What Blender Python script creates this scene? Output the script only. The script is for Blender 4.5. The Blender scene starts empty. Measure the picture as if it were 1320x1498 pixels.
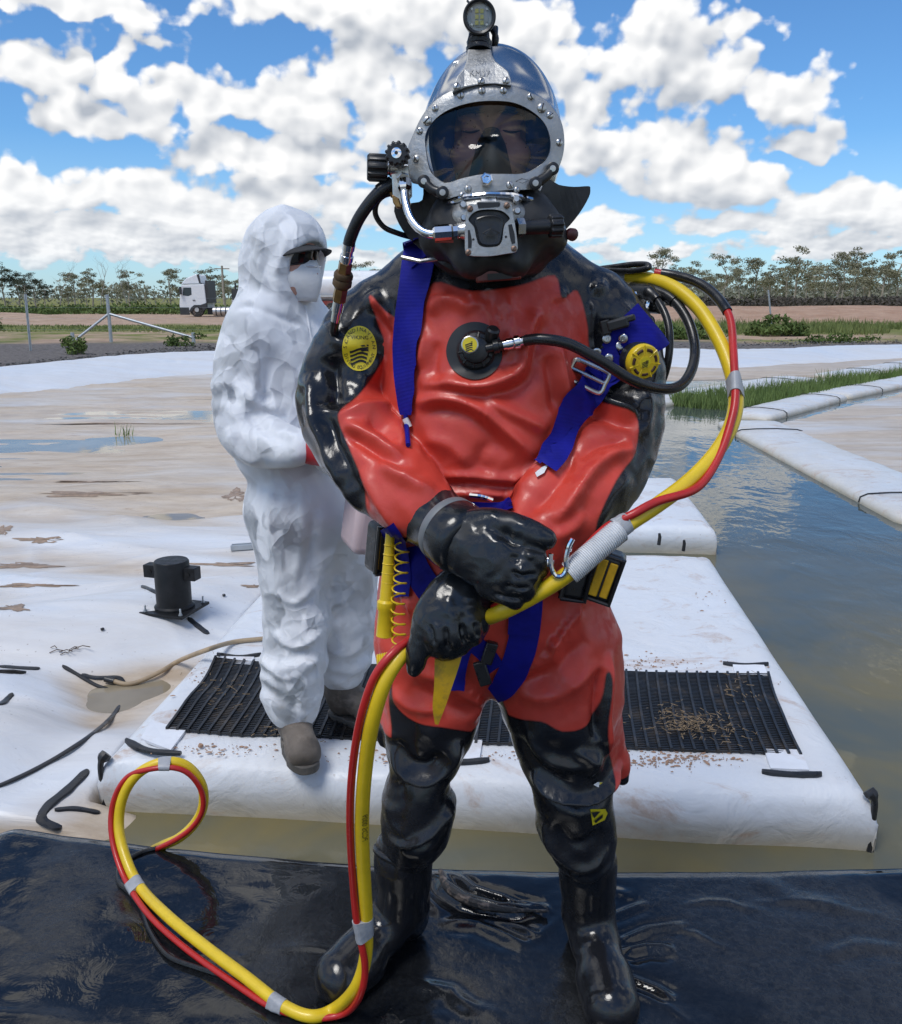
import bpy, bmesh, math, random
import numpy as np
import openvdb as vdb
from mathutils import Vector, Matrix, Quaternion
from mathutils.bvhtree import BVHTree

random.seed(7)
RNG = np.random.default_rng(7)
scene = bpy.context.scene
COL = scene.collection
PI = math.pi

# ------------------------------------------------------------------ camera
CAM_H = 1.52
FPX = 1300.0                       # focal length in units of 1/1320 of the picture width
PITCH = math.atan(314.0 / FPX)
cd = bpy.data.cameras.new('camera')
cam = bpy.data.objects.new('camera', cd)
COL.objects.link(cam)
cam.location = (0, 0, CAM_H)
cam.rotation_euler = (math.radians(90) - PITCH, 0, 0)
cd.sensor_fit = 'HORIZONTAL'
cd.sensor_width = 36.0
cd.lens = 36.0 * FPX / 1320.0
cd.clip_start = 0.05
cd.clip_end = 6000
scene.camera = cam

# ------------------------------------------------------------------ sky
SUN_EL = math.radians(60)
SUN_AZ = math.radians(-142)          # azimuth of the sun measured from +Y towards +X
W = bpy.data.worlds.new('World')
scene.world = W
W.use_nodes = True
wt = W.node_tree
wt.nodes.clear()


class NT:
    """small helper for wiring node trees"""
    def __init__(s, t): s.t = t
    def n(s, typ, **kw):
        nd = s.t.nodes.new(typ)
        for k, v in kw.items(): setattr(nd, k, v)
        return nd
    def put(s, sock, v):
        if v is None: return
        if isinstance(v, bpy.types.NodeSocket): s.t.links.new(v, sock)
        else: sock.default_value = v
    def m(s, op, a, b=None, c=None, clamp=False):
        nd = s.n('ShaderNodeMath', operation=op, use_clamp=clamp)
        for i, v in enumerate((a, b, c)): s.put(nd.inputs[i], v)
        return nd.outputs[0]
    def v(s, op, a, b=None, c=None, scale=None):
        nd = s.n('ShaderNodeVectorMath', operation=op)
        for i, v in enumerate((a, b, c)): s.put(nd.inputs[i], v)
        if scale is not None: s.put(nd.inputs['Scale'], scale)
        return nd.outputs['Value'] if op in ('LENGTH', 'DISTANCE', 'DOT_PRODUCT') else nd.outputs[0]
    def noise(s, vec, scale, detail=4, rough=.5, dist=0, typ='FBM', dims='3D', color=False):
        nd = s.n('ShaderNodeTexNoise', noise_dimensions=dims, noise_type=typ)
        s.put(nd.inputs['Vector'], vec)
        nd.inputs['Scale'].default_value = scale
        nd.inputs['Detail'].default_value = detail
        nd.inputs['Roughness'].default_value = rough
        nd.inputs['Distortion'].default_value = dist
        return nd.outputs['Color' if color else 'Fac']
    def vor(s, vec, scale, detail=0, rough=.5, feature='F1', rnd=1., dims='3D', smooth=None, out='Distance'):
        nd = s.n('ShaderNodeTexVoronoi', feature=feature, voronoi_dimensions=dims)
        s.put(nd.inputs['Vector'], vec)
        nd.inputs['Scale'].default_value = scale
        if 'Detail' in nd.inputs: nd.inputs['Detail'].default_value = detail
        if 'Roughness' in nd.inputs: nd.inputs['Roughness'].default_value = rough
        nd.inputs['Randomness'].default_value = rnd
        if smooth is not None: nd.inputs['Smoothness'].default_value = smooth
        return nd.outputs[out]
    def mr(s, v, a, b, c=0., d=1., typ='LINEAR'):
        nd = s.n('ShaderNodeMapRange', interpolation_type=typ)
        s.put(nd.inputs['Value'], v)
        for i, x in zip(('From Min', 'From Max', 'To Min', 'To Max'), (a, b, c, d)):
            s.put(nd.inputs[i], x)
        return nd.outputs['Result']
    def mix(s, f, a, b, typ='MIX'):
        nd = s.n('ShaderNodeMix', data_type='RGBA', blend_type=typ)
        s.put(nd.inputs[0], f)
        for i, x in ((6, a), (7, b)):
            if not isinstance(x, bpy.types.NodeSocket) and len(x) == 3: x = (*x, 1)
            s.put(nd.inputs[i], x)
        return nd.outputs[2]
    def xyz(s, x, y, z):
        nd = s.n('ShaderNodeCombineXYZ')
        for i, v in enumerate((x, y, z)): s.put(nd.inputs[i], v)
        return nd.outputs[0]
    def sep(s, v):
        nd = s.n('ShaderNodeSeparateXYZ'); s.put(nd.inputs[0], v)
        return nd.outputs
    def bump(s, h, strength=.3, dist=.01, normal=None):
        nd = s.n('ShaderNodeBump'); s.put(nd.inputs['Height'], h)
        nd.inputs['Strength'].default_value = strength
        nd.inputs['Distance'].default_value = dist
        if normal is not None: s.put(nd.inputs['Normal'], normal)
        return nd.outputs[0]


def pix_angles(px, py):
    x = (px - 660) / FPX; yv = -(py - 749) / FPX
    y = math.cos(PITCH) + yv * math.sin(PITCH)
    z = -math.sin(PITCH) + yv * math.cos(PITCH)
    return math.degrees(math.atan2(x, y)), math.degrees(math.atan2(z, math.hypot(x, y)))


# the cumulus banks of the day: centre, half width, half height (degrees), weight
CLOUDS = [(470, 5, 130, 42, 1), (600, 20, 150, 62, 1), (740, 45, 95, 62, 1), (80, 2, 190, 22, .9), (190, 40, 70, 22, .5), (235, 75, 40, 14, .45),
          (30, 110, 85, 48, .95), (122, 82, 30, 40, 1), (175, 105, 40, 40, 1), (115, 165, 80, 36, .9), (205, 165, 70, 48, 1), (280, 155, 60, 42, .9),
          (350, 145, 90, 40, .95), (440, 160, 90, 50, 1), (530, 115, 90, 66, 1), (565, 175, 75, 70, 1), (370, 225, 110, 36, 1), (470, 235, 90, 34, .9),
          (125, 285, 75, 42, 1), (15, 290, 60, 46, .9), (240, 300, 90, 48, .95), (430, 285, 120, 44, .9), (330, 320, 170, 38, .9), (120, 350, 200, 34, .9),
          (540, 265, 60, 28, .8), (520, 310, 70, 28, .8), (400, 375, 280, 20, .75),
          (985, 20, 62, 60, 1), (975, 85, 100, 62, 1), (1030, 130, 75, 56, 1), (1075, 45, 65, 20, .6), (1145, 150, 80, 48, 1), (1175, 212, 78, 24, .9),
          (820, 100, 60, 60, .8), (860, 165, 70, 46, .95), (850, 215, 80, 52, 1), (930, 225, 100, 54, 1), (1020, 250, 100, 60, 1), (1090, 275, 80, 44, .9),
          (1240, 300, 110, 46, .95), (1310, 330, 90, 30, .8), (1060, 330, 75, 24, .75), (1140, 345, 70, 22, .75), (870, 335, 60, 30, .7), (1230, 362, 160, 18, .6), (930, 372, 120, 15, .5)]


w = NT(wt)
tc = w.n('ShaderNodeTexCoord')
dx = w.sep(tc.outputs['Generated'])
hor = w.m('SQRT', w.m('ADD', w.m('MULTIPLY', dx[0], dx[0]), w.m('MULTIPLY', dx[1], dx[1])))
vv = w.m('MULTIPLY', w.m('ARCTAN2', dx[2], hor), 180 / PI)
SKY = w.n('ShaderNodeTexSky', sky_type='NISHITA', sun_disc=False, sun_elevation=SUN_EL, sun_rotation=SUN_AZ,
          altitude=300, air_density=1.0, dust_density=.4, ozone_density=2.2)
SKY_STRENGTH = .11
blue = w.mix(1., SKY.outputs[0], (.50, .80, 1.07), 'MULTIPLY')
blue = w.mix(w.mr(vv, 0, 9, .30, 0), blue, (5.4, 6.3, 7.4))
# broken cumulus overhead (the banks near the horizon are the sky band below)
plane = w.v('SCALE', tc.outputs['Generated'], scale=w.m('DIVIDE', 1., w.m('ADD', w.m('MAXIMUM', dx[2], 0.), .12)))
hi = w.noise(plane, 1.15, 6, .56, .3, dims='2D')
ha = w.m('MULTIPLY', w.mr(hi, .51, .60, 0, 1, 'SMOOTHSTEP'), w.mr(vv, 22, 32))
hc = w.mix(w.mr(hi, .58, .76), (.97 / SKY_STRENGTH, .97 / SKY_STRENGTH, .97 / SKY_STRENGTH), (.62 / SKY_STRENGTH, .65 / SKY_STRENGTH, .70 / SKY_STRENGTH))
skycol = w.mix(ha, blue, hc)
skycol = w.mix(w.mr(vv, -1.5, -.3, 1, 0), skycol, (1.6, 1.35, 1.0))
bg = w.n('ShaderNodeBackground'); w.put(bg.inputs[0], skycol); bg.inputs[1].default_value = SKY_STRENGTH
wo = w.n('ShaderNodeOutputWorld'); w.put(wo.inputs[0], bg.outputs[0])
W.cycles.sampling_method = 'MANUAL'; W.cycles.sample_map_resolution = 512

# ------------------------------------------------------------------ sun (veiled by a passing cloud, so its shadows are soft)
sl = bpy.data.lights.new('sun', 'SUN')
sun = bpy.data.objects.new('sun', sl); COL.objects.link(sun)
sl.energy = 1.7; sl.angle = math.radians(22); sl.color = (1, .965, .91)
sd = Vector((math.sin(SUN_AZ) * math.cos(SUN_EL), math.cos(SUN_AZ) * math.cos(SUN_EL), math.sin(SUN_EL)))
sun.rotation_euler = (-sd).to_track_quat('-Z', 'Y').to_euler()

# ------------------------------------------------------------------ exposure
scene.view_settings.view_transform = 'Standard'
scene.view_settings.look = 'None'
scene.view_settings.exposure = 0.30
scene.view_settings.gamma = 1.0
scene.cycles.max_bounces = 7
scene.cycles.caustics_reflective = False
scene.cycles.caustics_refractive = False
scene.cycles.transparent_max_bounces = 10

# ------------------------------------------------------------------ measuring helpers (photo pixel -> place)
CP, SP = math.cos(PITCH), math.sin(PITCH)
def ray(px, py):
    a = (px - 660) / FPX; b = -(py - 749) / FPX
    return Vector((a, CP + b * SP, -SP + b * CP))
CAM = Vector((0, 0, CAM_H))
def U(px, py, Y):
    d = ray(px, py); return CAM + d * (Y / d.y)
def G(px, py, z=0.0):
    d = ray(px, py); return CAM + d * ((z - CAM_H) / d.z)
def mpp(px, py, Y):
    return (Y / ray(px, py).y) / FPX
def P(X, Y, Z):
    zc = Y * CP + (CAM_H - Z) * SP
    return 660 + FPX * X / zc, 749 - FPX * (Y * SP + (Z - CAM_H) * CP) / zc

# ------------------------------------------------------------------ object helpers
def tag(o, label=None, cat=None, group=None, kind=None):
    if label: o['label'] = label
    if cat: o['category'] = cat
    if group: o['group'] = group
    if kind: o['kind'] = kind
    return o
def empty(name, loc, label=None, cat=None, group=None):
    o = bpy.data.objects.new(name, None); COL.objects.link(o); o.location = loc
    o.empty_display_size = .05
    return tag(o, label, cat, group)
def link(name, me, mat=None, parent=None, smooth=True):
    o = bpy.data.objects.new(name, me); COL.objects.link(o)
    if mat is not None: me.materials.append(mat)
    if smooth: me.polygons.foreach_set('use_smooth', np.ones(len(me.polygons), dtype=bool))
    if parent is not None:
        o.parent = parent
        o.matrix_parent_inverse = Matrix.Translation(-wloc(parent))
    return o
def wloc(o):
    v = Vector(o.location)
    while o.parent is not None:
        # parts carry an inverse of their thing's place, so only the root moves them
        return v
    return v
def mesh_np(name, V, F):
    """F: list/array of faces, all of the same size or a python list"""
    me = bpy.data.meshes.new(name)
    V = np.asarray(V, dtype=np.float32)
    if isinstance(F, np.ndarray):
        n = F.shape[1]; me.vertices.add(len(V)); me.vertices.foreach_set('co', V.ravel())
        me.loops.add(F.size); me.loops.foreach_set('vertex_index', F.ravel().astype(np.int32))
        me.polygons.add(len(F)); me.polygons.foreach_set('loop_start', np.arange(0, F.size, n, dtype=np.int32))
        me.update(calc_edges=True); me.validate()
    else:
        me.from_pydata([tuple(map(float, v)) for v in V], [], F); me.update()
    return me
class MB:
    """collects vertices and faces of one part"""
    def __init__(s): s.V = []; s.F = []
    def add(s, V, F):
        b = len(s.V); s.V += [tuple(v) for v in V]; s.F += [tuple(b + i for i in f) for f in F]; return s
    def box(s, c, size, R=None):
        c = Vector(c); V = []
        for i in range(8):
            p = Vector(((i & 1) - .5, ((i >> 1) & 1) - .5, (i >> 2) - .5))
            p = Vector((p.x * size[0], p.y * size[1], p.z * size[2]))
            V.append((R @ p if R is not None else p) + c)
        return s.add(V, [(0, 2, 3, 1), (4, 5, 7, 6), (0, 1, 5, 4), (2, 6, 7, 3), (0, 4, 6, 2), (1, 3, 7, 5)])
    def tube(s, pts, r, n=10, caps=True):
        pts = [Vector(p) for p in pts]; k = len(pts)
        rs = list(r) if hasattr(r, '__len__') else [r] * k
        T = [(pts[min(i + 1, k - 1)] - pts[max(i - 1, 0)]).normalized() for i in range(k)]
        nrm = T[0].orthogonal().normalized(); V = []
        for i in range(k):
            nrm = (nrm - T[i] * nrm.dot(T[i])).normalized(); b = T[i].cross(nrm)
            for j in range(n):
                a = 2 * PI * j / n
                V.append(pts[i] + (nrm * math.cos(a) + b * math.sin(a)) * rs[i])
        F = [(i * n + j, i * n + (j + 1) % n, (i + 1) * n + (j + 1) % n, (i + 1) * n + j) for i in range(k - 1) for j in range(n)]
        if caps: F += [tuple(range(n - 1, -1, -1)), tuple((k - 1) * n + j for j in range(n))]
        return s.add(V, F)
    def lathe(s, c, axis, prof, n=24):
        """prof: (distance along axis, radius)"""
        c = Vector(c); ax = Vector(axis).normalized(); u = ax.orthogonal().normalized(); w_ = ax.cross(u); k = len(prof)
        V = [c + ax * h + (u * math.cos(2 * PI * j / n) + w_ * math.sin(2 * PI * j / n)) * max(r, 1e-4) for h, r in prof for j in range(n)]
        F = [(i * n + j, i * n + (j + 1) % n, (i + 1) * n + (j + 1) % n, (i + 1) * n + j) for i in range(k - 1) for j in range(n)]
        return s.add(V, F + [tuple(range(n - 1, -1, -1)), tuple((k - 1) * n + j for j in range(n))])
    def build(s, name, mat=None, parent=None, smooth=True, bevel=0, bseg=2, auto=None, sub=0):
        me = bpy.data.meshes.new(name); me.from_pydata([tuple(v) for v in s.V], [], s.F); me.update()
        if bevel or auto is None:
            pass
        o = link(name, me, mat, parent, smooth)
        if bevel:
            md = o.modifiers.new('bevel', 'BEVEL'); md.width = bevel; md.segments = bseg; md.limit_method = 'ANGLE'; md.angle_limit = math.radians(40)
        if sub:
            md = o.modifiers.new('sub', 'SUBSURF'); md.levels = sub; md.render_levels = sub
        if smooth and not sub:
            sharpen(me, math.radians(auto if auto else 38))
        return o
def sharpen(me, ang):
    try: me.set_sharp_from_angle(angle=ang)
    except Exception: pass
def lathe_fix(pts_prof): return pts_prof
def spline(pts, n=8):
    """catmull-rom through points of any dimension"""
    A = np.asarray(pts, float); out = []
    for i in range(len(A) - 1):
        p0 = A[max(i - 1, 0)]; p1 = A[i]; p2 = A[i + 1]; p3 = A[min(i + 2, len(A) - 1)]
        if i == 0: p0 = 2 * p1 - p2
        if i == len(A) - 2: p3 = 2 * p2 - p1
        for k in range(n):
            t = k / n
            out.append(.5 * ((2 * p1) + (-p0 + p2) * t + (2 * p0 - 5 * p1 + 4 * p2 - p3) * t * t + (-p0 + 3 * p1 - 3 * p2 + p3) * t ** 3))
    out.append(A[-1]); return np.array(out)
def closed_spline(pts, n=6):
    A = np.asarray(pts, float); k = len(A); out = []
    for i in range(k):
        p0, p1, p2, p3 = A[i - 1], A[i], A[(i + 1) % k], A[(i + 2) % k]
        for j in range(n):
            t = j / n
            out.append(.5 * ((2 * p1) + (-p0 + p2) * t + (2 * p0 - 5 * p1 + 4 * p2 - p3) * t * t + (-p0 + 3 * p1 - 3 * p2 + p3) * t ** 3))
    return np.array(out)

# ------------------------------------------------------------------ numpy noise
_perm = RNG.permutation(512); _perm = np.concatenate([_perm, _perm, _perm])
_grad = RNG.normal(size=(512, 3)); _grad /= np.linalg.norm(_grad, axis=1)[:, None]
def pn(x, y, z=0.0, seed=0):
    x, y, z = np.broadcast_arrays(np.asarray(x, float), np.asarray(y, float), np.asarray(z, float))
    x = x + seed * 17.31; y = y + seed * 7.77
    i, j, k = (np.floor(a).astype(int) for a in (x, y, z)); fx, fy, fz = x - i, y - j, z - k
    sx, sy, sz = (f * f * f * (f * (f * 6 - 15) + 10) for f in (fx, fy, fz)); i &= 511; j &= 511; k &= 511
    def c(a, b, d):
        g = _grad[_perm[_perm[_perm[(i + a) & 511] + ((j + b) & 511)] + ((k + d) & 511)] & 511]
        return g[..., 0] * (fx - a) + g[..., 1] * (fy - b) + g[..., 2] * (fz - d)
    def L(a, b, t): return a + (b - a) * t
    return 1.5 * L(L(L(c(0, 0, 0), c(1, 0, 0), sx), L(c(0, 1, 0), c(1, 1, 0), sx), sy), L(L(c(0, 0, 1), c(1, 0, 1), sx), L(c(0, 1, 1), c(1, 1, 1), sx), sy), sz)
def fbm(x, y, z=0., o=4, seed=0, r=.5):
    s = 0; a = 1.
    for i in range(o):
        s = s + a * pn(np.asarray(x) * 2 ** i, np.asarray(y) * 2 ** i, np.asarray(z) * 2 ** i, seed + i * 3); a *= r
    return s
def sstep(a, b, x):
    t = np.clip((x - a) / (b - a), 0, 1); return t * t * (3 - 2 * t)
def poly_sd(X, Z, poly):
    """signed distance to a polygon (negative inside), vectorised"""
    P_ = np.asarray(poly, float); d = np.full(np.shape(X), 1e9); ins = np.zeros(np.shape(X), bool)
    for i in range(len(P_)):
        a = P_[i]; b = P_[(i + 1) % len(P_)]; e = b - a
        wx, wz = X - a[0], Z - a[1]; t = np.clip((wx * e[0] + wz * e[1]) / max(e @ e, 1e-12), 0, 1)
        d = np.minimum(d, np.hypot(wx - t * e[0], wz - t * e[1]))
        c = (a[1] > Z) != (b[1] > Z)
        with np.errstate(divide='ignore', invalid='ignore'):
            ins ^= c & (X < (b[0] - a[0]) * (Z - a[1]) / (b[1] - a[1] if b[1] != a[1] else 1e-12) + a[0])
    return np.where(ins, -d, d)
def line_d(X, Z, pts):
    """distance to a polyline and the parameter 0..1 along it"""
    P_ = np.asarray(pts, float); L = np.r_[0, np.cumsum(np.hypot(*np.diff(P_, axis=0).T))]
    d = np.full(np.shape(X), 1e9); s = np.zeros(np.shape(X))
    for i in range(len(P_) - 1):
        a, b = P_[i], P_[i + 1]; e = b - a
        wx, wz = X - a[0], Z - a[1]; t = np.clip((wx * e[0] + wz * e[1]) / max(e @ e, 1e-12), 0, 1)
        dd = np.hypot(wx - t * e[0], wz - t * e[1]); m = dd < d
        d = np.where(m, dd, d); s = np.where(m, (L[i] + t * (L[i + 1] - L[i])) / L[-1], s)
    return d, s

# ------------------------------------------------------------------ implicit surfaces (bodies, gloves, boots)
class SDF:
    def __init__(s, lo, hi, h):
        s.lo = np.array(lo, float); s.h = h; s.n = np.ceil((np.array(hi) - s.lo) / h).astype(int) + 1
        s.d = np.full(s.n, .2, np.float32)
    def ax(s, sl): return [(s.lo[i] + s.h * np.arange(sl[i].start, sl[i].stop)).reshape([-1 if j == i else 1 for j in range(3)]) for i in range(3)]
    def sub(s, lo, hi):
        a = np.clip(np.floor((np.array(lo) - s.lo) / s.h).astype(int), 0, s.n); b = np.clip(np.ceil((np.array(hi) - s.lo) / s.h).astype(int) + 1, 0, s.n)
        return tuple(slice(int(x), int(max(y, x))) for x, y in zip(a, b))
    def comb(s, sl, d, k, mode='u'):
        o = s.d[sl]
        if mode == 'u':
            if k > 0:
                hh = np.maximum(k - np.abs(o - d), 0) / k; s.d[sl] = np.minimum(o, d) - hh * hh * k * .25
            else: s.d[sl] = np.minimum(o, d)
        elif mode == 's':
            hh = np.maximum(k - np.abs(o + d), 0) / k if k > 0 else 0
            s.d[sl] = np.maximum(o, -d) + (hh * hh * k * .25 if k > 0 else 0)
    def cap(s, a, b, ra, rb, k=.02, fy=1., mode='u'):
        a = np.array(a, float); b = np.array(b, float); m = max(ra, rb) * max(1, fy) + k + .03
        sl = s.sub(np.minimum(a, b) - m, np.maximum(a, b) + m)
        if any(x.stop <= x.start for x in sl): return
        X, Y, Z = s.ax(sl); ba = b - a; ba2 = ba * np.array([1, 1 / fy, 1]); q = max(ba2 @ ba2, 1e-9)
        px, py, pz = X - a[0], (Y - a[1]) / fy, Z - a[2]
        t = np.clip((px * ba2[0] + py * ba2[1] + pz * ba2[2]) / q, 0, 1)
        d = np.sqrt((px - t * ba2[0]) ** 2 + (py - t * ba2[1]) ** 2 + (pz - t * ba2[2]) ** 2) - (ra + (rb - ra) * t)
        s.comb(sl, d.astype(np.float32), k, mode)
    def chain(s, pts, k=.02, fy=1., n=1):
        """pts: (x,y,z,r)"""
        P_ = spline(pts, n) if n > 1 else np.asarray(pts, float)
        for p, q in zip(P_[:-1], P_[1:]): s.cap(p[:3], q[:3], p[3], q[3], k, fy)
    def ell(s, c, r, k=.02, mode='u', R=None):
        c = np.array(c, float); r = np.array(r, float); m = r.max() + k + .03
        sl = s.sub(c - m, c + m)
        X, Y, Z = s.ax(sl); p = [X - c[0], Y - c[1], Z - c[2]]
        if R is not None:
            M = np.array(R.to_3x3().inverted()) if hasattr(R, 'to_3x3') else np.array(R)
            p = [M[i, 0] * p[0] + M[i, 1] * p[1] + M[i, 2] * p[2] for i in range(3)]
        k0 = np.sqrt((p[0] / r[0]) ** 2 + (p[1] / r[1]) ** 2 + (p[2] / r[2]) ** 2)
        k1 = np.sqrt((p[0] / r[0] ** 2) ** 2 + (p[1] / r[1] ** 2) ** 2 + (p[2] / r[2] ** 2) ** 2) + 1e-6
        s.comb(sl, (k0 * (k0 - 1) / k1).astype(np.float32), k, mode)
    def mesh(s):
        g = vdb.FloatGrid(background=.2); g.copyFromArray(s.d)
        V, T, Q = g.convertToPolygons(isovalue=0.0, adaptivity=0.0)
        V = V * s.h + s.lo
        Q = Q.astype(np.int32)
        c = V[Q]; nrm = np.cross(c[:, 2] - c[:, 0], c[:, 3] - c[:, 1])
        if (nrm * c.mean(1)).sum() < 0: Q = Q[:, ::-1].copy()
        return V, Q
    def at(s, V):
        i = np.clip(np.rint((V - s.lo) / s.h).astype(int), 0, s.n - 1); return s.d[i[:, 0], i[:, 1], i[:, 2]]
def vnormals(V, Q):
    c = V[Q]; fn = np.cross(c[:, 2] - c[:, 0], c[:, 3] - c[:, 1]); N = np.zeros_like(V)
    for i in range(4): np.add.at(N, Q[:, i], fn)
    return N / (np.linalg.norm(N, axis=1)[:, None] + 1e-12)
def relax(V, Q, it=3, lam=.5):
    E = np.concatenate([Q[:, [0, 1]], Q[:, [1, 2]], Q[:, [2, 3]], Q[:, [3, 0]]])
    cnt = np.zeros(len(V)); np.add.at(cnt, E[:, 0], 1); np.add.at(cnt, E[:, 1], 1)
    for _ in range(it):
        S_ = np.zeros_like(V)
        for i in range(3):
            S_[:, i] = np.bincount(E[:, 0], V[E[:, 1], i], len(V)) + np.bincount(E[:, 1], V[E[:, 0], i], len(V))
        V = V + lam * (S_ / np.maximum(cnt, 1)[:, None] - V)
    return V
def attr(me, name, vals):
    a = me.attributes.new(name, 'FLOAT', 'POINT'); a.data.foreach_set('value', np.asarray(vals, np.float32))

# ------------------------------------------------------------------ materials
def mat_new(name):
    m = bpy.data.materials.new(name); m.use_nodes = True
    nt = m.node_tree; b = nt.nodes['Principled BSDF']; t = NT(nt)
    return m, t, b
def obco(t): return t.n('ShaderNodeTexCoord').outputs['Object']
def geopos(t): return t.n('ShaderNodeNewGeometry').outputs['Position']
def pm(name, col, rough=.5, metal=0., var=.12, vscale=12., bump=0., bscale=60., coat=0., rvar=.0, spec=None, dirt=None, dscale=6., damt=.5, sheen=0, trans=0):
    m, t, b = mat_new(name); p = geopos(t)
    n1 = t.noise(p, vscale, 5, .6)
    lo = tuple(c * (1 - var) for c in col); hi = tuple(min(1, c * (1 + var)) for c in col)
    c = t.mix(t.mr(n1, .3, .7), lo, hi)
    if dirt is not None:
        dn = t.mr(t.noise(p, dscale, 7, .68, .3), .52, .66, 0, damt)
        c = t.mix(dn, c, dirt)
    t.put(b.inputs['Base Color'], c)
    b.inputs['Metallic'].default_value = metal
    if rvar: t.put(b.inputs['Roughness'], t.mr(t.noise(p, vscale * 1.7, 5, .65), .35, .65, max(rough - rvar, .02), rough + rvar))
    else: b.inputs['Roughness'].default_value = rough
    if coat: b.inputs['Coat Weight'].default_value = coat; b.inputs['Coat Roughness'].default_value = .06
    if spec is not None: b.inputs['Specular IOR Level'].default_value = spec
    if bump: t.put(b.inputs['Normal'], t.bump(t.noise(p, bscale, 4, .6), bump, .004))
    if trans: b.inputs['Transmission Weight'].default_value = trans
    return m
# =================================================================== SKY BAND with the cumulus banks
def sky_band():
    R = 4600.
    us = np.unique(np.concatenate([np.linspace(-36, 36, 420), np.linspace(-180, 180, 361)]))
    vs = np.linspace(-.6, 32, 210)
    Ug, Vg = np.meshgrid(us, vs, indexing='ij')
    wu = Ug + 1.5 * fbm(Ug * .24, Vg * .3, o=3, seed=101); wv = Vg + 1.0 * fbm(Ug * .24, Vg * .3, o=3, seed=111)
    def bank(u_, v_):
        acc = np.full(u_.shape, -1.)
        for px, py, rx, ry, wt_ in CLOUDS:
            u, v = pix_angles(px, py); a = math.degrees(rx / FPX) * 1.10; b = math.degrees(ry / FPX) * 1.10
            l = np.hypot((u_ - u) / a, (v_ - v) / b * np.where(v_ < v, 1.35, 1.)); acc = np.maximum(acc, wt_ * (1 - l))
        gen = np.clip((fbm(u_ * .075, v_ * .12, o=3, seed=120) + .10) * 1.9, -.6, .9)
        away = sstep(27, 36, np.hypot(u_, 1.5 * (v_ - 8)))
        return np.maximum(acc * (1 - away) + gen * away, -.9)
    B0 = bank(wu, wv); B2 = bank(wu - .5, wv + 1.9)
    ur, vr = np.radians(Ug), np.radians(Vg)
    X = R * np.sin(ur) * np.cos(vr); Y = R * np.cos(ur) * np.cos(vr); Z = R * np.sin(vr)
    n, m = X.shape; idx = np.arange(n * m).reshape(n, m)
    F = np.stack([idx[:-1, :-1], idx[1:, :-1], idx[1:, 1:], idx[:-1, 1:]], -1).reshape(-1, 4)
    me = mesh_np('sky', np.stack([X, Y, Z], -1).reshape(-1, 3), F)
    attr(me, 'bank', B0.ravel()); attr(me, 'above', (B2 - B0).ravel())
    mt = bpy.data.materials.new('cumulus'); mt.use_nodes = True; nt = mt.node_tree; nt.nodes.clear(); t = NT(nt)
    nt_a = t.n('ShaderNodeAttribute', attribute_name='bank').outputs['Fac']; nt_b = t.n('ShaderNodeAttribute', attribute_name='above').outputs['Fac']
    p = t.sep(geopos(t))
    u = t.m('MULTIPLY', t.m('ARCTAN2', p[0], p[1]), 180 / PI)
    v = t.m('MULTIPLY', t.m('ARCTAN2', p[2], t.m('SQRT', t.m('ADD', t.m('MULTIPLY', p[0], p[0]), t.m('MULTIPLY', p[1], p[1])))), 180 / PI)
    q = t.xyz(u, t.m('MULTIPLY', v, 1.15), 0.); q2 = t.xyz(t.m('MULTIPLY', u, 1.7), t.m('MULTIPLY', v, 3.4), 0.)
    low = t.mr(v, 2.2, 6.5, 1, 0)
    def det(o1, n_hi, n_lo):
        a = t.v('ADD', q, o1) if o1 else q; b = t.v('ADD', q2, o1) if o1 else q2
        hi_ = t.m('ADD', t.m('MULTIPLY', t.m('SUBTRACT', t.noise(a, .30, n_hi, .53, .1, dims='2D'), .5), 1.7), t.m('MULTIPLY', t.m('SUBTRACT', .42, t.vor(a, .52, 1 if n_hi < 4 else 2, .5, dims='2D', feature='SMOOTH_F1', smooth=.5)), .95))
        lo_ = t.m('MULTIPLY', t.m('SUBTRACT', t.noise(b, .45, n_lo, .52, .1, dims='2D'), .5), 2.0)
        nd = t.n('ShaderNodeMix', data_type='FLOAT'); t.put(nd.inputs[0], low); t.put(nd.inputs[2], hi_); t.put(nd.inputs[3], lo_)
        return nd.outputs[0]
    D0 = det(None, 6, 5); E0 = det(None, 2.5, 2.5); E1 = det((-.30, .62, 0), 2.5, 2.5)
    d0 = t.m('ADD', t.m('MULTIPLY_ADD', nt_a, 1.5, t.m('MULTIPLY', D0, .78)), -.03)
    alpha = t.m('MULTIPLY', t.mr(d0, -.10, .28, 0, 1, 'SMOOTHSTEP'), t.mr(v, 22, 31, 1, 0))
    alpha = t.m('MULTIPLY', alpha, t.mr(v, .3, 2.5, .55, 1))
    small = t.m('ADD', t.m('MULTIPLY', t.m('SUBTRACT', E0, E1), .75), t.m('MULTIPLY', t.m('SUBTRACT', D0, E0), .25))
    big = t.m('MULTIPLY', t.mr(nt_b, -.30, .36, 0, 1), .72)
    lit = t.m('SUBTRACT', t.m('SUBTRACT', t.m('ADD', .98, small), big), t.m('MULTIPLY', t.mr(d0, .3, 1.2, 0, 1), .16), clamp=True)
    col = t.mix(lit, (.38, .415, .47), (.83, .83, .83))
    col = t.mix(t.mr(v, 0, 7, .45, 0), col, (.62, .67, .73))
    em = t.n('ShaderNodeEmission'); t.put(em.inputs[0], col); tr = t.n('ShaderNodeBsdfTransparent')
    ms = t.n('ShaderNodeMixShader'); t.put(ms.inputs[0], alpha); t.put(ms.inputs[1], tr.outputs[0]); t.put(ms.inputs[2], em.outputs[0])
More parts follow.
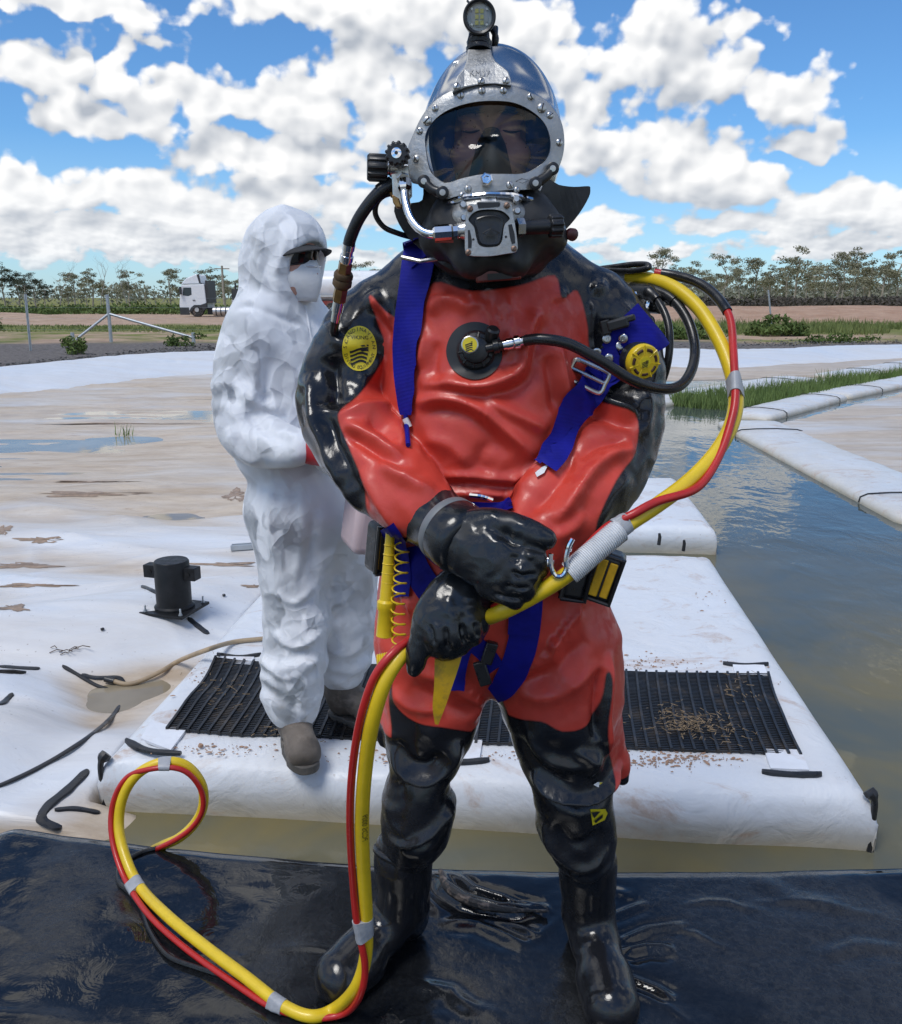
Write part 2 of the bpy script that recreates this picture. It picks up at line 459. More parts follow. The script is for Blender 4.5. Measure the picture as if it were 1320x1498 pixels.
    out = t.n('ShaderNodeOutputMaterial'); t.put(out.inputs[0], ms.outputs[0])
    mt.cycles.emission_sampling = 'NONE'
    tag(link('sky', me, mt), kind='structure')
sky_band()

# =================================================================== SETTING
WATER_Z = -0.20
crest_pts = [G(*p, .12) for p in ((-420, 590), (-160, 555), (0, 537), (90, 528), (160, 521), (240, 516), (330, 513), (450, 511), (600, 509), (800, 508), (960, 509), (1040, 511), (1150, 509), (1240, 505), (1320, 504), (1500, 500), (1800, 496))]
foot_pts = [G(*p, -.14) for p in ((-420, 660), (-160, 610), (0, 578), (90, 570), (160, 562), (240, 552), (330, 546), (450, 540), (600, 536), (800, 534), (960, 536), (1040, 538), (1150, 533), (1240, 527), (1320, 523), (1500, 516), (1800, 510))]
cx_ = np.array([p.x for p in crest_pts]); cy_ = np.array([p.y for p in crest_pts])
def crest_y(x): return np.interp(x, cx_, cy_)

# ---- ground: one sheet to the horizon, dug out for the pond
def ground():
    xs = np.unique(np.concatenate([np.linspace(-60, 60, 121), -np.geomspace(60, 2500, 40), np.geomspace(60, 2500, 40)]))
    ys = np.unique(np.concatenate([-np.geomspace(12, 2500, 24), np.linspace(-12, 16, 12), np.linspace(16, 60, 120), np.geomspace(60, 3500, 60)]))
    X, Y = np.meshgrid(xs, ys, indexing='ij')
    s = sstep(-1.5, .25, Y - crest_y(X)) 
    s = np.maximum(s, sstep(40, 48, np.abs(X)))
    s = np.maximum(s, sstep(14, 20, -Y))
    out = .10 + .05 * fbm(X * .15, Y * .15, o=3, seed=4) + .03 * fbm(X * .9, Y * .9, o=2, seed=9)
    # spoil heaps of red earth beyond the grass
    mound = .85 * np.exp(-((Y - 64) / 6) ** 2) * sstep(6, 16, X) * (1 + .35 * pn(X * .12, Y * .05, seed=3))
    mound += .45 * np.exp(-((Y - 56) / 4.) ** 2) * sstep(-20, -27, X) * (1 + .6 * pn(X * .2, Y * .2, seed=5))
    far = sstep(70, 200, Y) * .5
    Z = -1.1 * (1 - s) + s * (out + mound + far * pn(X * .01, Y * .01, seed=8))
    n, m = X.shape
    idx = np.arange(n * m).reshape(n, m)
    F = np.stack([idx[:-1, :-1], idx[1:, :-1], idx[1:, 1:], idx[:-1, 1:]], -1).reshape(-1, 4)
    me = mesh_np('ground', np.stack([X, Y, Z], -1).reshape(-1, 3), F)
    mt, t, b = mat_new('ground'); p = geopos(t); s3 = t.sep(p)
    wob = t.m('MULTIPLY', t.m('SUBTRACT', t.noise(p, .12, 4, .6), .5), 16.)
    yy = t.m('ADD', s3[1], wob)
    dirt = t.mix(t.mr(t.noise(p, 1.2, 6, .65), .3, .7), (.33, .225, .155), (.50, .37, .28))
    red = t.mix(t.mr(t.noise(p, .8, 6, .65), .3, .7), (.33, .20, .135), (.46, .32, .235))
    grass = t.mix(t.mr(t.noise(p, 1.6, 5, .7), .3, .7), (.10, .13, .035), (.22, .23, .075))
    gravel = t.mix(t.mr(t.noise(p, 9., 5, .8), .35, .65), (.075, .07, .068), (.22, .20, .19))
    side = t.mr(s3[0], -2, 6)
    c = t.mix(t.mr(t.noise(p, .35, 5, .6), .42, .62), dirt, grass)
    c = t.mix(t.mr(t.m('ABSOLUTE', t.m('SUBTRACT', yy, 62.)), 17, 13), c, t.mix(side, dirt, red))
    c = t.mix(t.m('MULTIPLY', t.mr(t.m('ABSOLUTE', t.m('SUBTRACT', yy, 43.)), 6.5, 4.), .9), c, grass)
    c = t.mix(t.mr(yy, 84, 100), c, t.mix(.35, grass, (.30, .27, .12)))
    rel = t.m('ADD', s3[1], t.m('MULTIPLY', t.m('SUBTRACT', t.noise(p, .5, 4, .6), .5), 5.))
    c = t.mix(t.mr(rel, 30.5, 28.), c, gravel)
    t.put(b.inputs['Base Color'], c); b.inputs['Roughness'].default_value = .95; b.inputs['Specular IOR Level'].default_value = .1
    t.put(b.inputs['Normal'], t.bump(t.noise(p, 6., 6, .7), .7, .06))
    o = link('ground', me, mt); tag(o, kind='structure')
ground()

# ---- pond water
def water_mat(name, base, deep, bumpd, near=True):
    mt, t, b = mat_new(name); p = geopos(t)
    q = t.v('MULTIPLY', p, (1.0, .62, 1.))
    n1 = t.noise(q, 3.2, 3, .5, .4); n2 = t.noise(q, 14., 2, .5, .2)
    c = t.mix(t.mr(t.noise(p, .9, 4, .6, .6), .36, .66), base, deep)
    # silty shallows round the near floats, deeper and clearer further out
    c = t.mix(t.mr(t.m('ADD', t.sep(p)[1], t.m('MULTIPLY', t.noise(p, .7, 3, .6), 2.5)), 4.6, 9.), c, (.062, .078, .076))
    t.put(b.inputs['Base Color'], c)
    b.inputs['Roughness'].default_value = .025; b.inputs['IOR'].default_value = 1.333
    calm = t.mr(t.noise(p, .5, 2, .5), .35, .65, .25, 1.)
    hgt = t.m('MULTIPLY', t.m('ADD', n1, t.m('MULTIPLY', n2, .16)), calm)
    t.put(b.inputs['Normal'], t.bump(hgt, 1., bumpd))
    return mt
def sheet(name, x0, x1, y0, y1, z, mt, kind='structure'):
    me = mesh_np(name, [(x0, y0, z), (x1, y0, z), (x1, y1, z), (x0, y1, z)], np.array([[0, 1, 2, 3]]))
    o = link(name, me, mt); tag(o, kind=kind); return o
sheet('pond_water', -45, 45, -16, 60, WATER_Z, water_mat('pond_water', (.20, .160, .065), (.105, .115, .095), .012))

# ---- silt stained white liner material
def liner_mat(name, stain=.5, white=(.66, .68, .71), anis=True, fine=1., thr=.5, silt=False, waterline=False):
    mt, t, b = mat_new(name); p = geopos(t)
    q = t.v('MULTIPLY', p, (.35, 1.2, 1.) if anis else (1, 1, 1))
    n1 = t.noise(q, 1.1, 7, .62, .5); n2 = t.noise(q, 4.5, 6, .7, .3); n3 = t.noise(p, 26., 5, .75)
    c = t.mix(t.mr(n2, .3, .7, 0, .3), white, tuple(.88 * x for x in white))
    beige = t.mix(t.mr(n2, .35, .65), (.40, .305, .21), (.58, .49, .385))
    f = n1
    if silt:            # rain-washed silt lies in the hollows of the slack sheet
        f = t.m('ADD', t.m('MULTIPLY', n1, .62), t.m('MULTIPLY', t.n('ShaderNodeAttribute', attribute_name='hollow').outputs['Fac'], .40))
    c = t.mix(t.mr(f, thr - .16, thr + .14, 0, stain), c, beige)
    brown = t.mix(n3, (.22, .13, .075), (.44, .31, .21))
    k = t.m('MULTIPLY', t.mr(n2, .60, .70), t.mr(f, thr - .02, thr + .1))
    c = t.mix(t.m('MULTIPLY', k, .85 * min(1, stain * 1.5)), c, brown)
    sp = t.m('MULTIPLY', t.mr(t.noise(p, 55., 2, .5), .70, .74), t.mr(n2, .42, .6))
    c = t.mix(t.m('MULTIPLY', sp, fine * .7), c, (.16, .11, .08))
    if waterline:
        z = t.m('ADD', t.sep(p)[2], t.m('MULTIPLY', t.m('SUBTRACT', t.noise(p, 5, 4, .6), .5), .06))
        c = t.mix(t.m('MULTIPLY', t.mr(z, -.09, -.19), .75), c, (.40, .34, .22))
        sm = t.m('MULTIPLY', t.mr(t.noise(t.v('MULTIPLY', p, (.7, 1.3, 1)), 3.1, 7, .72, 1.2), .54, .64), t.mr(n3, .25, .6))
        c = t.mix(t.m('MULTIPLY', sm, .6), c, (.42, .26, .16))
    t.put(b.inputs['Base Color'], c)
    t.put(b.inputs['Roughness'], t.mr(n1, .35, .65, .30, .55))
    b.inputs['Specular IOR Level'].default_value = .4
    hb = t.m('ADD', t.noise(q, 5., 5, .55, 1.0), t.m('MULTIPLY', t.m('ABSOLUTE', t.m('SUBTRACT', t.noise(q, 2.2, 3, .5, .8), .5)), -1.6))
    t.put(b.inputs['Normal'], t.bump(hb, .5, .022))
    return mt
M_LINER = liner_mat('stained_liner', .95, thr=.44, silt=True)
M_FLOAT = liner_mat('white_liner', .16, (.68, .71, .75), False, .8, thr=.54, waterline=True)
M_BANK = liner_mat('bank_liner', .25, (.66, .69, .73), True, .6, thr=.58)
M_WELD = pm('black_weld', (.018, .019, .022), .38, var=.3, bump=.4, bscale=40, rvar=.15)

# ---- floats: geometry helper shared by the covered floats
FL = Vector((-1.205, 2.735, 0)); FR = Vector((1.345, 2.50, 0))
UAX = (FR - FL).normalized(); VAX = Vector((-UAX.y, UAX.x, 0))
FW = (FR - FL).length; FLEN = 2.72
def fpt(u, v, z=0.0): return FL + UAX * u + VAX * v + Vector((0, 0, z))
def inv_f(p):
    d = Vector((p.x, p.y, 0)) - FL; return d.dot(UAX), d.dot(VAX)
def float_height(u, v):
    return .012 * fbm(u * .9, v * .9, o=3, seed=21) + .004 * fbm(u * 4, v * 4, o=2, seed=22)
def float_mesh(org, ua, va, wid, lng, seed, edge=.11, depth=.16):
    prof = [(.02, -.40), (.0, -.26), (.004, -.20), (.0, -.15), (-.004, -.10), (.006, -.06), (.02, -.032), (.045, -.014), (.075, -.004), (edge, 0)]
    def path(L):
        a = [(x, z) for x, z in prof]; mid = [(x, 0.) for x in np.linspace(edge, L - edge, 60)[1:-1]]
        return np.array(a + mid + [(L - x, z) for x, z in prof[::-1]])
    A, B = path(wid), path(lng)
    u = A[:, 0][:, None] + 0 * B[:, 0][None]; v = B[:, 0][None] + 0 * A[:, 0][:, None]
    z = np.minimum(A[:, 1][:, None], B[:, 1][None])
    top = sstep(-.03, 0, z)
    z = z + top * (.012 * fbm(u * .9, v * .9, o=3, seed=seed) + .004 * fbm(u * 4, v * 4, o=2, seed=seed + 1)) - .004 * sstep(-.03, -.001, z) * np.abs(pn(u * 5 + 2 * v, v * 3, seed=seed + 9)) * sstep(.35, .05, np.minimum(np.minimum(u, wid - u), np.minimum(v, lng - v)))
    sag = sstep(.02, -.1, z) * .012 * pn(u * 2.2, v * 2.2, z * 3, seed + 5)
    cu, cv = wid / 2, lng / 2
    # tension creases running in from the corners
    for (a, c_) in ((0, 0), (wid, 0), (0, lng), (wid, lng)):
        du, dv = np.abs(u - a), np.abs(v - c_); r = np.hypot(du, dv); th = np.arctan2(dv, du)
        z = z + top * .006 * np.cos(th * 16) * np.exp(-((r - .16) / .12) ** 2)
    u = u + (u < cu * .2) * sag - (u > cu * 1.8) * sag; v = v + (v < cv * .2) * sag
    org = np.array(org); Pn = org + u[..., None] * np.array(ua) + v[..., None] * np.array(va) + z[..., None] * np.array([0, 0, 1.])
    n, m = u.shape; idx = np.arange(n * m).reshape(n, m)
    F = np.stack([idx[:-1, :-1], idx[1:, :-1], idx[1:, 1:], idx[:-1, 1:]], -1).reshape(-1, 4)
    return mesh_np('cover', Pn.reshape(-1, 3), F)
def strip(px_pts, zf, wid=.012, th=.006, n=6, jit=.0):
    """bead of black extrusion weld laid on a surface: px points on height zf"""
    pts = [G(px, py, zf) if not callable(zf) else zf(px, py) for px, py in px_pts]
    S_ = spline([tuple(p) for p in pts], n); mb = MB()
    k = len(S_); V = []; F = []
    for i in range(k):
        tdir = Vector(S_[min(i + 1, k - 1)] - S_[max(i - 1, 0)]).normalized(); sdir = Vector((-tdir.y, tdir.x, 0)).normalized()
        e = min(1, min(i, k - 1 - i) / 1.5 * .5 + .5); w_ = wid * e * (1 + .16 * float(pn(i * .21, px_pts[0][0] * .13, seed=5)) + .05 * math.sin(i * .7))
        c = Vector(S_[i])
        for a, hgt in ((-1, -.004), (-.8, th * .6), (-.25, th), (.25, th), (.8, th * .6), (1, -.004)): V.append(c + sdir * w_ * a + Vector((0, 0, hgt)))
    for i in range(k - 1):
        for j in range(5): F.append((i * 6 + j, i * 6 + j + 1, (i + 1) * 6 + j + 1, (i + 1) * 6 + j))
    F += [tuple(range(5, -1, -1)), tuple((k - 1) * 6 + j for j in range(6))]
    return mb.add(V, F)

main = empty('floating_platform', fpt(FW / 2, FLEN / 2, -.2), 'white liner covered float carrying the long black rubber mat', 'platform')
link('cover', float_mesh(FL, UAX, VAX, FW, FLEN, 21), M_FLOAT, main)
def ftop(px, py): 
    p = G(px, py, .004); u, v = inv_f(p); p.z = .004 + float(float_height(u, v)) ; return p
for pts in (((185, 1085), (215, 1099), (265, 1104)), ((318, 958), (350, 961), (382, 957)), ((1058, 970), (1090, 973), (1124, 972)), ((1115, 1128), (1160, 1132), (1202, 1132)), ((640, 1110), (680, 1112), (716, 1110))):
    strip(pts, ftop, .014, .010).build('weld_strip', M_WELD, main)
# corner welds
def corner_weld(c, o):
    b_ = MB(); ang = math.atan2(o.y, o.x)
    pts = [c + o * .02 + Vector((0, 0, .004)), c - o * .002 + Vector((0, 0, -.02)), c - o * .006 + Vector((0, 0, -.07)), c - o * .003 + Vector((0, 0, -.13)), c - o * .004 + Vector((0, 0, -.19)), c - o * .012 + Vector((0, 0, -.215))]
    b_.tube([Vector(p) for p in spline([tuple(p) for p in pts], 4)], list(np.interp(np.linspace(0, 1, 21), [0, .12, .2, .6, .9, 1], [.020, .022, .011, .009, .013, .018])), 8)
    return b_
for c, o in ((fpt(0.012, 0.012), (UAX + VAX)), (fpt(FW - .012, .012), (VAX - UAX))): corner_weld(c, o.normalized()).build('corner_weld', M_WELD, main)
# white webbing tabs that hold the mat
def tab(quad):
    V = [];
    for px, py in quad:
        p = ftop(px, py); V += [p + Vector((0, 0, .006))]
    for px, py in quad: V.append(ftop(px, py) + Vector((0, 0, -.004)))
    return MB().add(V, [(0, 1, 2, 3), (7, 6, 5, 4), (0, 4, 5, 1), (1, 5, 6, 2), (2, 6, 7, 3), (3, 7, 4, 0)])
M_TAB = pm('white_webbing', (.72, .74, .78), .5, var=.06, dirt=(.45, .33, .24), dscale=9, damt=.35)
for q in (((222, 1056), (272, 1072), (250, 1101), (206, 1084)), ((1118, 1096), (1172, 1096), (1184, 1127), (1128, 1125)), ((1072, 972), (1118, 975), (1124, 990), (1076, 988)), ((652, 1082), (706, 1084), (702, 1108), (664, 1112)), ((322, 962), (372, 962), (368, 974), (320, 972))):
    tab(q).build('strap_tab', M_TAB, main, smooth=False)
# muddy prints on the float: thin dried mud flakes
M_MUD = pm('dried_mud', (.34, .21, .14), .9, var=.35, vscale=30)

# ---- rubber mat with ribs
M_RUB = pm('mat_rubber', (.012, .0125, .014), .42, var=.35, vscale=25, rvar=.12, dirt=(.10, .075, .05), dscale=9, damt=.45)
def rubber_mat():
    C = {k: inv_f(G(*p, .006)) for k, p in dict(fl=(246, 1068), fr=(1172, 1103), bl=(316, 966), br=(1124, 986)).items()}
    root = empty('rubber_mat', fpt((C['fl'][0] + C['fr'][0]) / 2, (C['fl'][1] + C['bl'][1]) / 2, 0), 'long black ribbed rubber mat lying across the white float', 'mat')
    u0, u1 = 0., C['fr'][0] - C['fl'][0]; L = u1; v0, v1_ = 0., 1.
    def bow(u, v):
        e = u / L; f = v
        uu = (C['fl'][0] * (1 - e) + C['fr'][0] * e) * (1 - f) + (C['bl'][0] * (1 - e) + C['br'][0] * e) * f
        vv = (C['fl'][1] * (1 - e) + C['fr'][1] * e) * (1 - f) + (C['bl'][1] * (1 - e) + C['br'][1] * e) * f
        uu += .030 * math.sin(f * PI) * (.5 - e) * (1 if e < .5 else .7)
        vv += -.025 * math.exp(-((e - .10) / .10) ** 2) * (1 - f) - .012 * math.sin(e * PI) * (1 - f)
        return uu, vv
    def zz(u, v):
        e = u / L; a, b = bow(u, v)
        return .006 + float(float_height(a, b)) + .016 * math.exp(-(e / .05) ** 2) * math.sin(v * PI * 1.2 + .3) ** 2 + .006 * float(pn(a * 3, b * 3, seed=31))
    nv = 11; vs = np.linspace(v0, v1_, nv)
    pitch = .0392; n = int(L / pitch)
    for i in range(n + 1):
        u = u0 + L * i / n; mb = MB(); V = []; F = []
        for j, v in enumerate(vs):
            uu_, vv_ = bow(u, v); z = zz(u, v); c = fpt(uu_, vv_, z)
            for a, hgt in ((-.006, -.004), (-.0045, .011), (.0045, .011), (.006, -.004)): V.append(c + UAX * a + Vector((0, 0, hgt)))
        for j in range(nv - 1):
            for q in range(4): F.append((j * 4 + q, j * 4 + (q + 1) % 4, (j + 1) * 4 + (q + 1) % 4, (j + 1) * 4 + q))
        F += [(3, 2, 1, 0), tuple((nv - 1) * 4 + q for q in range(4))]
        mb.add(V, F).build('rib', M_RUB, root, smooth=False)
    mb = MB(); nr = 52
    us = np.linspace(u0, u0 + L, 48)
    for k in range(nr):
        v = v0 + (v1_ - v0) * (k + .5) / nr; V = []; F = []
        for u in us:
            uu_, vv_ = bow(u, v); c = fpt(uu_, vv_, zz(u, v))
            for a, hgt in ((-.0035, -.003), (-.0028, .0045), (.0028, .0045), (.0035, -.003)): V.append(c + VAX * a + Vector((0, 0, hgt)))
        m = len(us)
        for j in range(m - 1):
            for q in range(3): F.append((j * 4 + q, (j + 1) * 4 + q, (j + 1) * 4 + q + 1, j * 4 + q + 1))
        mb.add(V, F)
    o = mb.build('cross_rungs', M_RUB, root, smooth=False); tag(o, kind='stuff')
    # caked straw and mud caught between the ribs
    rs = random.Random(3); mb = MB()
    for (px, py, sx, sy, cnt) in ((1010, 1062, 34, 13, 150), (1000, 1060, 60, 25, 60), (975, 1040, 14, 10, 25), (1080, 1020, 30, 30, 35), (330, 1010, 40, 30, 40), (420, 1075, 40, 12, 25), (1060, 1075, 40, 14, 30)):
        for _ in range(cnt):
            p = G(rs.gauss(px, sx * .6), rs.gauss(py, sy * .6), .012); u, v = inv_f(p); z = .020 + float(float_height(u, v))
            a = rs.uniform(0, PI); ln = rs.uniform(.004, .016); d = Vector((math.cos(a), math.sin(a), rs.uniform(-.1, .1))) * ln
            c = fpt(u, v, z + rs.uniform(0, .004)); mb.tube([c - d, c, c + d], rs.uniform(.0005, .0014), 4)
    o = mb.build('straw_litter', pm('straw', (.27, .19, .11), .9, var=.4, vscale=50), root); tag(o, kind='stuff')
rubber_mat()
# mud specks along the mat edges
def mud_specks():
    rs = random.Random(5); mb = MB()
    for (px, py, sx, sy, cnt) in ((960, 1112, 50, 6, 150), (1010, 1108, 35, 5, 80), (560, 1104, 60, 5, 90), (330, 1096, 50, 6, 70), (955, 968, 40, 6, 90), (1040, 870, 14, 14, 16), (300, 1000, 22, 20, 40), (1125, 1020, 8, 30, 40), (700, 1102, 50, 5, 60)):
        for _ in range(cnt):
            p = ftop(rs.gauss(px, sx), rs.gauss(py, sy)); u, v = inv_f(p)
            if not (.05 < u < FW - .05 and .03 < v < FLEN - .05): continue
            r = rs.uniform(.001, .0055) * rs.uniform(.4, 1.3); k = rs.randint(5, 7); a0 = rs.uniform(0, 6)
            st = rs.uniform(1, 2.4)
            V = [p + Vector((st * r * math.cos(a0 + 2 * PI * j / k) * rs.uniform(.6, 1.2), r * math.sin(a0 + 2 * PI * j / k) * rs.uniform(.6, 1.2), -.002)) for j in range(k)] + [p + Vector((0, 0, .0018))]
            mb.add(V, [(j, (j + 1) % k, k) for j in range(k)])
    o = mb.build('mud_flakes', M_MUD, main); tag(o, kind='stuff')
mud_specks()

# ---- the float behind, seen past the diver's elbow
b0 = Vector((-.95, 6.12, 0)); 
back = empty('floating_platform', b0 + UAX * 1.3 + VAX * .9 + Vector((0, 0, -.2)), 'smaller white liner covered float behind the matted float', 'platform')
link('cover', float_mesh(b0, UAX, VAX, 2.78, 1.75, 61, edge=.3), M_FLOAT, back)
for px, py, z in ((964, 797, -.0), (1000, 806, -.12)):
    p = G(px, py, z); MB().tube([p, p + Vector((.004, 0, .05)), p + Vector((.0, .0, .075))], [.012, .011, .008], 8).build('weld_stub', M_WELD, back)

# ---- left pond cover: slack silted liner with puddles
OW = .0
def cover_h(X, Y):
    h = -.145 + .034 * fbm(X * .22, Y * .75, o=3, seed=41) + .020 * fbm(X * .5, Y * 2.2, o=3, seed=42)
    h += .016 * (1 - np.abs(pn(X * .5 + .3 * pn(X, Y, seed=44), Y * 2.6, seed=43)) * 2.4)
    h += .05 * sstep(13, 24, Y)
    bil = 1 - np.abs(pn(X * .42 + .35 * pn(X * .9, Y * .9, seed=48), Y * 1.05 + .3 * X, seed=47)) * 2.2
    h += .055 * np.clip(bil, -.5, 1) * sstep(9.5, 6.5, Y)
    h += .010 * np.clip(1 - np.abs(pn(X * .9 + 1.2 * Y * .3 + .5 * pn(X * .7, Y * .7, seed=91), Y * 1.6, seed=90)) * 7, 0, 1) * sstep(9, 6, Y)
    # low ground that holds rain
    h -= .05 * np.exp(-((Y - 12.8) / .8) ** 2) * sstep(-1.2, -2.8, X)
    h -= .030 * np.exp(-((Y - 8.4) / .35) ** 2) * sstep(-2.6, -3.4, X) + .03 * np.exp(-((Y - 6.6) / .3) ** 2) * sstep(-2.3, -2.9, X) * sstep(-5.5, -4, X)
    h -= .055 * np.exp(-((Y - 10.4) / .9) ** 2) * sstep(-3.0, -4.0, X)
    h -= .03 * np.exp(-((Y - 16.5) / 1.8) ** 2) * sstep(-5, -3.5, X)
    h -= .03 * np.exp(-((Y - 20) / 1.2) ** 2) * sstep(-7, -5.5, X)
    # channel between the near floats
    ch, _ = line_d(X, Y, [(-1.85, 3.3), (-1.6, 3.42), (-1.38, 3.7), (-1.20, 4.05)])
    h -= .075 * np.exp(-(ch / .27) ** 2)
    h += .055 * np.exp(-((Y - 2.95 + .1 * (X + 1.3)) / .17) ** 2) * sstep(-1.0, -1.3, X)
    # buoyant mounds: near-left float and the one with the vent
    m1 = poly_sd(X, Y, M1); m2 = poly_sd(X, Y, M2)
    h = h + .12 * sstep(.06, -.30, m1)
    h = h + .12 * sstep(.1, -.55, m2)
    # skirt that dives beneath the matted float and the open water on the right
    du = (X - FL.x) * UAX.x + (Y - FL.y) * UAX.y; dv = (X - FL.x) * VAX.x + (Y - FL.y) * VAX.y
    inside = np.minimum(np.minimum(du, FW - du), np.minimum(dv, FLEN - dv))
    h = np.where(inside > -.02, np.minimum(h, -.17 - .3 * sstep(-.02, .06, inside)), h)
    edge = X - np.where(Y < 6, -.2 + 0 * Y, 1.0 + 0 * Y)
    h = h - .5 * sstep(-.1, .3, edge)
    du2 = (X - b0.x) * UAX.x + (Y - b0.y) * UAX.y; dv2 = (X - b0.x) * VAX.x + (Y - b0.y) * VAX.y
    ins2 = np.minimum(np.minimum(du2, 2.78 - du2), np.minimum(dv2, 1.75 - dv2))
    h = np.where(ins2 > -.02, np.minimum(h, -.3), h)
    # in front of the matted float the cover slides under the water
    h = np.where(Y < 2.78, h - .12 * sstep(-1.35, -.85, X + .3 * (2.7 - Y)), h)
    # the front: dives under the black platform
    h = h - .4 * sstep(2.46, 2.28, Y + .10 * X)
    return h
M1 = [tuple(G(px, py, -.06)[:2]) for px, py in ((-420, 965), (60, 968), (128, 985), (150, 1010), (110, 1060), (60, 1110), (0, 1150), (-420, 1280))]
M2 = [tuple(G(px, py, -.06)[:2]) for px, py in ((-300, 905), (60, 868), (200, 840), (420, 842), (400, 880), (300, 955), (180, 960), (0, 975), (-300, 985))]
def left_cover():
    ys = np.unique(np.concatenate([np.linspace(2.15, 6, 210), np.geomspace(6, 34, 260)]))
    tt = np.linspace(-1, 1, 390)
    Yg = ys[:, None] + 0 * tt[None]
    xl = -.74 * ys - 2.2; xr = np.full_like(ys, 1.35)
    Xg = xl[:, None] + (xr - xl)[:, None] * (tt[None] * .5 + .5)
    H = cover_h(Xg, Yg)
    fy = np.interp(Xg, [p.x for p in foot_pts], [p.y for p in foot_pts])
    H = H - .5 * sstep(.2, 1.2, Yg - fy)
    n, m = Xg.shape; idx = np.arange(n * m).reshape(n, m)
    F = np.stack([idx[:-1, :-1], idx[:-1, 1:], idx[1:, 1:], idx[1:, :-1]], -1).reshape(-1, 4)
    keep = (H.reshape(-1)[F] > -.6).any(1)
    Vc = np.stack([Xg, Yg, H], -1).reshape(-1, 3); Fc = F[keep]
    me = mesh_np('pond_cover', Vc, Fc)
    hol = np.clip((-.105 - H) / .07, 0, 1) * (1 - .75 * np.maximum(sstep(.1, -.3, poly_sd(Xg, Yg, M1)), sstep(.1, -.5, poly_sd(Xg, Yg, M2))))
    hol = np.maximum(hol, .62 * sstep(5.2, 7.5, Yg) * sstep(24, 17, Yg)); attr(me, 'hollow', hol.ravel())
    tag(link('pond_cover', me, M_LINER), kind='structure')
    return BVHTree.FromPolygons([tuple(v) for v in Vc], [tuple(int(i) for i in f) for f in Fc])
COVER_BVH = left_cover()
# rain puddles lying on the cover (muddy near by, clear further off)
def puddle_mat():
    mt, t, b = mat_new('puddle'); p = geopos(t)
    c = t.mix(t.mr(t.noise(p, 1.4, 4, .6), .35, .65), (.22, .18, .12), (.34, .29, .21))
    t.put(b.inputs['Base Color'], c); b.inputs['Roughness'].default_value = .015; b.inputs['IOR'].default_value = 1.333
    t.put(b.inputs['Normal'], t.bump(t.noise(t.v('MULTIPLY', p, (1, .5, 1)), 9, 2, .5), .12, .004))
    return mt
M_PUD = puddle_mat()
def puddle():
    z = -.172
    pts = [(-30, 2.95), (-1.0, 2.95), (-1.0, 30), (-30, 30)]
    me = mesh_np('puddle_water', [(x, y, z) for x, y in pts], np.array([[0, 1, 2, 3]]))
    tag(link('puddle_water', me, M_PUD), kind='structure')
puddle()
def on_cover(px, py, lift=.004):
    h = COVER_BVH.ray_cast(CAM, ray(px, py).normalized())
    return (h[0] if h[0] is not None else G(px, py, -.15)) + Vector((0, 0, lift))
# black seams welded on the slack cover
seam_group = 'black weld seams on the slack pond cover'
for pts, wd, lb in ((((92, 975), (118, 990), (145, 1005), (176, 1012), (183, 1018), (165, 1048), (128, 1080), (64, 1120), (0, 1150), (-60, 1170)), .010, 'long black weld seam snaking round the near left white mound'),
                (((128, 1128), (100, 1155), (70, 1180), (62, 1200), (90, 1212)), .019, 'wide black seam bending at the corner of the matted float'),
                (((80, 1186), (110, 1184), (146, 1190)), .011, 'short black weld reaching the matted float corner'),
                (((0, 976), (30, 978), (58, 979)), .016, 'short straight black weld at the back of the near left mound'),
                (((0, 1032), (10, 1024), (18, 1016)), .014, 'stubby black weld below the scrap of left mat'),
                (((276, 905), (288, 915), (305, 928)), .016, 'black weld tab in front of the vent base plate'),
                (((208, 858), (222, 864), (236, 872)), .014, 'black weld tab behind the vent base plate'),
                (((120, 988), (140, 992), (172, 992), (182, 1002)), .014, 'black flap of seam beside the tan hose end')):
    o = strip(pts, on_cover, wd, .0045, 10).build('weld_seam', M_WELD); tag(o, lb, 'weld seam', seam_group)
# torn, scorched liner streaks far out on the cover
M_SILT = pm('wet_silt', (.29, .205, .145), .55, var=.35, vscale=18, rvar=.2)
def silt_patch(px, py, w_, h_, seed):
    rs = random.Random(seed); k = 46; V = []
    for j in range(k):
        a = 2 * PI * j / k; r = 1 + .3 * math.sin(3 * a + seed) + .22 * math.sin(7 * a + 2 * seed) + rs.uniform(-.22, .22)
        V.append(on_cover(px + w_ * math.cos(a) * r, py + h_ * math.sin(a) * r, .003))
    V.append(on_cover(px, py, .006))
    return MB().add(V, [(j, (j + 1) % k, k) for j in range(k)])
for i, (px, py, a, b_) in enumerate(((35, 828, 44, 3.6), (45, 857, 50, 2.6), (125, 723, 62, 3.6), (4, 775, 12, 6), (330, 826, 44, 2.6), (20, 890, 20, 4), (345, 725, 14, 8), (180, 620, 90, 1.2), (130, 705, 50, 1.2), (370, 858, 16, 2), (60, 790, 30, 4))):
    o = silt_patch(px, py, a, b_, i).build('silt_patch', M_SILT); tag(o, kind='stuff')

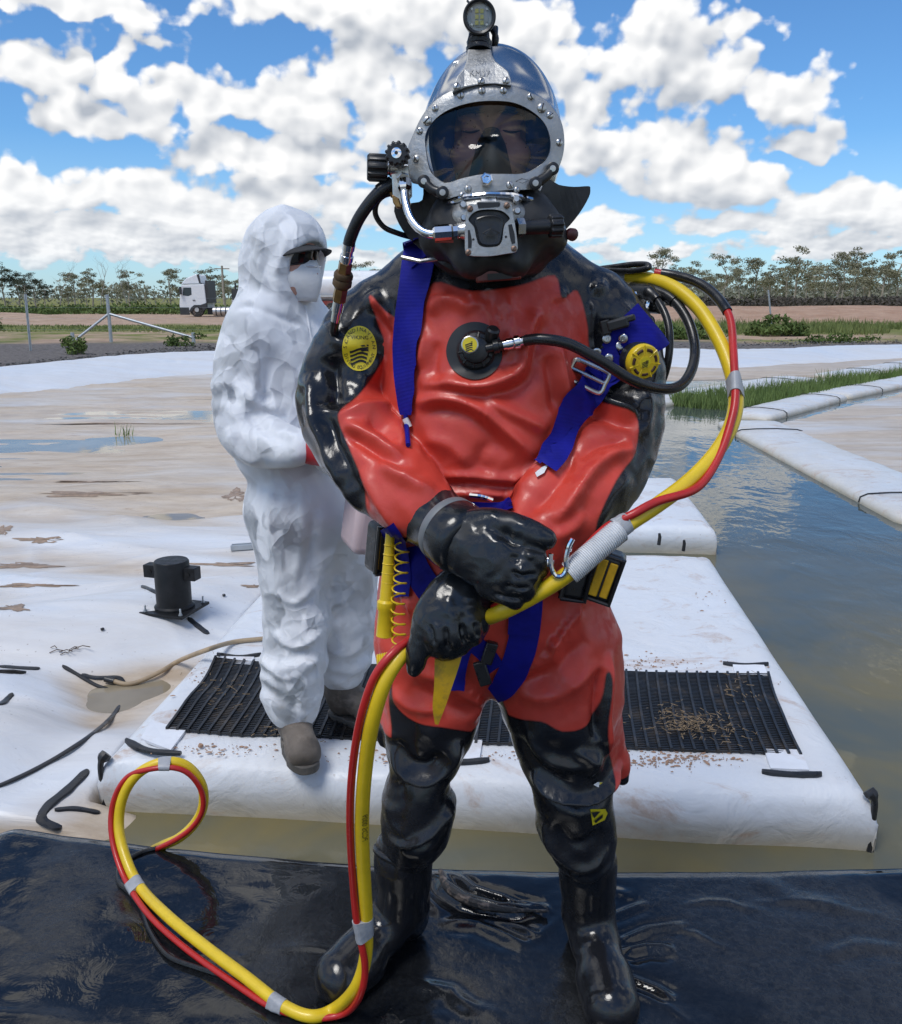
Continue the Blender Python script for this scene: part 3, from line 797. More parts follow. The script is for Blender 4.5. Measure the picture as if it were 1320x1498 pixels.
# ---- right hand covers, the channel with reeds
def ridge_float(pa, pb, wid, hgt, label, name='edge_float', seed=0):
    """long low float under the rim of a cover, from pixel pa to pb on the water line"""
    a, b = G(*pa, WATER_Z), G(*pb, WATER_Z); ax = (b - a); L = ax.length; ax.normalize(); sd_ = Vector((ax.y, -ax.x, 0))
    root = empty(name, (a + b) / 2, label, 'float', 'rim floats around the right hand covers')
    n = max(24, int(L / .12)); V = []; F = []; prof = [(-.5, -.35), (-.5, .2), (-.48, .72), (-.40, .92), (-.1, 1.05), (.2, 1), (.42, .86), (.49, .55), (.5, .0), (.5, -.35)]
    for i in range(n + 1):
        s = i / n; e = min(1, min(s, 1 - s) * L / .12 + .25)
        for x, z in prof:
            p = a + ax * (s * L) + sd_ * (x * wid * (.85 + .15 * e)); k = 1 + .14 * float(pn(s * L * .8, x, seed=seed))
            p.z = WATER_Z + z * hgt * k * (e if z > .2 else 1) + .01 * float(pn(s * L * 3, x * 3, seed=seed + 2)); V.append(p)
    m = len(prof)
    for i in range(n):
        for j in range(m - 1): F.append((i * m + j, (i + 1) * m + j, (i + 1) * m + j + 1, i * m + j + 1))
    F += [tuple(range(m)), tuple(n * m + j for j in range(m - 1, -1, -1))]
    MB().add(V, F).build('cover', M_FLOAT, root, auto=70)
    for s in np.linspace(.18, .86, max(2, int(L / 2.2))):
        c = a + ax * (s * L); pts = [c + sd_ * (x * wid * 1.01) + Vector((0, 0, z * hgt * 1.03 + .008)) for x, z in prof[1:-1]]
        MB().tube(pts, .007, 6).build('weld_band', M_WELD, root)
    return root
ridge_float((1092, 622), (1400, 770), .85, .085, 'pale rim float running along the open water at the right', seed=1)
ridge_float((1092, 614), (1212, 583), .7, .10, 'short white rim float meeting the silted right cover at its corner', seed=4)
ridge_float((1215, 582), (1420, 541), .7, .10, 'white rim float below the right hand end of the reed bed', seed=7)
ridge_float((930, 595), (1165, 556), .8, .09, 'white rim float behind the reed bed beside the diver', seed=9)
ridge_float((1215, 553), (1420, 520), .8, .09, 'far white rim float beyond the reed bed', seed=12)
def right_cover():
    a = G(1110, 620, -.14); pts = [(a.x, a.y), (G(1420, 775, -.14).x, G(1420, 775, -.14).y)]
    poly = [G(1098, 622, -.1), G(1400, 768, -.1), G(2600, 760, -.1), G(2300, 548, -.1), G(1420, 545, -.1)]
    pp = [(p.x, p.y) for p in poly]
    xs = np.linspace(3.6, 16, 150); ys = np.linspace(6, 24, 240); X, Y = np.meshgrid(xs, ys, indexing='ij')
    sdv = poly_sd(X, Y, pp)
    H = -.135 + .02 * fbm(X * .5, Y * .9, o=3, seed=71) + .012 * fbm(X * .8, Y * 3, o=3, seed=72) - .4 * sstep(-.12, .1, sdv)
    n, m = X.shape; idx = np.arange(n * m).reshape(n, m)
    F = np.stack([idx[:-1, :-1], idx[1:, :-1], idx[1:, 1:], idx[:-1, 1:]], -1).reshape(-1, 4)
    F = F[(sdv.reshape(-1)[F] < .25).any(1)]
    me = mesh_np('pond_cover', np.stack([X, Y, H], -1).reshape(-1, 3), F); attr(me, 'hollow', np.clip((-.09 - H.ravel()) / .07, 0, 1)); tag(link('pond_cover', me, M_LINER), kind='structure')
    # the far cover behind the reeds
    xs = np.linspace(1.2, 26, 160); ys = np.linspace(14, 33, 150); X, Y = np.meshgrid(xs, ys, indexing='ij')
    l1 = [G(960, 570, -.15), G(1420, 505, -.15)]
    H = -.16 + .03 * fbm(X * .3, Y * .7, o=3, seed=75) + .02 * np.abs(fbm(X * .5, Y * 2.2, o=3, seed=76))
    low = np.interp(X, [l1[0].x, 14.0, 26], [18.5, 21.0, 26]); H = H - .4 * sstep(.6, -.6, Y - low)
    fy = np.interp(X, [p.x for p in foot_pts], [p.y for p in foot_pts]); H = H - .5 * sstep(.3, 1.2, Y - fy)
    idx = np.arange(X.size).reshape(X.shape)
    F = np.stack([idx[:-1, :-1], idx[1:, :-1], idx[1:, 1:], idx[:-1, 1:]], -1).reshape(-1, 4)
    F = F[(H.reshape(-1)[F] > -.4).any(1)]
    me = mesh_np('pond_cover', np.stack([X, Y, H], -1).reshape(-1, 3), F); attr(me, 'hollow', np.clip((-.09 - H.ravel()) / .07, 0, 1)); tag(link('pond_cover', me, M_LINER), kind='structure')
right_cover()

# ---- far bank dressed with white liner
def bank():
    m = 16; V = []; cs = spline([tuple(p) for p in crest_pts], 16); fs = spline([tuple(p) for p in foot_pts], 16)
    n = len(cs)
    for i in range(n):
        for j in range(m + 1):
            t = j / m; f = fs[i] * (1 - t) + cs[i] * t
            crump = .035 * fbm(f[0] * 1.1, f[1] * 1.1, o=3, seed=51) * math.sin(t * PI) + .02 * float(abs(pn(f[0] * 2.6 + t * 2, f[1] * .6, seed=53)))
            z = f[2] - .06 * (t < .01) + .05 * math.sin(t * PI) + float(crump) + (.025 * float(pn(f[0] * .7, 3.3, seed=54)) if t > .6 else 0)
            V.append((f[0], f[1], z))
        o_ = cs[i]; V.append((o_[0] * 1.006, o_[1] + .55, -.02))
    k = m + 2
    F = np.array([(i * k + j, (i + 1) * k + j, (i + 1) * k + j + 1, i * k + j + 1) for i in range(n - 1) for j in range(k - 1)])
    o = link('pond_bank', mesh_np('pond_bank', V, F), M_BANK); tag(o, kind='structure')
bank()

# ---- black platform the diver stands on
def black_platform():
    pts_back = [(-1400, 1226), (-500, 1224), (28, 1208), (130, 1222), (250, 1238), (400, 1250), (520, 1259), (640, 1266), (760, 1271), (900, 1272), (1100, 1270), (1320, 1264), (1500, 1262), (2700, 1262)]
    B = [G(px, py, 0) for px, py in pts_back]; bx = np.array([p.x for p in B]); by = np.array([p.y for p in B])
    xs = np.unique(np.concatenate([np.linspace(-2.6, 2.6, 240), np.linspace(-.25, .75, 420)])); tt = np.linspace(0, 1, 480)
    yb = np.interp(xs, bx, by)
    X = xs[:, None] + 0 * tt[None]; Y = -1.3 + (yb[:, None] + 1.3) * (1 - (1 - tt[None]) ** 1.6)
    Z = .006 * fbm(X * 1.3, Y * 1.3, o=3, seed=81) + .0022 * fbm(X * 7, Y * 7, o=3, seed=82)
    Z -= .02 * sstep(-1.35, -2.4, X) * 0
    # a puckered scar of weld and a few tight wrinkles
    def gl(px, py): p = G(px, py, 0); return (p.x, p.y)
    for pts, amp, wd in ((((640, 1272), (650, 1296), (680, 1318), (730, 1332), (800, 1334)), .022, .020), (((655, 1272), (690, 1300), (760, 1322), (805, 1330)), .012, .012),
                         (((905, 1395), (945, 1386), (990, 1388)), .013, .016), (((900, 1380), (950, 1360), (1010, 1352)), .007, .012), (((905, 1425), (960, 1445), (990, 1462)), .009, .013), (((640, 1350), (700, 1352), (770, 1385)), .008, .018),
                         (((690, 1340), (740, 1350), (790, 1372)), .009, .012), (((600, 1440), (660, 1450), (700, 1490)), .007, .02), (((950, 1320), (900, 1340), (870, 1330)), .006, .012), (((570, 1300), (620, 1310), (650, 1340)), .006, .02),
                         (((820, 1275), (860, 1300), (930, 1310)), .005, .02), (((1100, 1275), (1150, 1310), (1250, 1330)), .004, .03), (((1200, 1400), (1260, 1380), (1330, 1390)), .004, .02)):
        d, s = line_d(X, Y, [gl(*p) for p in pts]); Z = Z + amp * np.exp(-(d / wd) ** 2) * np.clip(np.sin(s * PI) * 1.6, 0, 1)
        Z = Z - amp * .45 * np.exp(-((d - wd * 1.6) / wd) ** 2) * np.clip(np.sin(s * PI) * 1.6, 0, 1)
    rs = random.Random(19)
    for _ in range(26):
        x0 = rs.uniform(-1.6, 1.6); y0 = rs.uniform(1.35, 2.15); a = rs.uniform(-.9, .9) + (0 if rs.random() < .6 else 1.4); ln = rs.uniform(.12, .5)
        pl = [(x0 + ln * f * math.cos(a) + .03 * math.sin(f * 4 + x0), y0 + ln * f * math.sin(a) * .5 + .02 * math.sin(f * 5)) for f in np.linspace(0, 1, 5)]
        d, s = line_d(X, Y, pl); Z = Z + rs.uniform(.002, .005) * np.exp(-(d / rs.uniform(.008, .022)) ** 2) * np.sin(s * PI)
    back = np.clip((1 - tt[None]), 0, 1) * 10
    Z = Z - .012 * np.exp(-(Y - yb[:, None]) ** 2 / .0006) * (Y > yb[:, None] - .2)
    cor = sstep(0.0, -.35, X - G(28, 1208, 0).x) ; Z = Z - .16 * cor
    n, m = X.shape
    X2 = np.concatenate([X, X[:, -1:], X[:, -1:]], 1); Y2 = np.concatenate([Y, Y[:, -1:] + .008, Y[:, -1:] - .01], 1); Z2 = np.concatenate([Z, Z[:, -1:] - .03, Z[:, -1:] * 0 - .34], 1)
    idx = np.arange(X2.size).reshape(X2.shape)
    F = np.stack([idx[:-1, :-1], idx[1:, :-1], idx[1:, 1:], idx[:-1, 1:]], -1).reshape(-1, 4)
    mt, t, b = mat_new('wet_black_liner'); p = geopos(t)
    dry = t.m('ADD', t.noise(p, 1.7, 4, .55, .6), t.mr(t.sep(p)[0], -.6, 1.0, -.10, .10)); grain = t.noise(p, 90, 4, .8)
    c = t.mix(t.mr(grain, .4, .7), (.006, .0068, .0085), (.014, .0155, .018))
    dust = t.m('MULTIPLY', t.mr(dry, .42, .6), t.mr(t.noise(p, 22, 6, .75), .3, .65))
    c = t.mix(t.m('MULTIPLY', dust, .30), c, (.06, .063, .068))
    t.put(b.inputs['Base Color'], c)
    wet = t.mr(dry, .44, .58)
    beads = t.mr(t.noise(p, 60, 4, .7, .6), .48, .56)
    rr = t.m('ADD', t.m('MULTIPLY', wet, t.mr(beads, 0, 1, .12, .30)), .03)
    t.put(b.inputs['Roughness'], rr); b.inputs['IOR'].default_value = 1.5
    hb = t.m('ADD', t.m('MULTIPLY', t.noise(p, 60, 4, .7, .6), wet), t.m('MULTIPLY', t.noise(p, 9, 4, .6, 1.2), .9))
    t.put(b.inputs['Normal'], t.bump(hb, .35, .0045))
    root = empty('black_platform', (0, 1.2, -.02), 'wet black plastic platform under the diver and coiled hose', 'platform')
    link('sheet', mesh_np('sheet', np.stack([X2, Y2, Z2], -1).reshape(-1, 3), F), mt, root)
    # scorched weld scar on the sheet
    pts = [G(px, py, .012) for px, py in ((645, 1276), (655, 1300), (690, 1322), (740, 1333), (800, 1335))]
    S_ = spline([tuple(p) for p in pts], 6); k = len(S_)
    mb = MB().tube([Vector(p) + Vector((0, 0, .004)) for p in S_], [.011 * (.35 + .8 * math.sin(PI * min(1, .12 + i / k))) for i in range(k)], 8)
    mb.build('weld_scar', pm('scar', (.020, .018, .017), .5, var=.5, vscale=40, bump=.8, bscale=120, dirt=(.34, .25, .19), dscale=40, damt=.6), root)
    return root
black_platform()
# =================================================================== BACKGROUND: fence, vegetation, truck, vent, hose
M_GALV = pm('galvanised', (.42, .45, .47), .45, metal=.6, var=.12, vscale=9)
M_TRUNK = pm('gum_bark', (.36, .31, .25), .9, var=.3, vscale=3)
M_DEAD = pm('dead_wood', (.34, .31, .28), .9, var=.2, vscale=3)
def leaf_mat(name, a, b):
    mt, t, bs = mat_new(name); info = t.n('ShaderNodeObjectInfo'); p = geopos(t)
    c = t.mix(t.mr(t.noise(p, .9, 3, .6), .3, .7), a, b)
    c = t.mix(t.m('MULTIPLY', info.outputs['Random'], .35), c, tuple(.5 * (x + y) * .7 for x, y in zip(a, b)))
    t.put(bs.inputs['Base Color'], c); bs.inputs['Roughness'].default_value = .7; bs.inputs['Specular IOR Level'].default_value = .2
    bs.inputs['Transmission Weight'].default_value = 0
    return mt
M_LEAF = leaf_mat('gum_leaves', (.17, .165, .10), (.34, .32, .21))
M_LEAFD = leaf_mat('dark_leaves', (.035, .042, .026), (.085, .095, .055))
M_BUSH = leaf_mat('bush_leaves', (.06, .10, .025), (.14, .19, .055))
M_GRASS = leaf_mat('tall_grass', (.10, .14, .04), (.22, .25, .09))
M_REED = leaf_mat('reeds', (.09, .15, .035), (.20, .27, .09))
def leaf_cloud(rs, centers, leaf, per):
    V = []; F = []
    for c, r in centers:
        for _ in range(per):
            d = Vector((rs.gauss(0, 1), rs.gauss(0, 1), rs.gauss(0, 1))); d.normalize(); p = c + Vector((d.x * r[0], d.y * r[1], d.z * r[2])) * (rs.random() ** .45)
            n = Vector((rs.gauss(0, 1), rs.gauss(0, 1), rs.gauss(0, .8))).normalized(); a = n.orthogonal().normalized(); b = n.cross(a)
            ang = rs.uniform(0, PI); a, b = a * math.cos(ang) + b * math.sin(ang), b * math.cos(ang) - a * math.sin(ang)
            s = leaf * rs.uniform(.5, 1.3); k = len(V)
            V += [p - a * s, p + b * s * .42, p + a * s, p - b * s * .42]; F.append((k, k + 1, k + 2, k + 3))
    return V, F
def gum(rs, H, spread, clumps, per=64, leaf=.19):
    """trunk + limbs mesh and crown mesh around the origin, height H"""
    tr = MB(); ends = []
    top = Vector((rs.uniform(-.06, .06) * H, rs.uniform(-.05, .05) * H, H * .72))
    tp = [Vector((0, 0, -.3)), Vector((rs.uniform(-.02, .02) * H, 0, H * .25)), Vector((rs.uniform(-.04, .04) * H, 0, H * .5)), top]
    S_ = [Vector(p) for p in spline([tuple(p) for p in tp], 5)]
    tr.tube(S_, list(np.linspace(.020 * H, .006 * H, len(S_))), 6)
    for i in range(clumps):
        f = rs.uniform(.32, 1); p0 = S_[int(f * (len(S_) - 1))]
        a = rs.uniform(0, 2 * PI); rr = spread * H * rs.uniform(.3, 1) * (1.15 - .6 * abs(f - .55))
        e = Vector((p0.x + math.cos(a) * rr, p0.y + math.sin(a) * rr, min(H * .97, p0.z + rs.uniform(.10, .30) * H)))
        mid = (p0 + e) / 2 + Vector((0, 0, -.03 * H))
        tr.tube([p0, mid, e], [.0065 * H, .0045 * H, .0018 * H], 4); ends.append(e)
    cs = []
    for e in ends + [top + Vector((0, 0, H * .15))]:
        for _ in range(rs.randint(2, 3)):
            r = H * rs.uniform(.045, .10); cs.append((e + Vector((rs.gauss(0, .045) * H, rs.gauss(0, .045) * H, rs.gauss(0, .02) * H)), (r * 1.35, r * 1.35, r * .75)))
    return tr, leaf_cloud(rs, cs, leaf, per)
def bare(rs, H):
    tr = MB()
    def br(p, d, L, r, lv):
        pts = [p]; q = p.copy(); dd = d.copy()
        for k in range(4):
            dd = (dd + Vector((rs.gauss(0, .14), rs.gauss(0, .14), rs.uniform(-.02, .12)))).normalized(); q = q + dd * (L / 4); pts.append(q.copy())
        tr.tube(pts, list(np.linspace(r, r * .35, 5)), 5 if lv < 2 else 3)
        if lv < 3:
            for k in range(4 if lv == 0 else 3):
                s = pts[rs.randint(2, 4)]; a = rs.uniform(0, 2 * PI); nd = (dd * .75 + Vector((math.cos(a), math.sin(a), .25)) * .75).normalized(); br(s, nd, L * rs.uniform(.4, .65), r * .4, lv + 1)
    br(Vector((0, 0, -.2)), Vector((0, 0, 1)), H * .6, .012 * H, 0); return tr
def me_from(mb_or, name):
    V, F = (mb_or.V, mb_or.F) if isinstance(mb_or, MB) else mb_or
    me = bpy.data.meshes.new(name); me.from_pydata([tuple(v) for v in V], [], F); me.update(); return me
def local(name, me, parent, mats=None):
    o = bpy.data.objects.new(name, me); COL.objects.link(o); o.parent = parent
    return o
GUMS = []
for i in range(6):
    rs = random.Random(100 + i); H = 10.
    tr, cr = gum(rs, H, [.20, .26, .17, .23, .30, .2][i], [9, 12, 8, 11, 14, 10][i])
    a = me_from(tr, 'trunk'); a.materials.append(M_TRUNK); b = me_from(cr, 'crown'); b.materials.append(M_LEAF)
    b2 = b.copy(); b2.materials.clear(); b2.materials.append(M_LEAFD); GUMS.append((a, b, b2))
DEADS = []
for i in range(2):
    a = me_from(bare(random.Random(200 + i), 10.), 'trunk'); a.materials.append(M_DEAD); DEADS.append(a)
rs = random.Random(11)
def plant_tree(px, base_py, top_py, Y, kind, label, group, dark=False, wide=1.):
    p = U(px, base_py, Y); p.z = min(p.z, .4); top = U(px, top_py, Y).z; H = (top - p.z) / 10.
    r = empty('dead_tree' if kind == 'dead' else 'gum_tree', (p.x, Y, p.z), label, 'tree', group)
    r.rotation_euler = (0, 0, rs.uniform(0, 6.28)); r.scale = (H * wide, H * wide, H)
    if kind == 'dead': local('trunk', DEADS[rs.randint(0, 1)], r)
    else:
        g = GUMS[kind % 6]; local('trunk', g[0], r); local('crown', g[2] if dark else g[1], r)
G_R = 'gum trees in the row behind the right hand earth bank'; L_R = 'slender olive gum tree in the row beyond the red earth bank'
for i, (px, top, Y, wd) in enumerate(((965, 362, 150, 1.2), (985, 385, 135, 1.3), (1005, 400, 120, 1.2), (1035, 392, 140, 1.3), (1060, 373, 150, 1.2), (1082, 388, 138, 1.1), (1105, 380, 150, 1.2), (1128, 390, 142, 1.2), (1150, 383, 150, 1.1), (1163, 358, 155, 1.2), (1190, 386, 145, 1.2), (1208, 384, 150, 1.1), (1232, 375, 150, 1.1), (1250, 356, 158, 1.15), (1272, 378, 150, 1.1), (1290, 376, 146, 1.2), (1312, 362, 152, 1.2), (1335, 370, 150, 1.2), (1180, 398, 170, 1.3), (1265, 396, 165, 1.3), (930, 392, 150, 1.3), (1010, 380, 170, 1.2), (1045, 404, 165, 1.4), (1118, 404, 165, 1.4), (1300, 400, 170, 1.4), (1228, 400, 168, 1.4), (1150, 404, 172, 1.4), (955, 404, 172, 1.5))):
    plant_tree(px, 433, top - (i * 7 % 5) * 2, Y, i, L_R, G_R, wide=wd * (.85 + .12 * (i % 4)))
plant_tree(1226, 433, 386, 118, 4, 'brighter green rounded tree in front of the right hand gum row', None, wide=1.5)
COL.objects[-1] if False else None
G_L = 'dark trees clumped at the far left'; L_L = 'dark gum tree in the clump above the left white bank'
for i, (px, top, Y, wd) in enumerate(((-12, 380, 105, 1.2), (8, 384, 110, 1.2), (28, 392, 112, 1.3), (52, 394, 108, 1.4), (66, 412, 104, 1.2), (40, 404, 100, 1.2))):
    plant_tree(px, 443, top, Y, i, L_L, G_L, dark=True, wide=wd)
G_M = 'pale gum trees between the left clump and the truck'; L_M = 'pale olive gum tree standing behind the green bank left of truck'
for i, (px, top, Y, wd) in enumerate(((110, 398, 120, 1.5), (136, 388, 115, 1.3), (128, 412, 108, 1.5), (152, 405, 118, 1.1), (190, 392, 120, 1.2), (213, 418, 112, 1.3), (228, 425, 105, 1.5), (100, 418, 105, 1.4), (172, 420, 130, 1.5))):
    plant_tree(px, 446, top, Y, i, L_M, G_M, wide=wd)
G_T = 'gum trees behind the truck'; L_T = 'tall pale gum tree rising behind the white truck'
for i, (px, top, Y, wd) in enumerate(((250, 392, 118, 1.3), (272, 402, 115, 1.4), (310, 386, 120, 1.5), (330, 398, 118, 1.4), (350, 402, 115, 1.3), (292, 410, 110, 1.5), (470, 400, 125, 1.5), (500, 395, 125, 1.4), (520, 378, 130, 1.4), (545, 376, 130, 1.4), (575, 385, 130, 1.4), (370, 402, 120, 1.5))):
    plant_tree(px, 448, top, Y, i, L_T, G_T, wide=wd)
for px, top in ((88, 377), (148, 372), (186, 376)): plant_tree(px, 446, top, 112, 'dead', 'bare grey dead tree without leaves among the left gums', 'dead trees')

# ---- low vegetation
def blades(name, spots, mt, label=None, kind='stuff', seed=1, cat=None):
    r_ = random.Random(seed); V = []; F = []
    for (x, y, z, h, w_) in spots:
        a = r_.uniform(0, 2 * PI); lean = Vector((r_.gauss(0, .22), r_.gauss(0, .22), 1)) * h; s = Vector((math.cos(a), math.sin(a), 0)) * w_; k = len(V); p = Vector((x, y, z))
        mid = p + lean * .55 + Vector((r_.gauss(0, .03), r_.gauss(0, .03), 0)) * h
        V += [p - s, p + s, mid + s * .8, mid - s * .8, p + lean]; F += [(k, k + 1, k + 2, k + 3), (k + 3, k + 2, k + 4)]
    o = link(name, me_from((V, F), name), mt, smooth=False); tag(o, label, cat, None, kind); return o
def reed_bed():
    r_ = random.Random(31); sp = []
    while len(sp) < 9500:
        px = r_.uniform(985, 1500); e = (px - 985) / 335
        lo = np.interp(px, [985, 1010, 1090, 1320, 1500], [594, 597, 603, 556, 530]); hi = np.interp(px, [985, 1010, 1090, 1320, 1500], [590, 586, 578, 548, 522])
        p = G(px, r_.uniform(hi, lo), WATER_Z)
        sp.append((p.x, p.y, WATER_Z - .03, r_.uniform(.14, .34) * (.75 + .5 * float(pn(p.x * .8, p.y * .8, seed=3) + .5)), r_.uniform(.004, .010)))
    blades('reed_bed', sp, M_REED, seed=2)
reed_bed()
sp = []; r_ = random.Random(33)
for _ in range(16): p = on_cover(r_.uniform(165, 196), r_.uniform(636, 640), 0); sp.append((p.x, p.y, p.z - .02, r_.uniform(.06, .2), .006))
o = blades('grass_tuft', sp, M_REED, 'small green grass tuft growing in the blue puddle', None, 5, 'grass')
def tall_grass():
    r_ = random.Random(35); sp = []
    for _ in range(26000):
        x = r_.uniform(4, 48); y = r_.uniform(35, 47)
        if pn(x * .15, y * .2, seed=6) < -.25: continue
        k = .6 + .7 * float(pn(x * .2, y * .3, seed=16) + .4)
        sp.append((x, y, .06, r_.uniform(.18, .5) * max(k, .25), r_.uniform(.012, .03)))
    for _ in range(9000):
        x = r_.uniform(-34, -6); y = r_.uniform(38, 47); sp.append((x, y, .06, r_.uniform(.06, .16), r_.uniform(.012, .03)))
    blades('grass_strip', sp, M_GRASS, seed=6)
tall_grass()
def bush(c, r, n, label, group, leaf=.06, name='bush', mt=None, clumps=9):
    r_ = random.Random(int(c.x * 31 + c.y * 7)); root = empty(name, c, label, 'bush', group)
    cs = [(Vector((r_.gauss(0, .42) * r[0], r_.gauss(0, .42) * r[1], abs(r_.gauss(.35, .3)) * r[2])), (r[0] * .4, r[1] * .4, r[2] * .35)) for _ in range(clumps)]
    me = me_from(leaf_cloud(r_, cs, leaf, n // clumps), 'foliage'); me.materials.append(mt or M_BUSH); local('foliage', me, root)
    mb = MB()
    for cc, _ in cs[:5]: mb.tube([Vector((0, 0, -.05)), cc * .6, cc], [.012, .009, .004], 4)
    me = me_from(mb, 'stem'); me.materials.append(M_TRUNK); local('stem', me, root)
bush(G(118, 518, .1), (.42, .3, .42), 900, 'leafy green weed clump on the gravel below the steel brace', None, .05)
bush(G(265, 506, .1), (.55, .4, .3), 700, 'low green weed by the short steel stub post', None, .05)
bush(G(1155, 492, .1), (1.3, .7, .5), 1400, 'dense dark green shrub at the edge of the tall grass', None, .10)
bush(G(1010, 497, .1), (1.4, .7, .5), 1400, 'wide green shrub close behind the diver hoses', None, .10)
bush(G(1220, 500, .1), (1.2, .5, .25), 700, 'flat green weed on the dark gravel at the right', None, .07)
bush(G(-8, 484, .1), (.8, .5, .5), 600, 'grey green weed at the far left beside the thin post', None, .07)
def green_bank():
    r_ = random.Random(41); cs = []
    for _ in range(330):
        x = r_.uniform(-62, 4); y = r_.uniform(78, 92); h = .7 + .5 * float(pn(x * .12, y * .1, seed=9))
        cs.append((Vector((x, y, h * .45)), (1.7, 1.2, max(h, .3) * .75)))
    o = link('green_scrub', me_from(leaf_cloud(r_, cs, .20, 70), 'green_scrub'), M_BUSH); tag(o, kind='stuff')
    cs = []
    for _ in range(420):
        x = r_.uniform(20, 120); y = r_.uniform(112, 128); cs.append((Vector((x, y, .5 + .5 * r_.random())), (2.2, 1.5, .8)))
    o = link('dark_scrub', me_from(leaf_cloud(r_, cs, .30, 50), 'dark_scrub'), leaf_mat('scrub', (.06, .05, .045), (.11, .095, .075))); tag(o, kind='stuff')
    cs = []
    for _ in range(420):
        x = r_.uniform(-130, 150) if r_.random() < .35 else r_.uniform(25, 150); y = r_.uniform(175, 230); cs.append((Vector((x, y, .9 + 2.3 * r_.random())), (4., 3, 2.)))
    o = link('far_wood', me_from(leaf_cloud(r_, cs, .5, 60), 'far_wood'), leaf_mat('far', (.17, .175, .13), (.27, .27, .20))); tag(o, kind='stuff')  # leaf colours paled to carry the haze of distance
green_bank()
def gravel():
    r_ = random.Random(43); mb = MB()
    for _ in range(5200):
        x = r_.uniform(-16, -4.2) if r_.random() < .65 else r_.uniform(3, 18); y = float(crest_y(x)) + .5 + abs(r_.gauss(0, 1.6)); s = r_.uniform(.015, .06)
        c = Vector((x, y, .10)); V = [c + Vector((r_.uniform(-1, 1), r_.uniform(-1, 1), r_.uniform(-.3, .9))) * s for _ in range(5)]
        mb.add(V, [(0, 1, 2), (0, 2, 3), (0, 3, 1), (1, 4, 2), (2, 4, 3), (3, 4, 1)])
    o = mb.build('gravel', pm('gravel_stones', (.13, .125, .12), .9, var=.5, vscale=6), smooth=False); tag(o, kind='stuff')
gravel()

# ---- steel fence: corner strainer with two braces, posts
def fence():
    Y = 29.5; b = U(163, 503, Y); root = empty('fence_strainer', (b.x, Y, .1), 'galvanised corner post with two diagonal braces on the gravel', 'fence')
    top = U(160, 432, Y)
    MB().tube([Vector((b.x, Y, -.2)), Vector((b.x, Y, top.z))], .055, 12).build('post', M_GALV, root)
    MB().lathe((b.x, Y, top.z - .005), (0, 0, 1), [(0, .06), (.02, .06), (.03, .02)], 12).build('post_cap', M_GALV, root)
    att = U(163, 459, Y)
    for (px, py) in ((107, 500), (283, 494)):
        e = U(px, py, Y - .3); e.z = max(e.z, .12)
        MB().tube([Vector((b.x, Y, att.z)), e], .042, 10).build('brace', M_GALV, root)
        MB().tube([Vector((e.x, e.y, -.1)), Vector((e.x, e.y, .42))], .06, 12).build('stub_post', M_GALV, root)
    for z in (.5, .85, 1.2, 1.5):
        for s in (-1, 1):
            MB().tube([Vector((b.x, Y, z)), Vector((b.x + s * 14, Y + 1.5, z - .02))], .0025, 4).build('fence_wire', M_GALV, root)
    for px, t_, bt, Y, lb in ((41, 430, 515, 25, 'thin galvanised star picket standing alone near the left bank'), (1128, 424, 486, 36, 'thin galvanised picket rising from the tall grass at the right')):
        a = U(px + 4, bt, Y); c = U(px - 4, t_, Y)
        mb = MB(); root = empty('fence_post', (a.x, Y, .1), lb, 'fence post')
        for k in range(3):
            d = Vector((math.cos(k * 2.094), math.sin(k * 2.094), 0)); mb.tube([Vector((a.x, Y, -.1)) + d * .018, Vector((c.x, Y, c.z)) + d * .018], .019, 5)
        mb.build('picket', M_GALV, root)
        for z in (.6, 1., 1.35): MB().box((a.x, Y - .04, z), (.03, .012, .012)).build('wire_clip', M_GALV, root)
    a = G(352, 440, 0)
    p = U(328, 446, 95); root = empty('power_pole', (p.x, 95, 0), 'thin timber pole among the gums behind the truck', 'pole')
    MB().tube([Vector((p.x, 95, 0)), Vector((p.x, 95, 4.7))], .11, 8).build('pole', M_TRUNK, root); MB().box((p.x, 95, 4.4), (1.5, .1, .1)).build('crossarm', M_TRUNK, root)
fence()

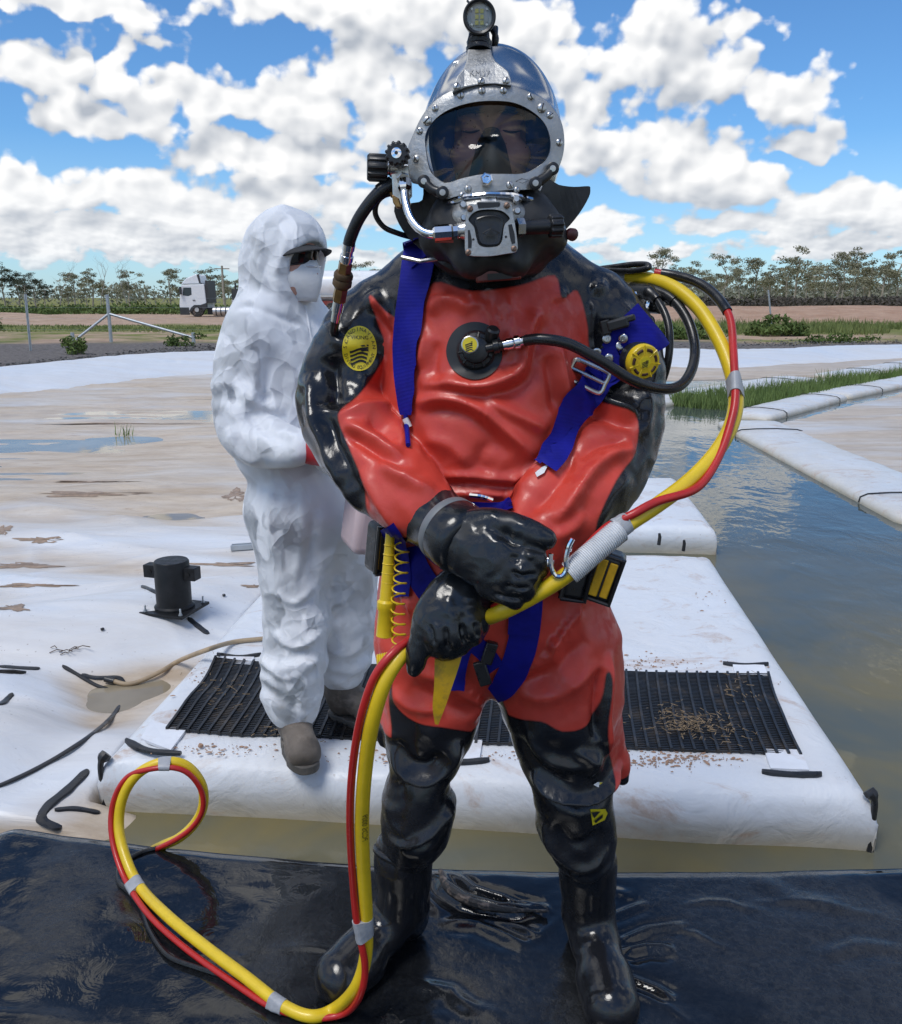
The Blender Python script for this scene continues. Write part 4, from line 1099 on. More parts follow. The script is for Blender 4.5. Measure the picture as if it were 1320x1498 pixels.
# ---- truck with tanker trailer
def truck():
    Y = 68.; k = mpp(300, 440, Y); gz = .1
    M_W = pm('truck_white', (.72, .74, .76), .35, var=.05, coat=.3); M_DK = pm('truck_dark', (.035, .037, .04), .55, var=.3, vscale=3)
    M_GL = pm('truck_glass', (.03, .04, .05), .06, var=.1); M_TY = pm('tyre', (.03, .029, .028), .85, var=.3, vscale=4, dirt=(.28, .2, .15), dscale=3, damt=.5)
    M_RIM = pm('rim', (.55, .55, .54), .4, metal=.5); M_RED = pm('chassis_red', (.22, .03, .025), .6, var=.3, dirt=(.25, .16, .12), dscale=2, damt=.5); M_TANK = pm('tank', (.74, .75, .77), .3, var=.06, vscale=2, dirt=(.5, .42, .34), dscale=1.2, damt=.3)
    x0 = U(262, 440, Y).x; w = 2.45
    root = empty('truck', (x0 + 1.2, Y + 1.2, gz), 'white cab over prime mover with roof wind deflector, parked side on', 'truck')
    def X(px): return U(px, 440, Y).x
    def Z(py): return U(300, py, Y).z
    zb, zt = Z(462), Z(415)
    # cab body: side profile extruded across
    prof = [(X(263), Z(457)), (X(262), Z(446)), (X(263.5), Z(433)), (X(266.5), Z(416.5)), (X(300), Z(415.5)), (X(301.5), Z(441)), (X(301.5), Z(451)), (X(296), Z(451)), (X(292), Z(447)), (X(284), Z(447)), (X(279), Z(451)), (X(277), Z(458)), (X(264), Z(460))]
    def extr(pf, y0, y1):
        n = len(pf); V = [(x, y0, z) for x, z in pf] + [(x, y1, z) for x, z in pf]
        return MB().add(V, [tuple(range(n - 1, -1, -1))[::-1], tuple(range(2 * n - 1, n - 1, -1))] + [(i, (i + 1) % n, n + (i + 1) % n, n + i)[::-1] for i in range(n)])
    extr(prof, Y, Y + w).build('cab', M_W, root, smooth=False, bevel=.05)
    wd = extr([(X(268), Z(432)), (X(269.5), Z(420.5)), (X(281), Z(420.5)), (X(281), Z(431)), (X(276), Z(433))], Y - .012, Y + .03).build('side_window', M_GL, root, smooth=False)
    extr([(X(263.2), Z(433)), (X(266), Z(418.5)), (X(266.6), Z(418.5)), (X(263.9), Z(433))], Y + .15, Y + w - .15).build('windscreen', M_GL, root, smooth=False)
    extr([(X(265), Z(415.5)), (X(273), Z(407)), (X(288), Z(400.5)), (X(292), Z(402)), (X(294), Z(414.8))], Y + .2, Y + w - .2).build('wind_deflector', M_W, root, smooth=False, bevel=.08)
    extr([(X(289), Z(401.5)), (X(292.5), Z(401)), (X(294.5), Z(414)), (X(292), Z(414))], Y + .19, Y + .24).build('deflector_edge', M_DK, root, smooth=False)
    extr([(X(262.6), Z(460.5)), (X(262.6), Z(449.5)), (X(276), Z(449.5)), (X(276), Z(460.5))], Y - .02, Y + .1).build('bumper', M_DK, root, smooth=False)
    extr([(X(275.5), Z(456)), (X(279), Z(450)), (X(284), Z(446)), (X(293), Z(446)), (X(301.8), Z(443)), (X(301.8), Z(451)), (X(297), Z(455)), (X(294), Z(449.5)), (X(284), Z(449)), (X(279), Z(456))], Y - .04, Y + .3).build('mudguard', M_DK, root, smooth=False)
    extr([(X(301), Z(443)), (X(301), Z(410)), (X(304.5), Z(410)), (X(305), Z(443))], Y + .1, Y + w - .1).build('rear_deflector', M_DK, root, smooth=False)
    MB().box((X(266), Y - .18, Z(425)), (.12, .25, .55)).build('mirror', M_DK, root)
    MB().box((X(284), Y - .03, Z(439)), (.18, .04, .06)).build('door_handle', M_DK, root)
    extr([(X(300), Z(460)), (X(300), Z(450)), (X(352), Z(450)), (X(352), Z(457)), (X(330), Z(460))], Y + .5, Y + w - .5).build('chassis', M_DK, root, smooth=False)
    MB().tube([Vector((X(310), Y + .35, Z(455.5))), Vector((X(334), Y + .35, Z(455.5)))], .33, 14).build('fuel_tank', pm('alloy', (.5, .5, .5), .35, metal=.7), root)
    for q in (315, 322, 329): MB().tube([Vector((X(q) - .04, Y + .35, Z(455.5))), Vector((X(q) + .04, Y + .35, Z(455.5)))], .345, 14).build('tank_strap', M_DK, root)
    MB().box((X(345), Y + .7, Z(433)), (.75, .6, 1.0)).build('equipment_box', M_DK, root); MB().box((X(345), Y + .68, Z(444)), (.8, .6, .55)).build('valve_cabinet', M_RIM, root)
    MB().tube([Vector((X(343), Y + .6, Z(430))), Vector((X(343), Y + .6, Z(413)))], .07, 8).build('exhaust_stack', M_DK, root)
    def wheel(px, py, r, parent):
        c = Vector((X(px), Y + .05, gz + r)); ty = MB().lathe(c, (0, 1, 0), [(-.02, r * .6), (-.02, r * .93), (.05, r), (.28, r), (.33, r * .93), (.33, r * .6)], 24).build('wheel', M_TY, parent)
        MB().lathe(c + Vector((0, -.03, 0)), (0, 1, 0), [(0, r * .15), (.0, r * .3), (.05, r * .36), (.05, r * .56), (.0, r * .6), (.03, r * .62), (.08, r * .6)], 20).build('rim', M_RIM, ty)
    wheel(287, 458, .53, root); wheel(352, 458, .53, root)
    # trailer
    xa, xb = X(352), X(640)
    t = empty('tanker_trailer', ((xa + xb) / 2, Y + 1.2, gz), 'white tanker trailer with dark red chassis behind the white truck cab', 'trailer')
    zc = Z(420); n = 8
    MB().lathe((xa + .2, Y + 1.2, Z(419)), (1, 0, 0), [(0, .3), (.05, .8), (.2, 1.08), (.45, 1.18), (xb - xa - .9, 1.18), (xb - xa - .6, 1.08), (xb - xa - .4, .5)], 32).build('tank', M_TANK, t)
    for f in (.12, .3, .5, .7, .88): MB().lathe((xa + (xb - xa) * f, Y + 1.2, Z(419)), (1, 0, 0), [(0, 1.19), (.06, 1.19)], 32).build('tank_band', M_RIM, t)
    extr([(xa + 1, Z(440)), (xb - .5, Z(440)), (xb - .5, Z(450)), (xa + 1, Z(446))], Y + .1, Y + 2.3).build('chassis', M_RED, t, smooth=False)
    extr([(xa, Z(431.5)), (xb - .3, Z(431.5)), (xb - .3, Z(434.5)), (xa, Z(434.5))], Y - .02, Y + 2.4).build('catwalk', M_RIM, t, smooth=False)
    for q in (466, 485, 504):
        wheel(q, 458, .52, t)
        MB().tube([Vector((X(q), Y + .16, gz + .52)) + Vector((math.cos(a) * .66, 0, math.sin(a) * .66)) for a in np.linspace(.1, PI - .1, 10)], .05, 6).build('mudguard', M_DK, t)
truck()

# ---- black vent riser on the cover
def vent():
    b = on_cover(256, 893, .0); s = mpp(256, 870, b.y); M_V = pm('vent_plastic', (.012, .0125, .014), .42, var=.3, vscale=20, rvar=.1, dirt=(.04, .038, .035), dscale=14, damt=.12, spec=.22)
    root = empty('vent_riser', b, 'black plastic vent pipe with side lugs bolted to a square plate', 'vent')
    z0 = b.z + .004; R = Matrix.Rotation(math.radians(-17), 3, 'Z')
    MB().box((b.x, b.y, z0 + .008), (.245, .245, .014), R).build('base_plate', M_V, root, smooth=False, bevel=.002)
    H = .245; MB().lathe((b.x, b.y, z0 + .014), (0, 0, 1), [(0, .098), (.012, .098), (.02, .088), (.03, .086), (H - .008, .086), (H, .080), (H + .001, .02)], 40).build('riser_pipe', M_V, root)
    for sx in (-1, 1):
        d = R @ Vector((sx, .05 * sx, 0)); c = Vector((b.x, b.y, z0 + H - .045)) + d * .105
        lug = MB().box(c, (.075, .06, .065), R).build('side_lug', M_V, root, smooth=False, bevel=.004)
        MB().lathe(c + (R @ Vector((0, -.031, 0))), R @ Vector((0, -1, 0)), [(0, .012), (.003, .012), (.003, .004)], 12).build('lug_hole', pm('hole', (.003, .003, .003), .8), lug)
    for sx, sy in ((-1, -1), (1, -1), (1, 1), (-1, 1)):
        c = Vector((b.x, b.y, z0 + .015)) + R @ Vector((sx * .1, sy * .1, 0))
        MB().lathe(c, (0, 0, 1), [(0, .011), (.003, .011), (.003, .008), (.010, .008), (.010, .005), (.032, .005), (.034, .003)], 6).build('bolt', M_GALV, root, auto=20)
vent()
# ---- tan hose trailing on the cover, scrap of second mat, pebble, steel angle
hp = [on_cover(*p, .014) for p in ((165, 1003), (185, 1008), (205, 1004), (235, 990), (262, 974))] + [G(300, 955, .05), ftop(340, 943), ftop(385, 937), ftop(450, 930), ftop(520, 925)]
hp = [p + Vector((0, 0, .010)) for p in hp]
hr = empty('garden_hose', hp[0], 'thin tan hose lying from the cover onto the matted float', 'hose')
MB().tube([Vector(p) for p in spline([tuple(p) for p in hp], 8)], .0105, 10).build('hose', pm('tan_hose', (.36, .27, .17), .6, var=.2, vscale=8), hr)
d_ = (hp[0] - hp[1]).normalized(); MB().tube([hp[0] + d_ * -.01, hp[0] + d_ * .035], .014, 10).build('hose_end', M_WELD, hr)
def mat_scrap():
    root = empty('rubber_mat', on_cover(5, 1000), 'corner of another black ribbed mat on the near left mound', 'mat')
    a, b, c = on_cover(-70, 1030, .008), on_cover(38, 986, .008), on_cover(-70, 990, .008)
    for i in range(8):
        f = i / 7; p = a.lerp(b, f); q = c.lerp(on_cover(0, 984, .008), f); MB().tube([p, (p + q) / 2 + Vector((0, 0, .004)), q], .006, 6).build('rib', M_RUB, root)
    mb = MB()
    for i in range(9):
        f = i / 8; mb.tube([a.lerp(c, f), b.lerp(on_cover(0, 984, .008), f)], .0035, 5)
    mb.build('cross_rungs', M_RUB, root)
mat_scrap()
def pebble(px, py, r, z=None, lb='small dark stone on the float beside the mat corner'):
    p = ftop(px, py) if z is None else z(px, py); o = MB(); r_ = random.Random(int(px))
    V = []; F = []
    for i in range(5):
        for j in range(8):
            th = PI * (i + .5) / 5; ph = 2 * PI * j / 8; V.append(p + Vector((math.sin(th) * math.cos(ph), math.sin(th) * math.sin(ph), math.cos(th) * .7 + .5)) * r * r_.uniform(.8, 1.15))
    F = [(i * 8 + j, i * 8 + (j + 1) % 8, (i + 1) * 8 + (j + 1) % 8, (i + 1) * 8 + j)[::-1] for i in range(4) for j in range(8)] + [tuple(range(8)), tuple(range(39, 31, -1))]
    tag(o.add(V, F).build('stone', M_MUD if z is None else M_WELD), lb, 'stone')
pebble(294, 1094, .011); pebble(150, 923, .010, on_cover, 'tiny black lump on the white mound in front of vent'); pebble(328, 873, .010, on_cover, 'tiny black lump on the white mound beside vent')
a, b = on_cover(338, 806, .02), on_cover(392, 802, .02); root = empty('steel_angle', a, 'grey galvanised flat bar lying behind the worker on cover', 'metal bar')
MB().tube([a, b], .022, 4).build('bar', M_GALV, root, smooth=False); MB().tube([a + Vector((0, .03, .01)), b + Vector((0, .03, .01))], .012, 4).build('flange', M_GALV, root, smooth=False)
r_ = random.Random(77); mb = MB()
for _ in range(7):
    p = on_cover(r_.uniform(66, 110), r_.uniform(948, 962), .006); d = Vector((r_.uniform(.03, .09), r_.gauss(0, .03), .01)); mb.tube([p, p + d * .5 + Vector((0, .01, .006)), p + d], .0022, 4)
tag(mb.build('twig', pm('twig', (.10, .07, .05), .9)), 'scatter of thin dark twigs on the cover by the near left mound', 'twigs')
# =================================================================== DIVER: person, suit, boots, gloves
def q4(px, py, Y, r, dY=0):
    p = U(px, py, Y); return (p.x, p.y, p.z, r * mpp(px, py, Y))
def qs(*pts): return [q4(*p) for p in pts]
def xz(px, py, Y): p = U(px, py, Y); return (p.x, p.z)
def rubber(name, col, attrname=None, col2=None, rough=.22):
    """wet rubberised cloth; where attrname is above zero it is the second colour"""
    mt, t, b = mat_new(name); p = geopos(t)
    n1 = t.noise(p, 9, 5, .6); n2 = t.noise(p, 34, 5, .65, .5)
    c = t.mix(t.mr(n1, .3, .7), tuple(x * .86 for x in col), tuple(min(1, x * 1.1) for x in col))
    if attrname:
        a = t.n('ShaderNodeAttribute', attribute_name=attrname).outputs['Fac']
        k = t.mr(a, -.0012, .0012)
        blk = t.mix(t.mr(n1, .3, .7), tuple(x * .7 for x in col2), tuple(x * 1.35 for x in col2))
        seam = t.mr(t.m('ABSOLUTE', a), .0, .0035, .45, 1)
        c = t.mix(k, c, blk); c = t.mix(1., c, t.xyz(seam, seam, seam), 'MULTIPLY')
    t.put(b.inputs['Base Color'], c)
    wet = t.mr(n2, .44, .56); big = t.mr(t.noise(p, 5, 3, .5), .38, .6)
    r = t.mr(t.m('MULTIPLY', wet, big), 0, 1, rough * .65, rough * 1.45)
    if attrname: r = t.m('MULTIPLY', r, t.mr(k, 0, 1, 1.75, .95))
    t.put(b.inputs['Roughness'], r); b.inputs['IOR'].default_value = 1.5
    b.inputs['Specular IOR Level'].default_value = .5
    t.put(b.inputs['Normal'], t.bump(t.m('ADD', t.noise(p, 60, 4, .6, .4), t.m('MULTIPLY', n2, .8)), .14, .004))
    return mt
BLACK = (.012, .0125, .015); RED = (.60, .058, .038)
M_SUIT = rubber('suit_rubber', RED, 'blk', BLACK, .27)
M_BOOT = rubber('boot_rubber', BLACK, rough=.2)
M_GLOVE = rubber('glove_rubber', (.013, .015, .018), rough=.26)
M_GREY = pm('grey_ring', (.16, .17, .18), .5, var=.12, vscale=30)
M_BLUE = None
def webbing(name, col):
    mt, t, b = mat_new(name); p = obco(t)
    wv = t.n('ShaderNodeTexWave', wave_type='BANDS', bands_direction='Z'); t.put(wv.inputs['Vector'], p); wv.inputs['Scale'].default_value = 130; wv.inputs['Distortion'].default_value = .3
    n = t.noise(p, 22, 4, .6)
    c = t.mix(t.mr(n, .3, .7), tuple(x * .75 for x in col), tuple(min(1, x * 1.2) for x in col)); c = t.mix(t.m('MULTIPLY', wv.outputs[1], .25), c, tuple(x * .45 for x in col))
    t.put(b.inputs['Base Color'], c); b.inputs['Roughness'].default_value = .6; b.inputs['Specular IOR Level'].default_value = .2
    t.put(b.inputs['Normal'], t.bump(wv.outputs[1], .35, .0015)); return mt
M_BLUE = webbing('blue_webbing', (.008, .010, .26))
M_YEL = pm('yellow_plastic', (.72, .50, .015), .38, var=.08, vscale=25, coat=.15)
M_YELW = pm('yellow_webbing', (.62, .36, .01), .6, var=.22, vscale=30, dirt=(.12, .09, .04), dscale=26, damt=.45)
M_BLK = pm('black_plastic', (.014, .0145, .016), .36, var=.3, vscale=30, rvar=.12)
M_STEEL = pm('brushed_steel', (.52, .51, .49), .30, metal=1., var=.1, vscale=26, rvar=.12)
M_CHROME = pm('chrome', (.80, .80, .81), .07, metal=1., var=.05, vscale=20)
M_BRASS = pm('brass', (.36, .22, .09), .42, metal=1., var=.3, vscale=30, rvar=.12)

DIV = empty('person', (.05, 1.74, 0), 'person in a wet red and black diving suit with folded black gloves', 'person')

SH = .0042
box_lo, box_hi = (-.40, 1.36, .22), (.46, 2.02, 1.70)
torso = SDF(box_lo, box_hi, SH); legs = SDF(box_lo, box_hi, SH); armL = SDF(box_lo, box_hi, SH); armR = SDF(box_lo, box_hi, SH)
torso.chain(qs((716, 372, 1.79, 86), (716, 420, 1.77, 112), (716, 480, 1.755, 140), (716, 560, 1.745, 152), (716, 640, 1.74, 146), (716, 730, 1.74, 132), (720, 810, 1.74, 141), (722, 880, 1.74, 141)), .04, .80)
torso.chain(qs((700, 420, 1.78, 70), (630, 436, 1.77, 62), (560, 462, 1.76, 56)), .05)
torso.chain(qs((735, 415, 1.78, 70), (798, 430, 1.77, 59), (870, 452, 1.76, 55)), .05)
legs.chain(qs((641, 870, 1.745, 88), (638, 940, 1.735, 86), (635, 1000, 1.725, 72), (632, 1045, 1.715, 64), (626, 1075, 1.715, 58), (620, 1104, 1.715, 48), (614, 1136, 1.725, 37)), .03, .95)
legs.chain(qs((614, 1136, 1.725, 37), (611, 1162, 1.735, 43), (613, 1188, 1.745, 48), (608, 1214, 1.755, 45), (594, 1250, 1.78, 36)), .03)
legs.chain(qs((797, 870, 1.745, 88), (811, 940, 1.735, 91), (820, 1000, 1.725, 87), (823, 1045, 1.715, 79), (828, 1089, 1.71, 67), (836, 1125, 1.705, 58), (838, 1155, 1.71, 52)), .03, .95)
legs.chain(qs((838, 1155, 1.71, 52), (840, 1182, 1.725, 50), (844, 1206, 1.74, 51), (852, 1234, 1.755, 44), (861, 1266, 1.775, 35)), .03)
legs.chain(qs((880, 1060, 1.72, 30), (902, 1115, 1.72, 18), (912, 1140, 1.72, 9)), .02)       # baggy red flap at the outer knee
legs.chain(qs((575, 1040, 1.74, 20), (563, 1070, 1.74, 10), (560, 1086, 1.74, 6)), .02)
armL.chain(qs((560, 462, 1.76, 56), (524, 505, 1.75, 54), (498, 560, 1.735, 54), (498, 605, 1.70, 54), (522, 648, 1.655, 56), (572, 700, 1.59, 56), (628, 750, 1.52, 46)), .03, n=2)
armR.chain(qs((870, 452, 1.76, 55), (905, 508, 1.75, 53), (915, 570, 1.74, 51), (905, 630, 1.71, 56), (872, 690, 1.65, 64), (815, 755, 1.575, 58), (745, 825, 1.51, 42)), .03, n=2)
suit = SDF(box_lo, box_hi, SH)
suit.d = torso.d.copy(); full = tuple(slice(0, n) for n in suit.n)
suit.comb(full, legs.d, .035); suit.comb(full, armL.d, .014); suit.comb(full, armR.d, .014)
SV, SQ = suit.mesh()
SV = relax(SV, SQ, 4, .5)
gs = np.stack([torso.at(SV), legs.at(SV), armL.at(SV), armR.at(SV)], 1); grp = gs.argmin(1)
N0 = vnormals(SV, SQ)
front = sstep(.35, -.25, N0[:, 1])
# folds read off the photograph: group mask, polyline (photo pixels), nominal depth, height (mm), half width (px)
T, LG, AL, AR = (0,), (1,), (2,), (3,)
FOLDS = [
 (T, [(629, 459), (646, 440), (672, 442), (690, 456)], 1.61, 9, 9), (T, [(616, 566), (655, 559), (706, 563), (758, 542), (768, 503), (788, 455), (838, 430)], 1.60, 16, 10), (T, [(606, 575), (660, 572), (712, 577), (770, 556), (784, 510), (800, 470)], 1.60, -10, 10),
 (T, [(608, 592), (646, 580), (689, 589), (724, 615), (758, 645), (782, 668)], 1.60, 14, 11), (T, [(612, 608), (650, 598), (690, 608), (716, 632), (745, 662)], 1.60, -8, 11), (T, [(706, 572), (741, 598), (775, 615), (800, 630)], 1.60, 10, 9),
 (T, [(711, 424), (724, 472), (716, 486)], 1.61, -7, 8), (T, [(690, 424), (700, 452)], 1.61, 6, 7), (T, [(740, 418), (748, 470), (742, 530)], 1.61, 7, 8), (T, [(814, 500), (820, 546), (830, 590)], 1.62, 10, 9), (T, [(800, 520), (806, 556), (812, 600)], 1.62, -9, 9),
 (T, [(776, 462), (800, 446), (828, 444)], 1.62, -10, 8), (T, [(640, 500), (634, 540), (650, 555)], 1.60, -6, 9), (T, [(600, 470), (620, 500), (612, 540)], 1.61, 8, 9),
 (T, [(637, 697), (689, 693), (750, 697), (800, 670)], 1.60, 9, 6), (T, [(637, 710), (689, 706), (750, 711), (800, 690)], 1.60, -6, 6), (T, [(640, 722), (700, 718), (752, 722)], 1.60, 7, 6), (T, [(752, 690), (746, 720)], 1.60, 6, 4),
 (T, [(620, 640), (660, 650), (690, 680)], 1.60, 7, 12), (T, [(720, 640), (700, 670), (720, 690)], 1.60, -6, 12), (T, [(560, 870), (600, 900), (640, 940)], 1.60, 8, 12), (T, [(560, 840), (575, 900), (570, 950)], 1.61, 9, 10), (T, [(880, 850), (850, 880), (840, 920)], 1.61, 9, 10), (T, [(890, 900), (860, 910), (820, 940)], 1.61, -8, 10),
 (AL, [(538, 430), (560, 458), (582, 476)], 1.66, 10, 9), (AL, [(548, 450), (564, 478), (584, 500)], 1.66, -12, 8), (AL, [(570, 470), (586, 510), (576, 540)], 1.66, 10, 9), (AL, [(497, 603), (540, 596), (575, 606), (592, 640)], 1.64, 11, 8), (AL, [(508, 616), (545, 630), (592, 655)], 1.63, 10, 7), (AL, [(505, 626), (545, 642), (600, 672)], 1.63, -11, 7), (AL, [(540, 612), (565, 622), (588, 642)], 1.63, -10, 7),
 (AL, [(486, 520), (496, 560), (494, 592)], 1.68, -15, 16), (AL, [(452, 545), (462, 600), (490, 660), (540, 736)], 1.66, 9, 9), (AL, [(476, 600), (500, 655), (540, 720)], 1.62, -8, 10), (AL, [(530, 680), (560, 720), (600, 770)], 1.58, 7, 10), (AL, [(560, 665), (610, 690), (636, 702)], 1.60, 11, 9), (AL, [(480, 470), (500, 500), (540, 500)], 1.70, 8, 12), (AL, [(520, 560), (540, 548), (556, 520)], 1.66, 8, 12),
 (AR, [(840, 632), (810, 671), (740, 735)], 1.58, 15, 10), (AR, [(846, 650), (820, 690), (760, 740)], 1.58, -9, 10), (AR, [(930, 606), (879, 587), (845, 572)], 1.66, 16, 9), (AR, [(926, 622), (880, 606), (850, 606)], 1.65, -12, 9), (AR, [(926, 652), (883, 662), (845, 690), (800, 740)], 1.62, 14, 9), (AR, [(915, 640), (870, 645), (840, 662)], 1.62, -10, 8),
 (AR, [(920, 690), (880, 720), (850, 790)], 1.6, 7, 14), (AR, [(900, 440), (930, 480), (948, 540)], 1.70, 8, 12), (AR, [(884, 470), (908, 520), (904, 570)], 1.68, -9, 14), (AR, [(936, 560), (944, 600), (930, 630)], 1.68, 8, 10), (AR, [(868, 440), (860, 480), (864, 540)], 1.68, 10, 8), (AR, [(800, 770), (830, 760), (850, 740)], 1.56, 6, 9), (AR, [(890, 420), (860, 420), (836, 400)], 1.7, 8, 10),
 (LG, [(735, 990), (775, 965), (820, 930), (850, 900)], 1.60, 9, 12), (LG, [(745, 1010), (800, 990), (860, 940)], 1.60, -9, 12), (LG, [(760, 1030), (820, 1020), (880, 980)], 1.59, 7, 12), (LG, [(893, 960), (888, 1010), (884, 1060), (890, 1110)], 1.62, 16, 7), (LG, [(878, 980), (874, 1030), (872, 1080)], 1.62, -13, 8), (LG, [(820, 900), (806, 950), (840, 1010)], 1.6, 7, 14),
 (LG, [(600, 985), (650, 1000), (700, 1045)], 1.60, 8, 12), (LG, [(600, 1010), (640, 1030), (690, 1062)], 1.6, -7, 11), (LG, [(570, 1020), (600, 1040), (650, 1040)], 1.61, 7, 10), (LG, [(690, 990), (700, 1030), (692, 1070)], 1.62, 8, 9),
 (LG, [(572, 1105), (590, 1140), (625, 1148), (655, 1128), (672, 1090)], 1.62, 15, 9), (LG, [(578, 1090), (596, 1120), (625, 1126), (650, 1108)], 1.62, -10, 12), (LG, [(580, 1156), (620, 1162), (655, 1150)], 1.64, -13, 10), (LG, [(664, 1180), (640, 1213), (600, 1232), (566, 1236)], 1.67, 14, 9), (LG, [(655, 1200), (630, 1232), (590, 1246)], 1.68, -9, 8), (LG, [(568, 1180), (575, 1210), (600, 1220)], 1.67, 6, 10),
 (LG, [(780, 1138), (807, 1160), (862, 1168), (905, 1150), (920, 1140)], 1.62, 18, 7), (LG, [(786, 1158), (815, 1176), (862, 1182), (905, 1168)], 1.63, -12, 7), (LG, [(770, 1080), (800, 1110), (850, 1120), (880, 1100)], 1.61, 9, 11), (LG, [(760, 1090), (790, 1130), (840, 1150)], 1.61, -6, 10), (LG, [(840, 1095), (870, 1115), (862, 1140)], 1.61, 10, 9), (LG, [(796, 1200), (815, 1240), (850, 1262), (890, 1240)], 1.68, 14, 9), (LG, [(810, 1200), (840, 1230), (880, 1210)], 1.67, -8, 11), (LG, [(830, 1270), (860, 1280), (890, 1262)], 1.7, 9, 7)]
disp = np.zeros(len(SV))
for gsel, pts, Yn, amp, wpx in FOLDS:
    m = np.isin(grp, gsel) | ((gs[:, list(gsel)].min(1) < .012))
    pl = [xz(px, py, Yn) for px, py in pts]; pl = spline(pl, 4); wd = wpx * mpp(pts[0][0], pts[0][1], Yn)
    d, s = line_d(SV[m, 0], SV[m, 2], pl)
    tap = np.clip(np.minimum(s, 1 - s) * 5, 0, 1) ** .6
    disp[m] += amp * .00165 * np.exp(-(d / wd) ** 1.5) * tap * front[m]
disp += (.0022 * fbm(SV[:, 0] * 16, SV[:, 1] * 16, SV[:, 2] * 16, o=3, seed=5) + .004 * (.3 - np.abs(pn(SV[:, 0] * 11, SV[:, 1] * 9, SV[:, 2] * 13, seed=6))) * sstep(1.5, .9, SV[:, 2] * 0 + 1.0))
arms = (grp >= 2).astype(float)
disp += arms * .004 * (.4 - np.abs(pn(SV[:, 0] * 20 + SV[:, 2] * 10, SV[:, 1] * 12, SV[:, 2] * 22 - SV[:, 0] * 8, seed=9)) * 1.6)
disp += (grp == 1) * .004 * (.4 - np.abs(pn(SV[:, 0] * 9, SV[:, 1] * 8, SV[:, 2] * 9 + SV[:, 0] * 7, seed=12)) * 1.6)
_E = np.concatenate([SQ[:, [0, 1]], SQ[:, [1, 2]], SQ[:, [2, 3]], SQ[:, [3, 0]]]); _cnt = np.maximum(np.bincount(_E[:, 0], minlength=len(SV)) + np.bincount(_E[:, 1], minlength=len(SV)), 1)
for _ in range(3): disp = .5 * disp + .5 * (np.bincount(_E[:, 0], disp[_E[:, 1]], len(SV)) + np.bincount(_E[:, 1], disp[_E[:, 0]], len(SV))) / _cnt
for _ in range(6):
    N0 = np.stack([.5 * N0[:, i] + .5 * (np.bincount(_E[:, 0], N0[_E[:, 1], i], len(SV)) + np.bincount(_E[:, 1], N0[_E[:, 0], i], len(SV))) / _cnt for i in range(3)], 1)
N0 /= np.linalg.norm(N0, axis=1)[:, None] + 1e-9
SV = SV + N0 * disp[:, None]
SV = relax(SV, SQ, 2, .35)
def polyw(pts, Y): return [xz(px, py, Y) for px, py in closed_spline(pts, 4)]
def red_sd():
    X, Z = SV[:, 0], SV[:, 2]
    t_red = poly_sd(X, Z, polyw([(530, 428), (560, 455), (588, 470), (612, 460), (634, 412), (690, 425), (760, 417), (817, 401), (827, 436), (853, 424), (868, 475), (872, 520), (900, 700), (960, 900), (960, 1300), (480, 1300), (480, 800), (540, 600), (540, 520)], 1.605))
    legL = poly_sd(X, Z, polyw([(572, 1000), (574, 1030), (590, 1046), (615, 1056), (650, 1062), (690, 1080), (725, 1100), (725, 1500), (450, 1500), (480, 1095), (560, 1092), (572, 1082), (568, 1040)], 1.63))
    legR = poly_sd(X, Z, polyw([(730, 1050), (746, 1062), (790, 1052), (820, 1062), (858, 1056), (880, 1024), (889, 985), (896, 1000), (888, 1060), (892, 1100), (899, 1128), (903, 1150), (905, 1174), (1000, 1180), (1000, 1500), (730, 1500)], 1.62))
    aL = poly_sd(X, Z, polyw([(537, 430), (585, 470), (660, 500), (700, 720), (620, 830), (570, 775), (545, 738), (538, 690), (512, 640), (497, 603), (522, 580), (548, 545), (561, 512), (548, 470)], 1.63))
    aR = poly_sd(X, Z, polyw([(853, 424), (868, 475), (864, 540), (870, 583), (929, 604), (926, 655), (890, 690), (860, 740), (846, 802), (760, 890), (660, 830), (740, 640), (800, 560), (820, 480)], 1.63))
    back = sstep(.25, .5, N0[:, 1]) 
    leg = np.maximum(-legL, -legR)          # positive inside the black knees
    r = np.where(grp == 0, t_red, np.where(grp == 1, np.maximum(leg, -1), np.where(grp == 2, aL, aR)))
    r = np.where((grp == 0) & (back > .5), np.maximum(SV[:, 2] - 1.25, -.05), r)
    r = np.where((grp >= 2) & (N0[:, 1] > .3), np.maximum(r, .01), r)
    return r
me = mesh_np('suit', SV, SQ); attr(me, 'blk', red_sd())
SUIT = link('suit', me, M_SUIT, DIV)
md = SUIT.modifiers.new('sub', 'SUBSURF'); md.levels = 1; md.render_levels = 1
SUIT['label'] = 'wet red rubber suit with black shoulders, sleeves and knees'
BVH = BVHTree.FromPolygons([tuple(v) for v in SV], [tuple(int(i) for i in f) for f in SQ])
def hit(px, py, off=.002, default=1.6, bv=None):
    d = ray(px, py); h = (bv or BVH).ray_cast(CAM, d.normalized())
    if h[0] is None: return U(px, py, default), Vector((0, -1, 0))
    n = h[1] if h[1].dot(d) < 0 else -h[1]
    return h[0] + n * off, n

